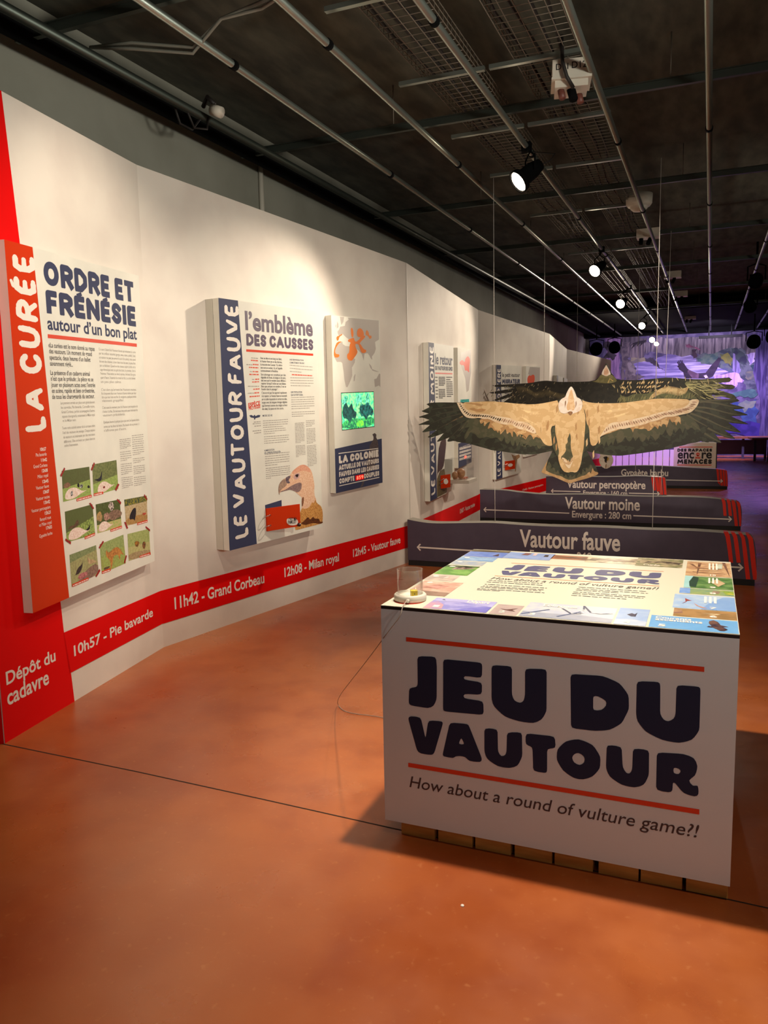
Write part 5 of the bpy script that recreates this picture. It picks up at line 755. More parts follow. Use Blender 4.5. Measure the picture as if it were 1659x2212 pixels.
for (x,y),l in zip([(-.76,10.3),(-.63,13.84),(-.6,16.4),(-.53,21.2)],['first behind the round detector','second behind the round detector','third behind the round detector','farthest back']):
    e=empty('socket_box',(x,y,zc(y,.06)),'small white socket box under the ceiling pipes, '+l,'socket box','socket boxes along the tray'); C=Ctx(e)
    m=MB(); m.box((x-.13,y-.09,zc(y,.02)),(x+.13,y+.09,zc(y,.12))); C.put(m,'body',M['plastic']); m=MB(); m.tube([(x-.08,y-.02,zc(y,.02)),(x-.08,y-.05,zc(y,-.05))],.025,8); m.tube([(x+.03,y-.02,zc(y,.02)),(x+.0,y-.05,zc(y,-.06))],.025,8); C.put(m,'plug',M['blackmetal'])
# lit spotlights
LL=['nearest lit black spotlight, largest glow under the pipe','second lit black spotlight from the front','third lit black spotlight from the front','fourth lit black spotlight from the front','fifth lit black spotlight, above the mural','farthest lit black spotlight, in front of the mural']
for (p,t,_,_2),l in zip(LAMPS,LL):
    p=Vector(p); d=(Vector(t)-p).normalized(); q=d.to_track_quat('Z','Y').to_matrix().to_4x4(); px_=-1.345
    e=empty('spotlight',(p.x,p.y,p.z),l,'spotlight','lit spotlights along the ceiling pipe'); C=Ctx(e)
    b=p-d*.03; Tm=Matrix.Translation(b)@q
    m=MB(); m.lathe([(0,-.24),(.045,-.23),(.06,-.16),(.062,-.06),(.085,-.04),(.088,.0),(.08,.0),(.075,-.02),(0,-.02)],Tm,20); C.put(m,'housing',M['blackmetal'])
    m=MB(); m.lathe([(0,.001),(.05,.0),(.074,-.012)],Tm,20); C.put(m,'lens',M['lamp'],'glowing lens')
    b2=b-d*.13; top=Vector((px_,p.y+.15,zc(p.y)))
    m=MB(); side=d.cross(Vector((0,0,1))).normalized()*.075
    m.tube([b2+side,b2+side+Vector((0,0,.1)),b2+Vector((0,0,.15)),b2-side+Vector((0,0,.1)),b2-side],.007,6); m.tube([b2+Vector((0,0,.15)),top],.014,8); C.put(m,'yoke',M['blackmetal'])
    m=MB(); m.box((top.x-.035,top.y-.03,top.z-.035),(top.x+.035,top.y+.03,top.z+.03)); C.put(m,'clamp',M['blackmetal'])
    m=MB(); m.tube([b-d*.22,b-d*.26+Vector((.05,0,.0)),b-d*.2+Vector((.12,.08,.1)),top+Vector((0,.12,0))],.005,6); C.put(m,'power_cable',M['cable'])
# unlit theatre lamps at the far end
def par(x,y,z,r,tilt,l):
    e=empty('stage_lamp',(x,y,z),l,'stage lamp','unlit stage lamps at the far end'); C=Ctx(e); q=Matrix.Translation((x,y,z))@Matrix.Rotation(tilt,4,'Y')@Matrix.Rotation(math.radians(115),4,'X')
    m=MB(); m.lathe([(0,-.2),(r*.6,-.18),(r*.95,-.05),(r,.12),(r*.9,.12),(r*.85,.06),(0,.05)],q,20); C.put(m,'housing',M['blackmetal'])
    m=MB(); m.tube([(x-r-.02,y,z),(x-r-.02,y,z+.2),(x,y,z+.24),(x+r+.02,y,z+.2),(x+r+.02,y,z)],.012,6); m.tube([(x,y,z+.24),(x,y,zc(y,.36))],.016,8); C.put(m,'yoke',M['blackmetal'])
par(-2.95,22.5,3.08,.17,.1,'black stage lamp leftmost, beside the end of the grey wall'); par(-2.42,22.0,3.06,.15,-.3,'black stage lamp second from left, with a glint on its rim'); par(.93,21.5,3.0,.16,.2,'black stage lamp hanging before the green mural at right'); par(1.33,21.2,3.08,.17,.0,'black stage lamp rightmost, cut by the picture edge')
par(.57,13.2,3.28,.1,.3,'small black lamp clamped under the pipe at the upper right edge'); par(.62,16.6,3.3,.11,-.2,'small black lamp clamped to the right pipe, lower and farther of two')
e=empty('lighting_bar',(.3,23,zc(23,-.2)),'black lighting bar hanging in front of the mural top','bar'); C=Ctx(e)
m=MB(); m.box((-.35,22.97,zc(23,-.34)),(.72,23.03,zc(23,-.27))); C.put(m,'bar',M['blackmetal']); m=MB(); m.tube([(-.1,23,zc(23,-.3)),(-.1,23,zc(23))],.015); m.tube([(.45,23,zc(23,-.3)),(.45,23,zc(23))],.015); C.put(m,'drop_rod',M['blackmetal'])
# loose power point and cable at the upper left
e=empty('cable_coupler',(-3.0,4.55,zc(4.5,.03)),'pale cable coupler with looped leads on the pipe over the grey wall','coupler'); C=Ctx(e)
m=MB(); m.tube([(-3.02,4.5,zc(4.5,.0)),(-2.95,4.5,zc(4.5,-.03))],.035,12); C.put(m,'socket',M['plastic'])
m=MB(); m.tube([(-3.12,4.55,zc(4.5,.05)),(-3.05,4.5,zc(4.5,.08)),(-3.0,4.5,zc(4.5,.03))],.015,8); m.tube([(-3.2,4.35,zc(4.5,.0)),(-3.2,4.4,zc(4.5,-.09)),(-3.18,4.5,zc(4.5,-.1)),(-3.15,4.55,zc(4.5,-.02))],.008,6); m.tube([(-3.15,4.4,zc(4.5,.0)),(-3.15,4.48,zc(4.5,-.1)),(-3.12,4.58,zc(4.5,-.08)),(-3.12,4.6,zc(4.5,0))],.008,6); C.put(m,'lead',M['cable'])
e=empty('slack_cable',(-2.6,3.55,zc(3.5,.05)),'slack grey cables lying over the pipes at the upper left','cable'); C=Ctx(e)
for k,dz in ((0,0),(1,-.03)):
    m=MB(); m.tube(chaikin([(-3.2,3.62,zc(3.6,.07)),(-2.9,3.6,zc(3.6,.03+dz)),(-2.6,3.72,zc(3.6,.0+dz)),(-2.35,3.62,zc(3.6,.05)),(-2.1,3.6,zc(3.6,.07+dz)),(-1.8,3.5,zc(3.5,.06)),(-1.4,3.4,zc(3.4,.1))],2,False) if 0 else [(-3.2,3.62,zc(3.6,.07)),(-2.9,3.6,zc(3.6,.03+dz)),(-2.6,3.72,zc(3.6,.0+dz)),(-2.35,3.62,zc(3.6,.05)),(-2.1,3.6,zc(3.6,.07+dz)),(-1.8,3.5,zc(3.5,.06)),(-1.4,3.4,zc(3.4,.1))],.009,6); C.put(m,'strand',M['greycable'])
# ================================================================== exhibition panels on the white wall
def fbox(m,fn,u0,u1,v0,v1,c0,c1,**k):
    m.add([fn(u,v,c) for c in (c0,c1) for u,v in ((u0,v0),(u1,v0),(u1,v1),(u0,v1))],[(0,1,2,3),(7,6,5,4),(4,5,1,0),(5,6,2,1),(6,7,3,2),(7,4,0,3)],**k)
def rect(m,fn,u0,v0,u1,v1,off,**k): m.add([fn(u0,v0,off),fn(u1,v0,off),fn(u1,v1,off),fn(u0,v1,off)],[(0,1,2,3)],**k)
def panel(label,fn,r,thick,gap,inset=.0):
    u0,u1,v0,v1=r; o=fn((u0+u1)/2,v0,-thick-gap); e=empty('exhibition_panel',o,label,'panel','exhibition panels on the white wall'); C=Ctx(e)
    m=MB(); fbox(m,fn,u0,u1,v0,v1,0,-thick); C.put(m,'board',M['board'])
    if gap>.004: m=MB(); fbox(m,fn,u0+inset,u1-inset*1.2,v0+inset,v1-inset,-thick-.004,-thick-gap); C.put(m,'backing',M['edge'])
    return C
def avg(q): return (min(q[0][0],q[1][0])*.5+max(q[0][0],q[1][0])*.5,(q[2][0]+q[3][0])/2,(q[1][1]+q[2][1])/2,(q[0][1]+q[3][1])/2)
P1TXT=["Les premiers arrivés sur place sont généralement","les corvidés, Pie bavarde, Corneille noire,","Grand Corbeau, parfois accompagnés d’autres","rapaces charognards, notamment le Milan royal","et le Milan noir.","Toute cette activité autour de la carcasse attire","l’œil des vautours de passage. Chaque espèce","de vautours est intéressée par des morceaux","différents. Elles arrivent sur place dans un","ordre d’intervention.",
"Ce sont d’abord les Vautours fauves qui entament la curée","par les orifices naturels (gorge, anus, naine, pubis). Seul,","un vautour ne peut pas percer le cuir d’un animal, mais quand","ils sont des dizaines à tirer dans tous les sens, la peau finit","par se déchirer. Quand un des oiseaux aspire la tête de la","cage thoracique avec un goût de choix, le premier, c’est à","l’intérieur. Vous entrez au rien la terreau. Au bout d’un gros","quart d’heure, l’essentiel du travail est fait. La curée devient","un peu plus calme.","C’est alors qu’arrivent les Vautours moines.","Ils s’imposent face aux Vautours fauves même par leur","être que leur nom est fini. En vergierne, quelques invités","viennent grappiller.","C’est aussi le moment pour le Vautour percnoptère de","s’inviter à la fête. De morceaux trop petits pour intéresser les","vautours précédents.","Quelques heures à quelques jours plus tard, le Gypaète barbu","arrive sur les lieux du festin. Pas besoin de se presser, il","n’affronte pas d’autre."]
# --- first panel: La Curée
r=D['R_p1']; f=upright(WF[0][0],.05,r,D['K_p1']); C=panel('tall panel titled LA CURÉE with orange side band and eight taped photos',f,r,.047,.003)
bx1=[D['p1_band'][0][0],D['p1_band'][1][0]]
m=MB(); m.poly([(r[0],r[2]),(bx1[1],r[2]),(bx1[0],r[3]),(r[0],r[3])],f,.001); C.put(m,'side_band',M['orange'])
b=D['p1_br']; m=MB()
fs=lambda a,bb,c=0: f(a+(bb-r[2])/(r[3]-r[2])*(b[2][0]-b[3][0]+.15)*-1*0-(bb-b[0][1])*.014,bb,c)
heavy(m,'LA CURÉE',((b[2][0]*.5+b[0][0]*.5,b[0][1]),(b[1][0]*.5+b[3][0]*.5,b[1][1]-.02)),f,.002,t=.26,gap=.2,brush=True,vertical=True); C.put(m,'brush_title',M['cream'])
m=MB()
for t,u0,v0,u1,v1 in D['p1_list']: text(m,t,((u0,v0),(u1,v1)),f,.002,bold=.02 if 'h' in t[:3] else .0)
C.put(m,'timetable_lettering',M['cream'])
m=MB(); heavy(m,'ORDRE ET',D['p1_t1'],f,.002,t=.27,gap=.09); heavy(m,'FRÉNÉSIE',D['p1_t2'],f,.002,t=.27,gap=.09); C.put(m,'title_lettering',M['navy'])
m=MB(); text(m,'autour d’un bon plat',D['p1_t3'],f,.002,bold=.022); C.put(m,'subtitle_lettering',M['navy'])
q=D['p1_rule']; m=MB(); rect(m,f,q[0][0],q[0][1],q[1][0],q[0][1]+.018,.002); C.put(m,'rule',M['rule'])
m=MB()
for t,u0,v0,u1,v1 in D['p1_txt']: text(m,t,((u0,(v0+v1)/2-.011),(u1,(v0+v1)/2+.011)),f,.002,bold=.014)
C.put(m,'intro_text',M['darkgrey'])
m=MB(); [text(m,t_,((r_[0],(r_[1]+r_[3])/2),(r_[2],(r_[1]+r_[3])/2+.013)),f,.002,bold=.004) for t_,r_ in zip(P1TXT,D['p1_bars'])]; bars(m,D['p1_bars2'],f,.002,.004); C.put(m,'small_print',M['greyink'])
DK=(92,102,58);GR=(158,178,96);GR2=(132,154,78);CARC=(226,196,182);CARC2=(244,226,216);BLK=(26,24,32);BRN=(112,84,62);TAN=(186,150,92);STRAW=(196,178,124)
def hill(y0,y1): return [(0,0),(1,0),(1,y1),(0,y0)]
carc=[(.05,.08),(.1,.28),(.25,.4),(.45,.38),(.58,.28),(.7,.2),(.85,.2),(.6,.12),(.4,.03),(.2,.02)]
crow=[(.03,.62),(.12,.6),(.25,.62),(.33,.78),(.37,.86),(.34,.7),(.32,.55),(.24,.5),(.1,.56)]
def blob(cx,cy,rx,ry,n=10,s=1): 
    rr=random.Random(int(cx*100+cy*1000+s)); return chaikin([(cx+rx*(.75+.4*rr.random())*math.cos(6.283*i/n),cy+ry*(.75+.4*rr.random())*math.sin(6.283*i/n)) for i in range(n)],1)
PHO=[('photo of magpies around a carcass',(DK,(88,92,52)),(.42,.55),(GR,GR2),[(carc,CARC,CARC2),(blob(.15,.5,.12,.1),(150,110,84),(120,86,70)),(blob(.55,.42,.04,.08),BLK,BLK),(blob(.66,.38,.07,.07),BLK,(200,200,200)),(blob(.92,.3,.05,.06),BLK,BLK),(blob(.3,.2,.04,.1),BLK,(180,180,180))]),
('photo of a raven on a carcass',((122,128,78),DK),(.36,.5),(GR,GR2),[([(a*.9+.1,b*.95) for a,b in carc],CARC,CARC2),([(a+.02,b-.1) for a,b in crow],BLK,(44,42,60)),(blob(.42,.18,.05,.04),(150,60,50),(120,40,36))]),
('photo of a kite spreading its wings',(DK,(90,98,56)),(.3,.6),(GR,(100,118,58)),[(carc,CARC,CARC2),([(.05,.42),(.15,.5),(.3,.48),(.36,.62),(.46,.62),(.44,.48),(.36,.42),(.2,.4)],BRN,(84,62,50)),([(.68,.22),(.8,.3),(.86,.42),(.83,.25),(.76,.18)],BLK,BLK)]),
('photo of a crowd of vultures',((70,80,36),DK),(.28,.3),(STRAW,GR),[(blob(.12,.55,.12,.18),TAN,(150,120,90)),(blob(.62,.82,.12,.16),(216,200,190),(80,60,60)),(blob(.75,.5,.3,.2),(150,120,100),(110,84,70)),(blob(.4,.5,.14,.16),(190,150,130),(130,90,84)),([(a*.8,b*.9) for a,b in carc],CARC,CARC2)]),
('photo of a black vulture in dry grass',((52,70,60),(150,140,40)),(.74,.78),((196,176,140),(176,150,104)),[(hill(.3,.3),(180,140,84),(160,120,70)),([(.15,.2),(.2,.4),(.35,.6),(.48,.62),(.48,.4),(.42,.2),(.4,.1),(.34,.2)],BLK,(44,36,40)),(blob(.85,.3,.1,.05),(190,80,60),(160,60,50))]),
('photo of two vultures at a carcass',((138,148,104),(112,126,82)),(.75,.85),((170,170,116),(150,142,100)),[([(.1,0),(1,0),(1,.4),(.6,.35),(.3,.1)],(150,120,104),(120,92,80)),([(.15,.3),(.25,.5),(.4,.55),(.45,.65),(.42,.45),(.3,.3)],(72,58,54),(50,42,44)),([(.62,.6),(.66,.72),(.7,.62),(.85,.56),(.98,.42),(.8,.45),(.68,.45)],(196,170,130),(160,130,96)),(blob(.4,.2,.2,.1),(200,130,130),(150,80,84))]),
('photo of a red fox in grass',((160,172,110),(136,152,88)),(.55,.6),(GR,(150,150,80)),[([(.2,.62),(.25,.72),(.3,.62),(.36,.6),(.62,.7),(.78,.62),(.95,.3),(.8,.4),(.78,.25),(.74,.2),(.7,.42),(.5,.42),(.45,.2),(.4,.02),(.36,.05),(.36,.35),(.25,.45)],(200,138,72),(160,104,56)),(blob(.2,.12,.14,.05),BRN,(80,60,40))]),
('photo of two kites feeding on the ground',((170,178,112),(146,158,90)),(.5,.5),((190,182,126),(170,166,106)),[(blob(.4,.55,.12,.12),(176,120,50),(90,60,40)),(blob(.72,.42,.08,.16),(80,60,50),(150,96,50)),([(0,0),(1,0),(1,.2),(0,.28)],(176,152,116),(150,130,90))])]
for i,(lb,top,hz,bot,shp) in enumerate(PHO):
    Q=D['p1_ph'][i]
    def pf(a,b_,c=0,Q=Q): return f(Q[3][0]*(1-a)*(1-b_)+Q[2][0]*a*(1-b_)+Q[1][0]*a*b_+Q[0][0]*(1-a)*b_,Q[3][1]*(1-a)*(1-b_)+Q[2][1]*a*(1-b_)+Q[1][1]*a*b_+Q[0][1]*(1-a)*b_,c)
    m=MB(); m.poly([(0,0),(1,0),(1,1),(0,1)],pf,.002,c=top[0],c2=top[1]); m.poly(hill(*hz),pf,.0024,c=bot[0],c2=bot[1])
    for k,(s_p,c1,c2) in enumerate(shp): m.poly(crisp(s_p,1),pf,.0028+.0003*k,c=c1,c2=c2)
    ph=C.put(m,'photo',M['photo'],lb)
    m=MB(); cq=D['p1_cp'][i]; m.poly(list(reversed(cq)),f,.005); C.put(m,'caption_strip',M['rule'],None,ph)
    m=MB(); u0=min(p[0] for p in cq)+.006; u1=max(p[0] for p in cq)-.006; bars(m,[(u0,cq[3][1]+.003,u1,cq[2][1]+.003)],f,.0055,.005); C.put(m,'caption_lettering',M['cream'],None,ph)
m=MB()
for tq in D['p1_tp']: m.poly(list(reversed(tq)),f,.006)
C.put(m,'tape_pieces',princ('red_tape',(150,24,22),.5))
P2TXT=["Avec sa tête et son long cou blanc,","le Vautour fauve est un des charmes,","la mascotte des Causses ! Il a même","son nom en occitan : là, on l’appelle","communément le Bouldras.","Son plumage est constitué par des","dégradés de bruns, de beiges et de noirs,","des tons qui le rendent assez difficile à","repérer lorsqu’il niche sur une falaise.","Bien que présent en nombre, il est se","fondre dans le paysage !","C’est en vol que l’on apprend rapidement","à le repérer. Le Vautour fauve se reconnaît","par sa taille imposante et surtout ses ailes,","larges avec de longues rémiges digitées","(qui forment comme des doigts au bout","des ailes). Sa queue est très courte."]
# --- second panel: l'emblème des Causses
r=D['R_p2']; f=upright(WF[1][0],.115,r,D['K_p2']); C=panel('large panel titled l’emblème DES CAUSSES with a vulture head photo',f,r,.05,.064,.0)
bb=D['p2_band']
m=MB(); m.poly([(r[0],r[2]),(bb[1][0],r[2]),(bb[0][0],r[3]),(r[0],r[3])],f,.001); C.put(m,'side_band',M['navy'])
b=D['p2_br']; m=MB(); heavy(m,'LE VAUTOUR FAUVE',((b[2][0]*.5+b[0][0]*.5,b[0][1]),(b[1][0]*.5+b[3][0]*.5,b[1][1])),f,.002,t=.24,gap=.16,brush=True,vertical=True); C.put(m,'brush_title',M['cream'])
m=MB(); (a0,b0),(a1,b1)=D['p2_t1']; text(m,'l’emblème',((a0,b0),(a1,b0+(b1-b0)*1.1)),f,.002,bold=.03); C.put(m,'title_lettering',princ('grey_plum_ink',(104,92,108),.5))
m=MB(); heavy(m,'DES CAUSSES',D['p2_t2'],f,.002,t=.27,gap=.09); C.put(m,'title_capitals',princ('plum_ink',(92,78,98),.5))
q=D['p2_rule']; m=MB(); rect(m,f,q[0][0],q[0][1],q[1][0],q[0][1]+.016,.002); C.put(m,'rule',M['rule'])
m=MB(); [text(m,t_,((r_[0],(r_[1]+r_[3])/2-.005),(r_[2],(r_[1]+r_[3])/2+.0095)),f,.002,bold=.012) for t_,r_ in zip(P2TXT,D['p2_bold'])]; C.put(m,'intro_text',M['darkgrey'])
m=MB(); bars(m,D['p2_thin'],f,.002,.005); bars(m,D['p2_left'],f,.002,.006); C.put(m,'small_print',M['greyink'])
m=MB(); bars(m,D['p2_red'],f,.002,.008); C.put(m,'red_figures',M['redink'])
m=MB()
for t,u0,v0,u1,v1 in D['p2_hd']: text(m,t,((u0,(v0+v1)/2-.006),(u1,(v0+v1)/2+.007)),f,.002,bold=.006)
m.poly(D['p2_bird'],f,.002); C.put(m,'headings',M['navy'])
m=MB(); rot=lambda c0,c1: (lambda a,b_,c=0: f(a,b_+(a-c0)*.12,c)); text(m,'ESPÈCE',D['p2_e1'],rot(*[p[0] for p in D['p2_e1']]),.002,bold=.03); text(m,'PROTÉGÉE',((D['p2_e2'][0][0],D['p2_e2'][0][1]),(D['p2_e2'][1][0],D['p2_e2'][0][1]+.025)),rot(D['p2_e2'][0][0],0),.002,bold=.03); C.put(m,'stamp_lettering',princ('stamp_red',(214,60,34),.5))
m=MB()
for k,(n_,c1,c2) in enumerate([('head',(222,172,140),(236,200,170)),('crown',(226,168,140),(214,150,124)),('eyering',(206,166,160),(190,150,150)),('beak',(176,146,124),(140,114,106)),('lower',(150,124,120),(120,96,98)),('cere',(84,70,84),(130,112,118)),('neck',(150,100,70),(110,70,56)),('ruff',(214,160,92),(176,116,58)),('dark',(110,60,30),(70,40,26)),('eye',(40,30,36),(60,44,44))]):
    m.poly(chaikin(D['vh_'+n_],2),f,.002+.0004*k,c=c1,c2=c2)
C.put(m,'vulture_photo',M['photo'],'printed photo of a griffon vulture head')
m=MB(); m.poly(D['vh_navy'],f,.0015); C.put(m,'navy_patch',M['navy'])
# flip card booklet hanging on rings
q=D['card']; cu0=(q[0][0]+q[3][0])/2; cu1=(q[1][0]+q[2][0])/2; cv0=(q[2][1]+q[3][1])/2; cv1=(q[0][1]+q[1][1])/2
e=empty('flip_booklet',f(cu0,cv0,.02),'orange flip booklet on two rings at the foot of the emblème panel','booklet'); C=Ctx(e)
def cf(a,b_,c=0): return f(a,b_,c+.012+.07*(a-cu0)/(cu1-cu0))
m=MB(); fbox(m,cf,cu0,cu1,cv0,cv1,0,-.006); C.put(m,'card',M['orange'])
m=MB(); m.poly(chaikin(D['bubble'],2),cf,.002); C.put(m,'speech_bubble',M['cream'])
m=MB(); text(m,"C’EST MA",((D['bub1'][0][0],D['bub1'][0][1]),(D['bub1'][1][0],D['bub1'][0][1]+.026)),cf,.004,bold=.01); text(m,"FAMILLE !",((D['bub2'][0][0],D['bub2'][0][1]),(D['bub2'][1][0],D['bub2'][0][1]+.024)),cf,.004,bold=.01); C.put(m,'bubble_lettering',M['black'])
for vv in (cv1-.05,cv0+.04):
    m=MB(); m.tube([f(cu0-.012+.028*math.cos(6.283*i/16),vv+.03*math.sin(6.283*i/16)*.6-.01,.02+.03*math.sin(6.283*i/16)) for i in range(16)],.0025,6,closed=True); C.put(m,'ring',M['silver'])
m=MB(); T4=Matrix.Translation(cf(cu1-.02,cv0+.012,.0))@(f(0,0,1)-f(0,0,0)).to_track_quat('Z','Y').to_matrix().to_4x4(); m.lathe([(.012,0),(.015,.008),(.011,.018),(0,.021)],T4,14); C.put(m,'knob',M['knob'])
# --- third panel: colony map with screen
r=D['R_p3']; f=upright(WF[1][0],.06,r,D['K_p3']); C=panel('narrow panel with a world map, green video screen and LA COLONIE footer',f,r,.056,.003)
m=MB(); g=(186,176,168); g2=(178,168,160)
for k,n_ in enumerate(['eur','afr','aus','mad','ice','uk','sca','ind']): m.poly([(max(r[0]+.002,min(r[1]-.003,a)),min(b_,r[3]-.004)) for a,b_ in D['map_'+n_]],f,.001+.0002*k,c=g,c2=g2)
for k in range(6): m.poly(chaikin(D['map_o%d'%k],1),f,.003+.0002*k,c=(232,122,44) if k!=2 else (222,130,60),c2=(228,92,26) if k==3 else (226,116,44))
C.put(m,'map_print',M['flat'])
m=MB(); q=D['p3_scr']; rows=[]
u0=r[0]+.36; 
for k in range(4): rect(m,f,u0,1.515-.03*k,u0+.012,1.528-.03*k,.002)
bars(m,[(u0+.025,1.518-.03*k,u0+.11+.02*k,1.518-.03*k) for k in range(4)],f,.002,.006); C.put(m,'map_legend',M['black'])
m=MB(); su=[p[0] for p in q]; sv=[p[1] for p in q]; s0,s1=(su[0]+su[3])/2,(su[1]+su[2])/2; t0,t1=(sv[2]+sv[3])/2,(sv[0]+sv[1])/2
rect(m,f,s0,t0,s1,t1,.002,c=(64,214,150),c2=(150,232,150))
sf=lambda a,b_,c=0: f(s0+(s1-s0)*a,t0+(t1-t0)*b_,c)
for k,(s_p,c1,c2) in enumerate([([(.0,0),(1,0),(1,.3),(.6,.25),(.3,.3),(0,.2)],(70,190,96),(30,110,80)),([(.0,.55),(.12,.78),(.2,.6),(.3,.72),(.36,.5),(.46,.45),(.4,.25),(.3,.32),(.24,.15),(.14,.3),(.04,.3)],(16,50,50),(24,84,76)),([(.52,.55),(.6,.7),(.7,.62),(.8,.74),(.9,.6),(1,.45),(.95,.3),(.84,.36),(.74,.2),(.66,.34),(.58,.3)],(14,44,48),(30,110,100)),([(.42,.55),(.45,.95),(.6,.98),(.62,.6),(.55,.75),(.5,.7)],(120,220,190),(60,150,120)),([(.72,.6),(.75,.95),(.85,1),(.86,.6),(.8,.8)],(130,226,200),(60,150,120)),([(0,.7),(.1,.95),(.2,.9),(.12,.7)],(110,210,180),(40,130,100)),(blob(.55,.12,.14,.1),(150,230,60),(90,200,80))]):
    m.poly(crisp(s_p,1),sf,.0024+.0003*k,c=c1,c2=c2)
C.put(m,'video_screen',M['screen'],'lit green video screen')
m=MB(); fbox(m,f,s0-.006,s1+.006,t0-.006,t1+.006,.0012,0); C.put(m,'screen_bezel',M['black'])
m=MB(); q=D['p3_navy']; m.poly([(r[0],q[0][1]),(r[0],r[2]),(r[1],r[2]),(r[1],q[1][1])],f,.001); C.put(m,'footer_print',M['navy'])
m=MB(); m.poly([(min(a,r[1]-.003),b_) for a,b_ in D['p3_vul']],f,.0014,c=(96,82,80),c2=(66,58,70)); C.put(m,'vulture_print',M['photo'])
for k_,b_,h_ in (('p3_t1',1.0346,.063),('p3_t2',.9796,.042),('p3_t3',.926,.042),('p3_t4',.8715,.042),('p3_t5',.8705,.042)): D[k_]=[(D[k_][0][0],b_),(D[k_][1][0],b_+h_)]
m=MB(); heavy(m,'LA COLONIE',D['p3_t1'],f,.002,t=.32,gap=.08); heavy(m,'ACTUELLE DE VAUTOURS',D['p3_t2'],f,.002,t=.3,gap=.08); heavy(m,'FAUVES DANS LES CAUSSES',D['p3_t3'],f,.002,t=.3,gap=.08); heavy(m,'COMPTE',D['p3_t4'],f,.002,t=.3,gap=.08); heavy(m,'COUPLES',D['p3_t5'],f,.002,t=.3,gap=.08)
for q in (D['p3_r1'],D['p3_r2']): m.ribbon(q,.007,f,.002)
C.put(m,'footer_lettering',M['cream'])
b=D['p3_db']; m=MB(); rect(m,f,*b[0],*b[1],.0025); C.put(m,'counter_window',M['ledbox']); m=MB(); heavy(m,'859',D['p3_dg'],f,.0035,t=.17,gap=.25); C.put(m,'counter_digits',M['led'],'glowing red digits')
# --- monk vulture panel, its map and the egg case
r=D['R_p4']; f=upright(WF[2][0],.06,r,D['K_p4']); C=panel('panel titled le retour, partly behind the tan vulture’s left wing',f,r,.056,.003)
m=MB(); m.poly([(r[0],r[2]),(D['p4_band'][1][0],r[2]),(D['p4_band'][0][0],r[3]),(r[0],r[3])],f,.001); C.put(m,'side_band',M['navy'])
b=D['p4_br']; m=MB(); heavy(m,'LE VAUTOUR MOINE',((b[2][0]*.5+b[0][0]*.5,b[0][1]),(b[1][0]*.5+b[3][0]*.5,b[1][1])),f,.002,t=.22,gap=.18,brush=True,vertical=True); C.put(m,'brush_title',M['cream'])
m=MB(); text(m,'le retour',D['p4_t1'],f,.002,bold=.025); C.put(m,'title_lettering',M['navy']); m=MB(); heavy(m,'DU VAUTOUR DES CIMES',D['p4_t2'],f,.002,t=.26,gap=.1); C.put(m,'title_capitals',M['navy'])
q=D['p4_rule']; m=MB(); rect(m,f,q[0][0],q[0][1],q[1][0],q[0][1]+.014,.002); C.put(m,'rule',M['rule']); m=MB(); bars(m,D['p4_bars'],f,.002,.012); C.put(m,'small_print',M['darkgrey'])
m=MB(); cl=lambda q: [(min(a,r[1]-.003),max(b_,r[2]+.002)) for a,b_ in q]
m.poly(cl(D['p4_land']),f,.0015,c=(120,104,62),c2=(70,66,44)); m.poly(cl(chaikin(D['p4_eag'],1)),f,.002,c=(84,60,44),c2=(52,38,34)); C.put(m,'eagle_photo',M['photo'],'printed photo of a perched dark vulture')
def card(name_fn,q,label):
    a0=min(p[0] for p in q);a1=max(p[0] for p in q);b0=min(p[1] for p in q)+.02;b1=max(p[1] for p in q)-.02
    e=empty('flip_booklet',name_fn(a0,b0,.02),label,'booklet'); C2=Ctx(e); g_=lambda a,b_,c=0: name_fn(a,b_,c+.015+.06*(a-a0)/(a1-a0))
    m=MB(); fbox(m,g_,a0,a1,b0,b1,0,-.006); C2.put(m,'card',M['orange']); m=MB(); m.poly(blob((a0+a1)/2,(b0+b1)/2,(a1-a0)*.25,(b1-b0)*.22),g_,.002); C2.put(m,'speech_bubble',M['cream'])
    for vv in (b1-.05,b0+.05):
        m=MB(); m.tube([name_fn(a0-.01+.03*math.cos(6.283*i/14),vv+.02*math.sin(6.283*i/14),.02+.03*math.sin(6.283*i/14)) for i in range(14)],.003,6,closed=True); C2.put(m,'ring',M['silver'])
card(f,D['p4_card'],'orange flip booklet at the foot of the le retour panel')
r=D['R_p4b']; f=upright(WF[2][0],.06,r,D['K_p4b']); C=panel('narrow map panel with orange patch beside the le retour panel',f,r,.056,.003)
m=MB(); m.poly([(min(a,r[1]-.003),min(b_,r[3]-.003)) for a,b_ in D['p4b_land']],f,.001,c=(186,176,168),c2=(178,168,160)); m.poly(chaikin(D['p4b_or'],1),f,.0015,c=(222,76,40),c2=(226,110,70)); C.put(m,'map_print',M['flat'])
m=MB(); q=D['p4b_scr']; m.poly(list(reversed(q)),f,.002,c=(40,120,100),c2=(20,80,70)); C.put(m,'video_screen',M['screen'])
m=MB(); m.poly([(r[0],D['p4b_navy'][0][1]),(r[0],r[2]),(r[1],r[2]),(r[1],D['p4b_navy'][1][1])],f,.001); C.put(m,'footer_print',M['navy'])
m=MB(); heavy(m,'LA COLONIE',D['p4b_t'],f,.002,t=.3,gap=.08); B_=D['p4b_bars']; bars(m,[B_[i]+B_[i+1] if isinstance(B_[i],list) else tuple(B_[i])+tuple(B_[i+1]) for i in range(0,len(B_),2)],f,.002,.026); C.put(m,'footer_lettering',M['cream'])
m=MB(); heavy(m,'2',D['p4b_d'],f,.003,t=.2); C.put(m,'counter_digits',M['led'],'glowing red digit')
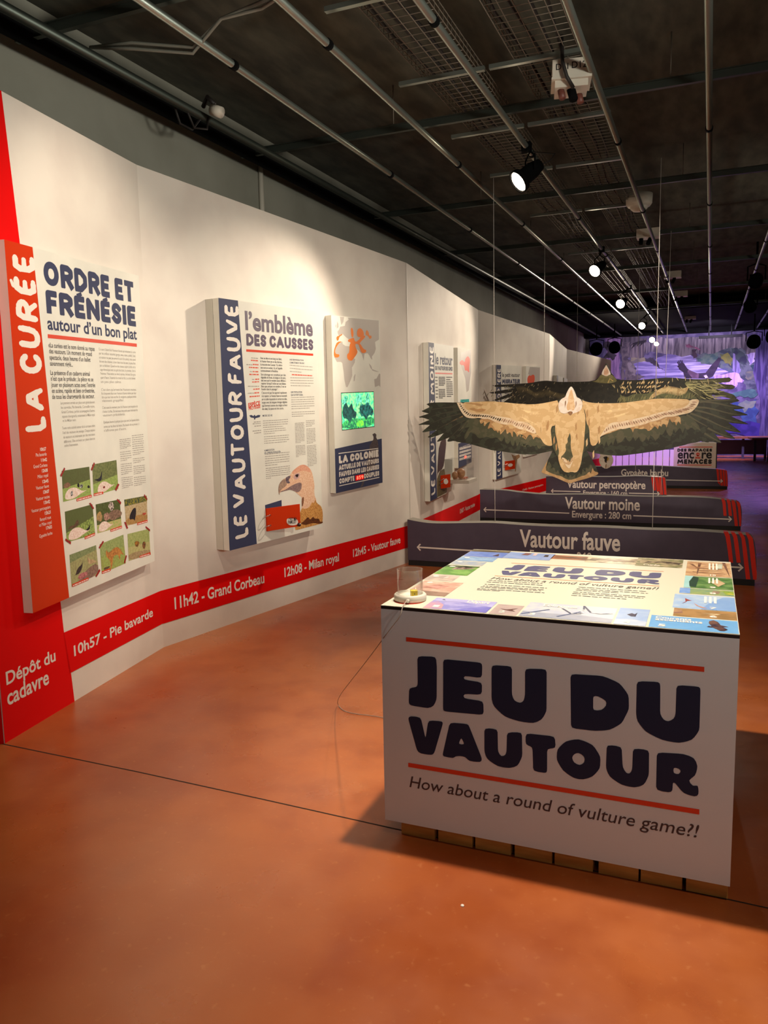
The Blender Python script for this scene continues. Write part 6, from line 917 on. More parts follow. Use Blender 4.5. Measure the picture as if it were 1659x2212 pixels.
# egg case on a wall shelf
W3=WF[2][0]; e=empty('wall_case',W3(1.05,.66,.1),'clear acrylic case with eggs on a white wall shelf','display case'); C=Ctx(e)
su0,su1=.98,1.36
m=MB(); fbox(m,W3,su0,su1,.665,.70,.33,.0); C.put(m,'shelf',M['plastic'])
m=MB(); fbox(m,W3,su0+.03,su1-.03,.702,.92,.30,.06); C.put(m,'acrylic_cover',M['glass'])
for k,(a,c,rr,l) in enumerate([(1.12,.21,.046,'larger brown egg at the back of the acrylic case'),(1.06,.16,.034,'smaller brown egg at the front of the acrylic case')]):
    m=MB(); m.lathe([(rr*math.sin(3.1416*i/10)*(1-.12*math.cos(3.1416*i/10)),-rr*1.25*math.cos(3.1416*i/10)) for i in range(11)],Matrix.Translation((0,0,rr*1.25)),18); o=m.build('egg',M['egg']); o.location=W3(a,.7035,c); tag(o,l,'egg')
m=MB(); rr=random.Random(3)
for k in range(9): 
    a=1.16+rr.random()*.12; c=.1+rr.random()*.16; p=W3(a,.703,c); m.box((p.x-.018,p.y-.012,p.z),(p.x+.018,p.y+.012,p.z+.016))
o=m.build('shell_fragments',M['pink']); o['kind']='stuff'; tag(o,'pink shell fragments scattered in the acrylic case','fragments')
# --- Egyptian vulture panel and its map
r=D['R_p5']; f=upright(WF[3][0],.06,r,D['K_p5']); C=panel('panel titled le petit vautour MIGRATEUR behind the dark vulture’s wing tip',f,r,.056,.003)
m=MB(); m.poly([(r[0],r[2]),(D['p5_band'][1][0],r[2]),(D['p5_band'][0][0],r[3]),(r[0],r[3])],f,.001); C.put(m,'side_band',M['navy'])
b=D['p5_br']; m=MB(); heavy(m,'LE VAUTOUR PERCNOPTERE',((b[2][0]*.5+b[0][0]*.5,b[0][1]),(b[1][0]*.5+b[3][0]*.5,b[1][1])),f,.002,t=.22,gap=.16,brush=True,vertical=True); C.put(m,'brush_title',M['cream'])
m=MB(); text(m,'le petit vautour',D['p5_t1'],f,.002,bold=.025); C.put(m,'title_lettering',M['darkgrey']); m=MB(); heavy(m,'MIGRATEUR',D['p5_t2'],f,.002,t=.32,gap=.08); C.put(m,'title_capitals',M['navy']); m=MB(); bars(m,D['p5_bars'],f,.002,.012); C.put(m,'small_print',M['darkgrey'])
m=MB(); m.poly([(min(a,r[1]-.003),max(b_,r[2])) for a,b_ in D['p5_brd']],f,.002,c=(190,150,100),c2=(120,80,50)); C.put(m,'bird_photo',M['photo'],'printed photo of a perched pale bird')
card(f,D['p5_card'],'orange flip booklet at the foot of the MIGRATEUR panel')
r=D['R_p5b']; f=upright(WF[3][0],.05,r,D['K_p5b']); C=panel('narrow map panel with orange patch beside the MIGRATEUR panel',f,r,.046,.003)
m=MB(); m.poly([(min(a,r[1]-.003),min(b_,r[3]-.003)) for a,b_ in D['p5b_land']],f,.001,c=(186,176,168),c2=(178,168,160)); m.poly(chaikin(D['p5b_or'],1),f,.0015,c=(226,84,40),c2=(230,120,70)); C.put(m,'map_print',M['flat'])
# --- last pair of panels, far down the wall
f=shift(WF[4][0],.06)
for (u0,u1,l,c) in ((.5,1.44,'distant panel with navy band showing above the dark vulture’s back','navy'),(1.62,2.2,'distant narrow grey panel farthest along the white wall','grey')):
    r=(u0,u1,.5,1.98); C=panel(l,f,r,.056,.003)
    m=MB(); m.poly([(u0,.5),(u0+.34 if c=='navy' else u1,.5),(u0+.2 if c=='navy' else u1,1.98),(u0,1.98)],f,.001); C.put(m,'side_band' if c=='navy' else 'map_print',M['navy'] if c=='navy' else princ('map_grey',(176,168,164),.6))
    if c=='navy': m=MB(); heavy(m,'LE',((u0+.05,1.6),(u0+.19,1.9)),f,.002,t=.24,brush=True,vertical=True); C.put(m,'brush_title',M['cream'])
# ================================================================== wingspan signs on the floor
def sign(y,key,label,name,extra,arrow,nm):
    f=XZ(y); top=D[key+'_top']; end=D[key+'_end']; x0=top[0][0]; x1=end[-1][0]; dep=.15
    e=empty('wingspan_sign',((x0+x1)/2,y+dep/2,0),label,'sign','wingspan signs across the floor'); C=Ctx(e)
    prof=[(x0,.05)]+[(x1,.05)]+list(reversed(end[1:-1]))+list(reversed(top)); prof[0]=(x0,.05)
    prof=[prof[0],prof[1]]+chaikin([prof[1]]+prof[2:],2,False)[1:]
    m=MB(); m.prism(prof,f,0,-dep,side=dict(mi=1)); o=C.put(m,'board',[M['sign'],M['signtop']])
    m=MB(); fbox(m,f,x0+.004,x1-.006,0,.05,-.004,-dep+.004); C.put(m,'plinth',M['plinth'])
    m=MB()
    for i in range(4):
        st=D['%s_st%d'%(key,i)]; m.poly([(min(a,x1+.01),max(b,.052)) for a,b in (st if area(st)>0 else list(reversed(st)))],f,.002)
    # the stripes run over the rounded end of the board
    for i in range(4):
        st=D['%s_st%d'%(key,i)]; a=st[0][0]; b=st[1][0]
        zt=lambda x: next((p[1]+(q[1]-p[1])*(x-p[0])/max(1e-6,q[0]-p[0]) for p,q in zip(TE,TE[1:]) if p[0]<=x<=q[0]),TE[-1][1])
        TE=top+end[1:]; m.add([f(a,zt(a)+.002,0),f(b,zt(b)+.002,0),f(b,zt(b)+.002,-dep),f(a,zt(a)+.002,-dep)],[(0,1,2,3)])
    C.put(m,'feather_stripes',M['signred'])
    m=MB(); (a0,b0),(a1,b1)=D[key+'_t']; text(m,nm,((a0,b0),(a1,b0+(b1-b0)*1.08)),f,.0016,bold=.022)
    if extra: text(m,extra,D[key+'_e'],f,.0016,bold=.018)
    C.put(m,'lettering',M['cream'])
    m=MB(); w=.014
    def head(p,d): m.ribbon([(p[0]-d*.03,p[1]+.03),p,(p[0]-d*.03,p[1]-.03)],w,f,.003)
    for a,b in arrow: m.ribbon([a,b],w,f,.003)
    head(arrow[0][0],-1); head(arrow[-1][1],1); C.put(m,'arrow',M['cream'])
def area(q): return sum(q[i][0]*q[(i+1)%len(q)][1]-q[(i+1)%len(q)][0]*q[i][1] for i in range(len(q)))
a=D['s1_a']; mid=[a[0][0]+(a[1][0]-a[0][0])*t for t in (.36,.64)]; my=(a[0][1]+a[1][1])/2
D['s1_e']=[(mid[0]+.06,my-.03),(mid[1]-.06,my+.045)]
sign(6.75,'s1','dark wavy-topped sign reading Vautour fauve, nearest behind the table','',"Envergure : 260 cm",[(a[0],(mid[0],a[0][1]-.012)),((mid[1],a[1][1]+.012),a[1])],'Vautour fauve')
a=D['s2_a']; sign(9.79,'s2','dark wavy-topped sign reading Vautour moine, second from the table','',"Envergure : 280 cm",[(a[0],a[2]),(a[3],a[1])],'Vautour moine')
a=D['s3_a']; sign(12.4,'s3','shorter dark sign reading Vautour percnoptère, third from the table','',"Envergure : 160 cm",[(a[0],a[2]),(a[3],a[1])],'Vautour percnoptère')
a=D['s4_a']; D['s4_top'][0]=(-2.05,.385); sign(14.7,'s4','dark sign reading Gypaète barbu, farthest of the four','',None,[((-1.9,.155),a[1])],'Gypaète barbu')
# ================================================================== hanging vulture cutouts
def wires(C,pts):
    for a,b in pts: m=MB(); m.tube([a,b],.0027,5); C.put(m,'suspension_wire',M['line'])
def smooth(k,n=1): return crisp(D[k],n)
DKF=(44,44,36); DKG=(58,62,50); OLV=(92,88,68); OLG=(78,80,60); TN=(214,178,128); TN2=(226,194,146); BR=(184,142,96); CRM=(236,214,184); CR2=(226,196,160); WHT=(240,226,214)
y=6.84; f=XZ(y); e=empty('vulture_cutout',(-1.05,y,.9),'tan and dark hanging vulture cutout with spread wings, nearest','bird cutout','hanging vulture cutouts'); C=Ctx(e)
m=MB(); m.prism(smooth('f_out'),f,0,-.012,c=DKF,c2=DKG)
k=0
def ly(pts,c1,c2=None):
    global k
    k+=1
    if area(pts)<0: pts=list(reversed(pts))
    m.poly(pts,f,.0003+.00008*k,c=c1,c2=c2 or c1)
for s in ('f_oliveL','f_oliveR'): ly(smooth(s),OLG,OLV)
for i in range(9):
    for sd in 'rl':
        L=chaikin(D['f_f%s%d'%(sd,i)],2,False); k+=1
        m.ribbon(list(reversed(L)) if sd=='l' else L,.017 if sd=='r' else .012,f,.0003+.00008*k,taper=True,c=OLV if sd=='r' else ((70,66,54) if i not in(1,) else (150,120,80)),c2=OLV if sd=='r' else (70,66,54))
for s in ('f_dripL','f_dripR'): ly(smooth(s),BR,TN)
for s in ('f_tanL','f_tanR'): ly(smooth(s),TN,TN2)
for i in range(4): ly(smooth('f_hl%d'%i,2),TN2,(240,212,160))
for i in range(2): ly(smooth('f_br%d'%i,2),BR,(196,148,98))
for s in 'LR': ly(smooth('f_band'+s),CRM,CR2)
def along(L,n):
    d=[0]
    for p,q in zip(L,L[1:]): d.append(d[-1]+math.hypot(q[0]-p[0],q[1]-p[1]))
    out=[]
    for i in range(n):
        t=d[-1]*(i+.5)/n; j=max(x for x in range(len(d)) if d[x]<=t); j=min(j,len(L)-2); w=(t-d[j])/(d[j+1]-d[j]); out.append((L[j][0]+(L[j+1][0]-L[j][0])*w,L[j][1]+(L[j+1][1]-L[j][1])*w))
    return out
k+=1; rr=random.Random(5)
for s,n in (('L',38),('R',40)):
    A_=along(D['f_band%sin'%s],n); B_=along(D['f_band%sout'%s],n)
    for i,(p,q) in enumerate(zip(A_,B_)):
        w=rr.uniform(.010,.017); t0=rr.uniform(.05,.2); t1=rr.uniform(.8,.95); P_=[(p[0]+(q[0]-p[0])*t,p[1]+(q[1]-p[1])*t) for t in (t0,.5,t1)]
        cc=(164,128,102) if i%3 else (196,160,136)
        if s=='L' and i<22: cc=(70,62,50)
        m.ribbon(P_ if s=='R' else P_,[w*.4,w,w*.5],f,.0003+.00008*k,c=cc,c2=cc)
ly(smooth('f_tailol'),OLG,OLV); ly(smooth('f_tailrim'),(180,144,100),(196,160,116)); ly(smooth('f_flL'),OLG,DKG); ly(smooth('f_flR'),OLG,DKG)
ly(smooth('f_body'),TN,TN2); ly(smooth('f_legs'),OLG,(96,92,66))
for s in range(26):
    a=rr.uniform(-1.36,-.86); b=rr.uniform(1.0,1.42); ly([(a,b),(a+.012,b+.02),(a+.009,b+.075),(a-.004,b+.05)],TN2 if s%2 else BR)
ly(smooth('f_vent',1),(236,216,186),(206,170,130)); ly(smooth('f_head'),WHT,(232,214,200)); ly(smooth('f_face'),(222,182,138),(232,200,160)); ly(smooth('f_chin'),(120,84,56),(150,110,76))
for i in range(4): ly(smooth('f_hd%d'%i,2),(150,116,90) if i<2 else (248,236,222))
for i in range(m.c.__len__()): m.m[i]=0
C.put(m,'printed_board',M['bird'])
wires(C,[((-1.775,y+.014,1.44),(-1.78,y+.014,zc(y))),((-1.775,y+.014,1.1),(-1.77,y+.014,.42)),((-.42,y+.014,1.5),(-.42,y+.014,zc(y,-.02))),((-.42,y+.014,1.08),(-.42,y+.014,.40))])
# dark monk vulture
y=9.88; f=XZ(y); e=empty('vulture_cutout',(-.9,y,.9),'black and olive hanging vulture cutout, second, behind the tan one','bird cutout','hanging vulture cutouts'); C=Ctx(e)
m=MB(); k=0; B1=(40,38,32); B2=(30,30,26)
m.prism(smooth('m_out'),f,0,-.012,c=B1,c2=B2)
ly(smooth('m_wingR'),(96,98,68),(80,82,56)); ly(smooth('m_wingL'),(52,48,38),(40,38,32)); ly(smooth('m_covR'),(128,124,86),(96,94,64))
for i,fr_ in enumerate(D['m_fing']): L=chaikin(fr_,2,False); k+=1; m.ribbon(L,[.055]*(len(L)-2)+[.04,.01],f,.0003+.00008*k,c=(84,82,56),c2=(64,62,44)); k+=1; m.ribbon(L[:len(L)*2//3],.009,f,.0003+.00008*k,taper=True,c=(206,198,150),c2=(180,170,120))
def dashes(n,x0,x1,z0,z1,c,L=.03,w=.008,ang=0):
    global k
    k+=1
    for i in range(n):
        a=rr.uniform(x0,x1); b=rr.uniform(z0,z1); t=ang+rr.uniform(-.5,.5); m.ribbon([(a,b),(a+L*.5*math.cos(t),b+L*.5*math.sin(t)),(a+L*math.cos(t),b+L*math.sin(t))],[w*.4,w,w*.3],f,.0003+.00008*k,c=c,c2=c)
X=lambda a: a
arcR=chaikin(D['m_arcR'],2,False); arcL=chaikin(D['m_arcL'],2,False); k+=1
for p in along(arcR,34): m.ribbon([(p[0]-.02,p[1]-.05),(p[0],p[1]),(p[0]+.015,p[1]+.035)],[.004,.016,.006],f,.0003+.00008*k,c=(206,180,132),c2=(180,150,104))
for p in along(arcL,36): m.ribbon([(p[0]+.02,p[1]-.05),(p[0],p[1]),(p[0]-.015,p[1]+.03)],[.004,.012,.004],f,.0003+.00008*k,c=(104,94,66),c2=(90,80,56))
x0=arcR[0][0]
for z in (1.71,1.66,1.61): dashes(26,x0-.35,x0+.25,z-.01,z+.01,(222,190,140),.03,.011,1.0)
dashes(34,x0-.42,x0+.7,1.58,1.74,(190,170,124),.05,.008,1.9); dashes(70,x0-.4,x0+.5,1.44,1.54,(132,126,84),.06,.01,1.2)
dashes(40,x0-1.2,x0-.45,1.45,1.74,(104,100,84),.025,.006,1.5); dashes(34,x0-1.75,x0-1.1,1.56,1.74,(176,160,124),.03,.007,1.2); dashes(40,x0-2.2,x0-1.4,1.42,1.72,(110,100,72),.05,.007,.9)
dashes(26,x0+.4,x0+.72,1.52,1.72,(186,178,124),.12,.012,-.2)
ly(smooth('m_ruff'),(104,98,62),(120,112,74)); ly(smooth('m_head',2),(236,222,210),(224,204,190)); ly(smooth('m_face',2),(206,160,132),(222,182,150))
hx=D['m_ruff'][5]; k+=1; m.ribbon([(hx[0]-.03,hx[1]-.1),(hx[0]-.01,hx[1]-.05),(hx[0]+.03,hx[1]-.08)],.01,f,.0003+.00008*k,c=(190,160,96),c2=(190,160,96))
C.put(m,'printed_board',M['bird'])
wires(C,[((-1.93,y+.014,1.7),(-1.93,y+.014,zc(y))),((-.50,y+.014,1.72),(-.48,y+.014,zc(y))),((-.50,y+.014,1.3),(-.52,y+.014,.37))])
# white Egyptian vulture, almost hidden
y=12.48; f=XZ(y); e=empty('vulture_cutout',(-1.47,y,.9),'white hanging vulture cutout, only its tail showing under the tan wing','bird cutout','hanging vulture cutouts'); C=Ctx(e)
m=MB(); k=0; m.prism(smooth('c_out'),f,0,-.012,c=(232,222,206),c2=(222,206,184))
for s in ('c_wingl','c_wingr'): ly(smooth(s),(40,36,32))
ly(smooth('c_mk'),(40,32,26)); ly(smooth('c_mk2'),(190,150,60)); ly(smooth('c_mk3'),(150,110,60)); C.put(m,'printed_board',M['bird'])
wires(C,[((-1.93,y+.014,1.15),(-1.93,y+.014,zc(y))),((-1.03,y+.014,1.1),(-1.03,y+.014,zc(y))),((-1.03,y+.014,1.1),(-1.03,y+.014,.39))])
# ================================================================== game table
TX0,TX1,TY0,TY1,TZ=-.973,.093,2.292,3.385,.80
e=empty('game_table',((TX0+TX1)/2,(TY0+TY1)/2,0),'white box game table lettered JEU DU VAUTOUR on a wooden pallet base','table'); C=Ctx(e)
m=MB(); m.box((TX0,TY0,TZ-.012),(TX1,TY1,TZ-.002)); C.put(m,'core_board',M['black'])
m=MB(); m.box((TX0,TY0,TZ-.002),(TX1,TY1,TZ)); C.put(m,'tabletop',princ('table_white',(206,202,184),.35))
fp=lambda a,b,c=0: Vector((TX0+(TX1-TX0)*a,TY0-c,.059+(.788-.059)*b))
m=MB(); fbox(m,fp,0,1,0,1,0,-.018); C.put(m,'front_panel',princ('front_white',(206,210,216),.7,spec=.2))
for nm,a,b in (('side_panel',TX0,TX0+.018),('side_panel',TX1-.018,TX1)): m=MB(); m.box((a,TY0+.019,.059),(b,TY1-.019,TZ-.013)); C.put(m,nm,M['board'])
m=MB(); m.box((TX0,TY1-.018,.059),(TX1,TY1,TZ-.013)); C.put(m,'back_panel',M['board'])
m=MB()
HOL={'D':'hD','A':'hA','O':'hO','R':'hR'}
for c in ('J','E','U','D','U2','V','A','U3','T','O','U4','R'):
    L=[fillet(D['fp_'+c],.014)]
    if c in HOL: L.append(fillet(D['fp_'+HOL[c]],.01))
    m.poly(L,fp,.001)
C.put(m,'title_lettering',M['ink'])
for r in ('r1','r2'): m=MB(); m.poly(chaikin(D['fp_'+r],0),fp,.001); m.f=[tuple(reversed(q)) if area(D['fp_'+r])<0 and 0 else q for q in m.f]; C.put(m,'rule',M['rule'])
m=MB(); text(m,'How about a round of vulture game?!',D['fp_txt'],fp,.001,bold=.002,shear=.2); C.put(m,'question_lettering',princ('dark_plum_ink',(58,46,52),.5))
# pallet base
for i,(a,b) in enumerate(D['fp_blocks']):
    x0=TX0+(TX1-TX0)*a; x1=TX0+(TX1-TX0)*b; m=MB(); m.box((x0,2.325,.0),(x1,3.3,.085)); C.put(m,'pallet_slat',M['wood'])
m=MB(); m.box((-.955,2.4,.0),(.085,3.25,.05)); C.put(m,'gap_shade_fill',M['gap'])  # dark filler standing in for the shade between the slats
# printed board game on the top
ft=lambda a,b,c=0: Vector((TX0+a,TY0+b,TZ+c)); m=MB()
TC=dict(L1=((112,134,196),(88,116,190)),L2=((112,148,190),(150,176,206)),L3=((140,156,178),(170,172,170)),L4=((84,132,56),(120,164,80)),L5=((168,152,144),(196,176,164)),L6=((190,146,130),(212,174,156)),S=((134,132,200),(164,160,214)),B2=((178,160,156),(168,150,150)),B3=((180,186,206),(196,198,204)),B4=((146,170,212),(160,180,214)),B5=((104,158,210),(112,164,214)),R6=((164,128,84),(140,110,70)),R7=((150,178,216),(176,194,216)),R8=((120,150,120),(150,164,100)),R9=((74,112,58),(110,144,82)),R10=((206,172,130),(176,136,100)),K1=((140,160,206),(122,148,200)),K2=((164,104,74),(120,80,60)),K3=((206,190,160),(130,110,84)),K4=((110,112,74),(176,160,128)))
for n,u0,v0,u1,v1 in D['tt']:
    u0=max(u0,.002);u1=min(u1,1.064);v0=max(v0,.003);v1=min(v1,1.09); c=TC[n]; rect(m,ft,u0,v0,u1,v1,.0006,c=c[0],c2=c[1])
    s=lambda x,y,u0=u0,v0=v0,u1=u1,v1=v1: (u0+(u1-u0)*x,v0+(v1-v0)*y)
    def sub(P_,c1,c2=None,o=.0009): m.poly([s(*p) for p in P_],ft,o,c=c1,c2=c2 or c1)
    if n=='L1': sub([(0,.72),(1,.75),(1,1),(0,1)],(70,62,50),(100,92,70)); sub([(.7,.2),(.8,.55),(.86,.2)],(70,50,60))
    if n=='L4': sub([(.3,.55),(.7,.6),(.95,.8),(.6,.95),(.35,.85)],(190,160,150),(60,50,40)); sub([(0,.8),(1,.9),(1,1),(0,1)],(60,90,44),(50,70,40))
    if n=='L5': sub([(.55,.4),(.75,.5),(.7,.8),(.6,.75)],(226,206,196),(190,150,140))
    if n=='L6': sub([(.2,.5),(.6,.45),(.8,.7),(.5,.75),(.3,.65)],(160,110,96),(206,150,140)); sub([(0,0),(1,0),(1,.25),(0,.3)],(150,120,104),(130,104,90))
    if n=='S': sub([(0,0),(.3,0),(.25,.4),(.1,.7),(0,.6)],(200,150,160),(164,140,190)); sub([(0,.7),(.5,.75),(1,.5),(1,1),(0,1)],(176,174,220),(164,160,214)); sub([(.12,.85),(.15,.9),(.2,.8)],(60,50,80),None,.0012); sub([(.5,0),(1,0),(1,.5),(.7,.35)],(112,110,190),(126,122,200),.0011)
    if n=='B2': sub([(.2,.55),(.5,.5),(.85,.7),(.7,.5),(.85,.35),(.5,.42)],(90,60,56))
    if n=='B3': sub([(0,0),(1,0),(1,.25),(.6,.35),(.3,.3),(0,.35)],(160,164,180),(150,156,176))
    if n=='B4': sub([(.3,.6),(.45,.7),(.55,.65),(.62,.75),(.6,.5),(.45,.5)],(60,56,80)); sub([(0,0),(1,0),(1,.25),(.5,.35),(0,.28)],(186,196,216),(170,184,212))
    if n=='R6': sub([(.45,.55),(.55,.5),(.7,.5),(.8,.62),(.65,.56),(.55,.57)],(236,216,180),(70,50,40)); sub([(.0,.3),(.15,.4),(.12,.9),(0,.9)],(140,104,90),(170,134,100))
    if n=='R7':
        sub([(.45,0),(1,0),(1,.95),(.8,.9),(.6,.5)],(124,158,208),(132,164,210)); sub([(.14,.3),(.2,.45),(.18,.7),(.24,.6),(.3,.55),(.22,.5),(.2,.4)],(150,70,60),(120,60,60),.0012); sub([(.33,.4),(.42,.2),(.52,.12),(.56,.06),(.46,.1),(.38,.22)],(196,140,120),None,.0012)
    if n=='R8': sub([(0,0),(.2,0),(.2,1),(0,1)],(104,146,214),(150,176,216)); sub([(.6,.3),(.72,.2),(.76,.7),(.62,.8)],(166,144,120),(140,120,100)); sub([(.85,.2),(1,.2),(1,.8),(.8,.8)],(176,176,70),(110,150,60))
    if n=='R9': sub([(0,0),(.14,0),(.1,.5),(.18,1),(0,1)],(160,204,206),(150,196,200)); sub([(.12,.1),(.25,.05),(.3,.9),(.18,1),(.1,.5)],(40,64,50),(50,76,56)); sub([(.55,.55),(.68,.85),(.85,.5),(.7,.2)],(196,170,130),(180,152,116),.0012)
    if n=='R10':
        for (a,b_,c_,d_) in ((.1,.8,.3,.45),(.2,.5,.95,.55),(.15,.25,.9,.2),(.3,.9,.25,.1),(.5,.75,.95,.8),(.25,.35,.8,.38),(.85,1,.95,.1)): m.ribbon([s(a,b_),s(c_,d_)],.012,ft,.001,taper=True,c=(96,66,48),c2=(140,100,70))
        sub([(.7,.55),(.8,.55),(.82,.9),(.72,.9)],(200,206,186),(170,176,160),.0012)
    if n=='K1': sub([(.3,.6),(.45,.6),(.5,.9),(.35,.95)],(120,80,80)); sub([(.8,.5),(.9,.5),(.88,.8),(.8,.8)],(50,44,50)); sub([(.55,.6),(.62,.62),(.62,.95),(.55,.95)],(220,180,180))
    if n in('K2','K3','K4'): sub([(.05,.3),(.4,.4),(.9,.3),(1,.6),(.5,.7),(.1,.8)],c[1],(60,50,40))
m.poly(D['tt_bird'] if area(D['tt_bird'])>0 else list(reversed(D['tt_bird'])),ft,.0013,c=(52,42,54),c2=(110,80,70))
# turbine of the wind farm picture
T_=D['tt_turb']
for i,j in ((0,1),(1,2),(3,4),(4,5),(3,2),(5,6),(6,7)): m.ribbon([T_[i],T_[j]],.006,ft,.0014,c=(70,74,96) if i not in (1,3,5,6) else (232,236,240),c2=(80,84,110))
for dx in (0,.06): m.ribbon([(T_[5][0]-.03-dx*1.6,T_[5][1]-.002),(T_[5][0]-.09-dx*1.8,.03)],.007,ft,.0013,c=(76,90,130),c2=(76,90,130))
C.put(m,'board_game_print',M['tabletop'])
m=MB(); q=D['tt_r']
# title printed again, smaller, on the top
r1=[(p[0],p[1]) for p in D['fp_r1']]; fu0,fu1,fv1,fv0=.0817,.9184,.87,.30
fv0=sum(p[1] for p in D['fp_r2'])/4
gu0=(q[0][0]+q[2][0])/2; gu1=(q[1][0]+q[3][0])/2; gv1=(q[0][1]+q[1][1])/2; gv0=(q[2][1]+q[3][1])/2
tp=lambda p: (gu0+(p[0]-fu0)/(fu1-fu0)*(gu1-gu0), gv0+(p[1]-fv0)/(fv1-fv0)*(gv1-gv0))
for c in ('J','E','U','D','U2','V','A','U3','T','O','U4','R'):
    L=[[tp(p) for p in chaikin(D['fp_'+c],1)]]
    if c in HOL: L.append([tp(p) for p in chaikin(D['fp_'+HOL[c]],1)])
    m.poly(L,ft,.0008)
C.put(m,'tabletop_title',princ('blue_grey_ink',(84,84,118),.4))
m=MB()
for vv in (gv1,gv0): rect(m,ft,gu0,vv-.003,gu1,vv+.003,.0008)
C.put(m,'tabletop_rule',princ('salmon_ink',(226,130,92),.4))
m=MB(); text(m,'How about a round of vulture game?!',((gu0,gv0-.062),(gu1,gv0-.022)),ft,.0008,shear=.2); bars(m,[(r_[0],r_[1],r_[2],r_[1]+.004) for r_ in D['tt_b']],ft,.0008,.007); bars(m,[(r_[0],r_[1],r_[2],r_[1]) for r_ in D['tt_b2']],ft,.0008,.006); C.put(m,'tabletop_text',M['darkgrey'])
m=MB()
for t,kx,h in (('Départ','tt_t1',.03),('Eoliennes','tt_t2',.03),('Courants','tt_t3',.024),('ascendants','tt_t4',.024),('Curée','tt_t5',.03)):
    b=D[kx]; v=min(b[0][1],b[1][1]); text(m,t,((b[0][0],v),(b[1][0],v+h)),ft,.0016,bold=.02)
for n,u0,v0,u1,v1 in D['tt']:
    if n[0]=='R' and n not in ('R6','R8'):
        for j in range(3): rect(m,ft,u0+(u1-u0)*(.5+.08*j),v0+(v1-v0)*.45,u0+(u1-u0)*(.54+.08*j),v0+(v1-v0)*.9,.0016)
for (t,n) in (('1','S'),('2','B2'),('3','B3'),('4','B4'),('5','B5'),('6','R6'),('7','R7'),('8','R8'),('9','R9'),('10','R10')):
    u0,v0,u1,v1=[x for x in D['tt'] if x[0]==n][0][1:]
    if n[0] in 'SB': text(m,t,((u0+.025,v0+.02),(u0+.045,v0+.045)),ft,.0016,bold=.03)
    else: text(m,t,((u1-.075,v0+.012),(u1-.055,v0+.035)),ft,.0016,bold=.03)
for n in ('L2','L3','L4','L5','L6'):
    u0,v0,u1,v1=[x for x in D['tt'] if x[0]==n][0][1:]; m.poly(blob(u0+.03,v1-.028,.012,.012),ft,.0016)
    if n in('L4','L6'): bars(m,[(u0+.04+.03*j,v0+.02,u0+.04+.03*j+.001,v0+.02) for j in range(1)],ft,.0016,.01)
C.put(m,'square_lettering',M['cream'])
m=MB(); m.disc((.068,.085),.052,ft,.0009,24); C.put(m,'red_spot_print',M['rule'])
# dice shaker with its cord
dc=Vector((-.9055,2.385,TZ)); e=empty('dice_shaker',dc,'clear cylinder dice shaker with white base at the table corner','dice shaker'); C=Ctx(e); T4=Matrix.Translation(dc)
m=MB(); m.lathe([(0,.0015),(.052,.0015),(.054,.005),(.054,.02),(.05,.024),(.043,.024),(.042,.016),(0,.016)],T4,40); C.put(m,'base',M['plastic'])
m=MB(); m.lathe([(.0425,.017),(.0425,.105),(.0405,.105),(.0405,.017)],T4,40); C.put(m,'tube',M['glass'])
m=MB(); m.lathe([(.0428,.102),(.0432,.106),(.040,.106),(.0402,.102)],T4,40); C.put(m,'rim',M['glass'])
m=MB(); m.lathe([(0,0),(.006,0),(.006,.008),(0,.009)],Matrix.Translation(dc+Vector((.012,-.052,.011)))@Matrix.Rotation(math.radians(90),4,'X'),12); C.put(m,'cord_socket',M['plastic'])
m=MB(); m.tube(chaikin(D['cord'][0:1]+D['cord'][1:],2,False) if 0 else cord3 if 0 else [Vector(p) for p in D['cord']],.0018,6) if 0 else None
def chaik3(P_,n):
    P_=[Vector(p) for p in P_]
    for _ in range(n):
        Q=[P_[0]]
        for a,b in zip(P_,P_[1:]): Q+=[a*.75+b*.25,a*.25+b*.75]
        P_=Q+[P_[-1]]
    return P_
m=MB(); m.tube(chaik3(D['cord'],3),.0016,6); C.put(m,'cord',princ('grey_cord',(150,138,128),.5))
m=MB(); h=.0105; bm_=[(x,y_,z) for z in (-h,h) for x,y_ in ((-h,-h),(h,-h),(h,h),(-h,h))]; m.box((-h,-h,-h),(h,h,h)); die=m.build('die',M['die']); die.location=dc+Vector((.018,-.012,.0165+h)); die.rotation_euler=(0,0,math.radians(32)); tag(die,'small yellow die lying in the clear dice shaker','die')
m=MB()
def pip(n_,a,b):
    ax={'x':(Vector((1,0,0)),Vector((0,1,0)),Vector((0,0,1))),'y':(Vector((0,-1,0)),Vector((1,0,0)),Vector((0,0,1))),'z':(Vector((0,0,1)),Vector((1,0,0)),Vector((0,1,0))),'X':(Vector((-1,0,0)),Vector((0,-1,0)),Vector((0,0,1)))}[n_]
    m.disc((a,b),.0019,lambda u,v,c=0: ax[0]*(h+.0003)+ax[1]*u+ax[2]*v,0,10)
pip('y',0,0)
for t in (-1,0,1): pip('x',t*.005,-t*.005); 
for t in (-1,1): pip('z',t*.005,t*.005); pip('X',t*.005,t*.005)
m.build('pips',M['pip'],die)
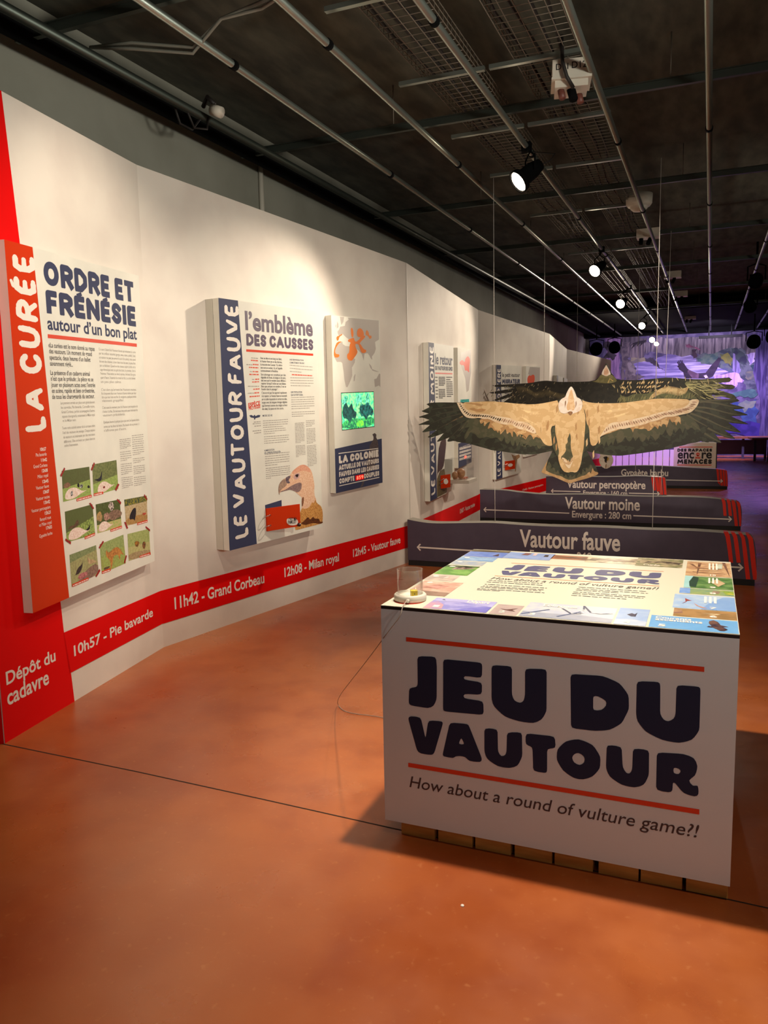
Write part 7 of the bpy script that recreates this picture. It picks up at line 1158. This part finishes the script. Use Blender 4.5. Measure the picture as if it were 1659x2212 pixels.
# ================================================================== far end furniture
f=XZ(17.0); e=empty('info_stand',(-.26,17.3,0),'beige box stand reading DES RAPACES encore MENACÉS','info stand'); C=Ctx(e)
u0,u1=-.665,.145; m=MB(); m.box((u0,17.0,.0),(u1-.015,17.45,.70)); C.put(m,'body',M['beige']); m=MB(); m.box((u1-.014,16.995,.0),(u1+.004,17.46,.706)); C.put(m,'dark_edge',M['black'])
m=MB(); m.box((u0+.12,17.05,.701),(u1-.02,17.42,.712)); C.put(m,'top_plate',M['plastic'])
m=MB(); heavy(m,'DES RAPACES',D['in1'],f,.003,t=.27,gap=.12); text(m,'enc',D['in2'],f,.003,bold=.025); text(m,'re',D['in3'],f,.003,bold=.025); heavy(m,'MENACÉS',D['in4'],f,.003,t=.28,gap=.12); C.put(m,'lettering',M['black'])
m=MB(); q=D['in_r']; rect(m,f,q[0][0],q[0][1]-.006,q[1][0],q[0][1]+.006,.003); rect(m,f,q[2][0],q[2][1]-.006,q[3][0],q[2][1]+.006,.003); C.put(m,'rule',M['rule'])
s=D['in_sk']; sx=(s[0][0]+s[1][0])/2; sy=s[0][1]-.02; m=MB(); m.disc((sx,sy-.012),.036,f,.003,16,.032); rect(m,f,sx-.018,sy-.056,sx+.018,sy-.03,.003); m.ribbon([(sx-.05,sy-.1),(sx+.05,sy-.065)],.014,f,.003); m.ribbon([(sx-.05,sy-.065),(sx+.05,sy-.1)],.014,f,.0032); C.put(m,'skull_emblem',princ('skull_red',(206,60,40),.5))
m=MB(); m.disc((sx-.014,sy-.014),.009,f,.0045,8); m.disc((sx+.014,sy-.014),.009,f,.0045,8); C.put(m,'skull_eyes',M['beige'])
# slatted white bench-height crate wall lit violet
e=empty('slatted_barrier',(-1.6,18.05,0),'low white slatted barrier glowing violet behind the last sign','barrier'); C=Ctx(e)
x=-2.6; i=0
while x<-.66: m=MB(); m.box((x,18.0,.0),(x+.125,18.03,.52)); C.put(m,'slat',M['slat']); x+=.14; i+=1
m=MB(); m.box((-2.6,18.03,.36),(-.66,18.06,.44)); m.box((-2.6,18.03,.06),(-.66,18.06,.14)); C.put(m,'rail',M['violetleg'])
e=empty('bench',(.55,23.5,0),'low wooden corner bench at the far right by the mural','bench'); C=Ctx(e)
m=MB(); pl_=[(-.35,23.9),(-.35,23.45),(.95,23.35),(1.02,22.4),(1.48,22.4),(1.48,23.9)]; m.prism(pl_,lambda a,b,c=0: Vector((a,b,.60+c)),0,-.05); C.put(m,'seat',M['benchwood'])
for x,y_ in ((-.28,23.55),(.85,23.5),(1.1,22.5),(1.42,22.5),(1.42,23.8),(-.28,23.8)): m=MB(); m.box((x-.03,y_-.03,0),(x+.03,y_+.03,.55)); C.put(m,'leg',M['violetleg'])
m=MB(); m.box((-.2,23.82,.1),(1.4,23.86,.5)); C.put(m,'back_skirt',M['violetleg'])
m=MB(); m.lathe([(0,0),(.006,0),(.005,.003),(0,.004)],Matrix.Translation((-.62,2.02,0)),8); o=m.build('paper_scrap',M['cream']); tag(o,'tiny white scrap on the floor in front of the table','scrap')
for o in list(bpy.data.objects):
    if o.type=='MESH' and o.data.users==1: o.data.name=o.name
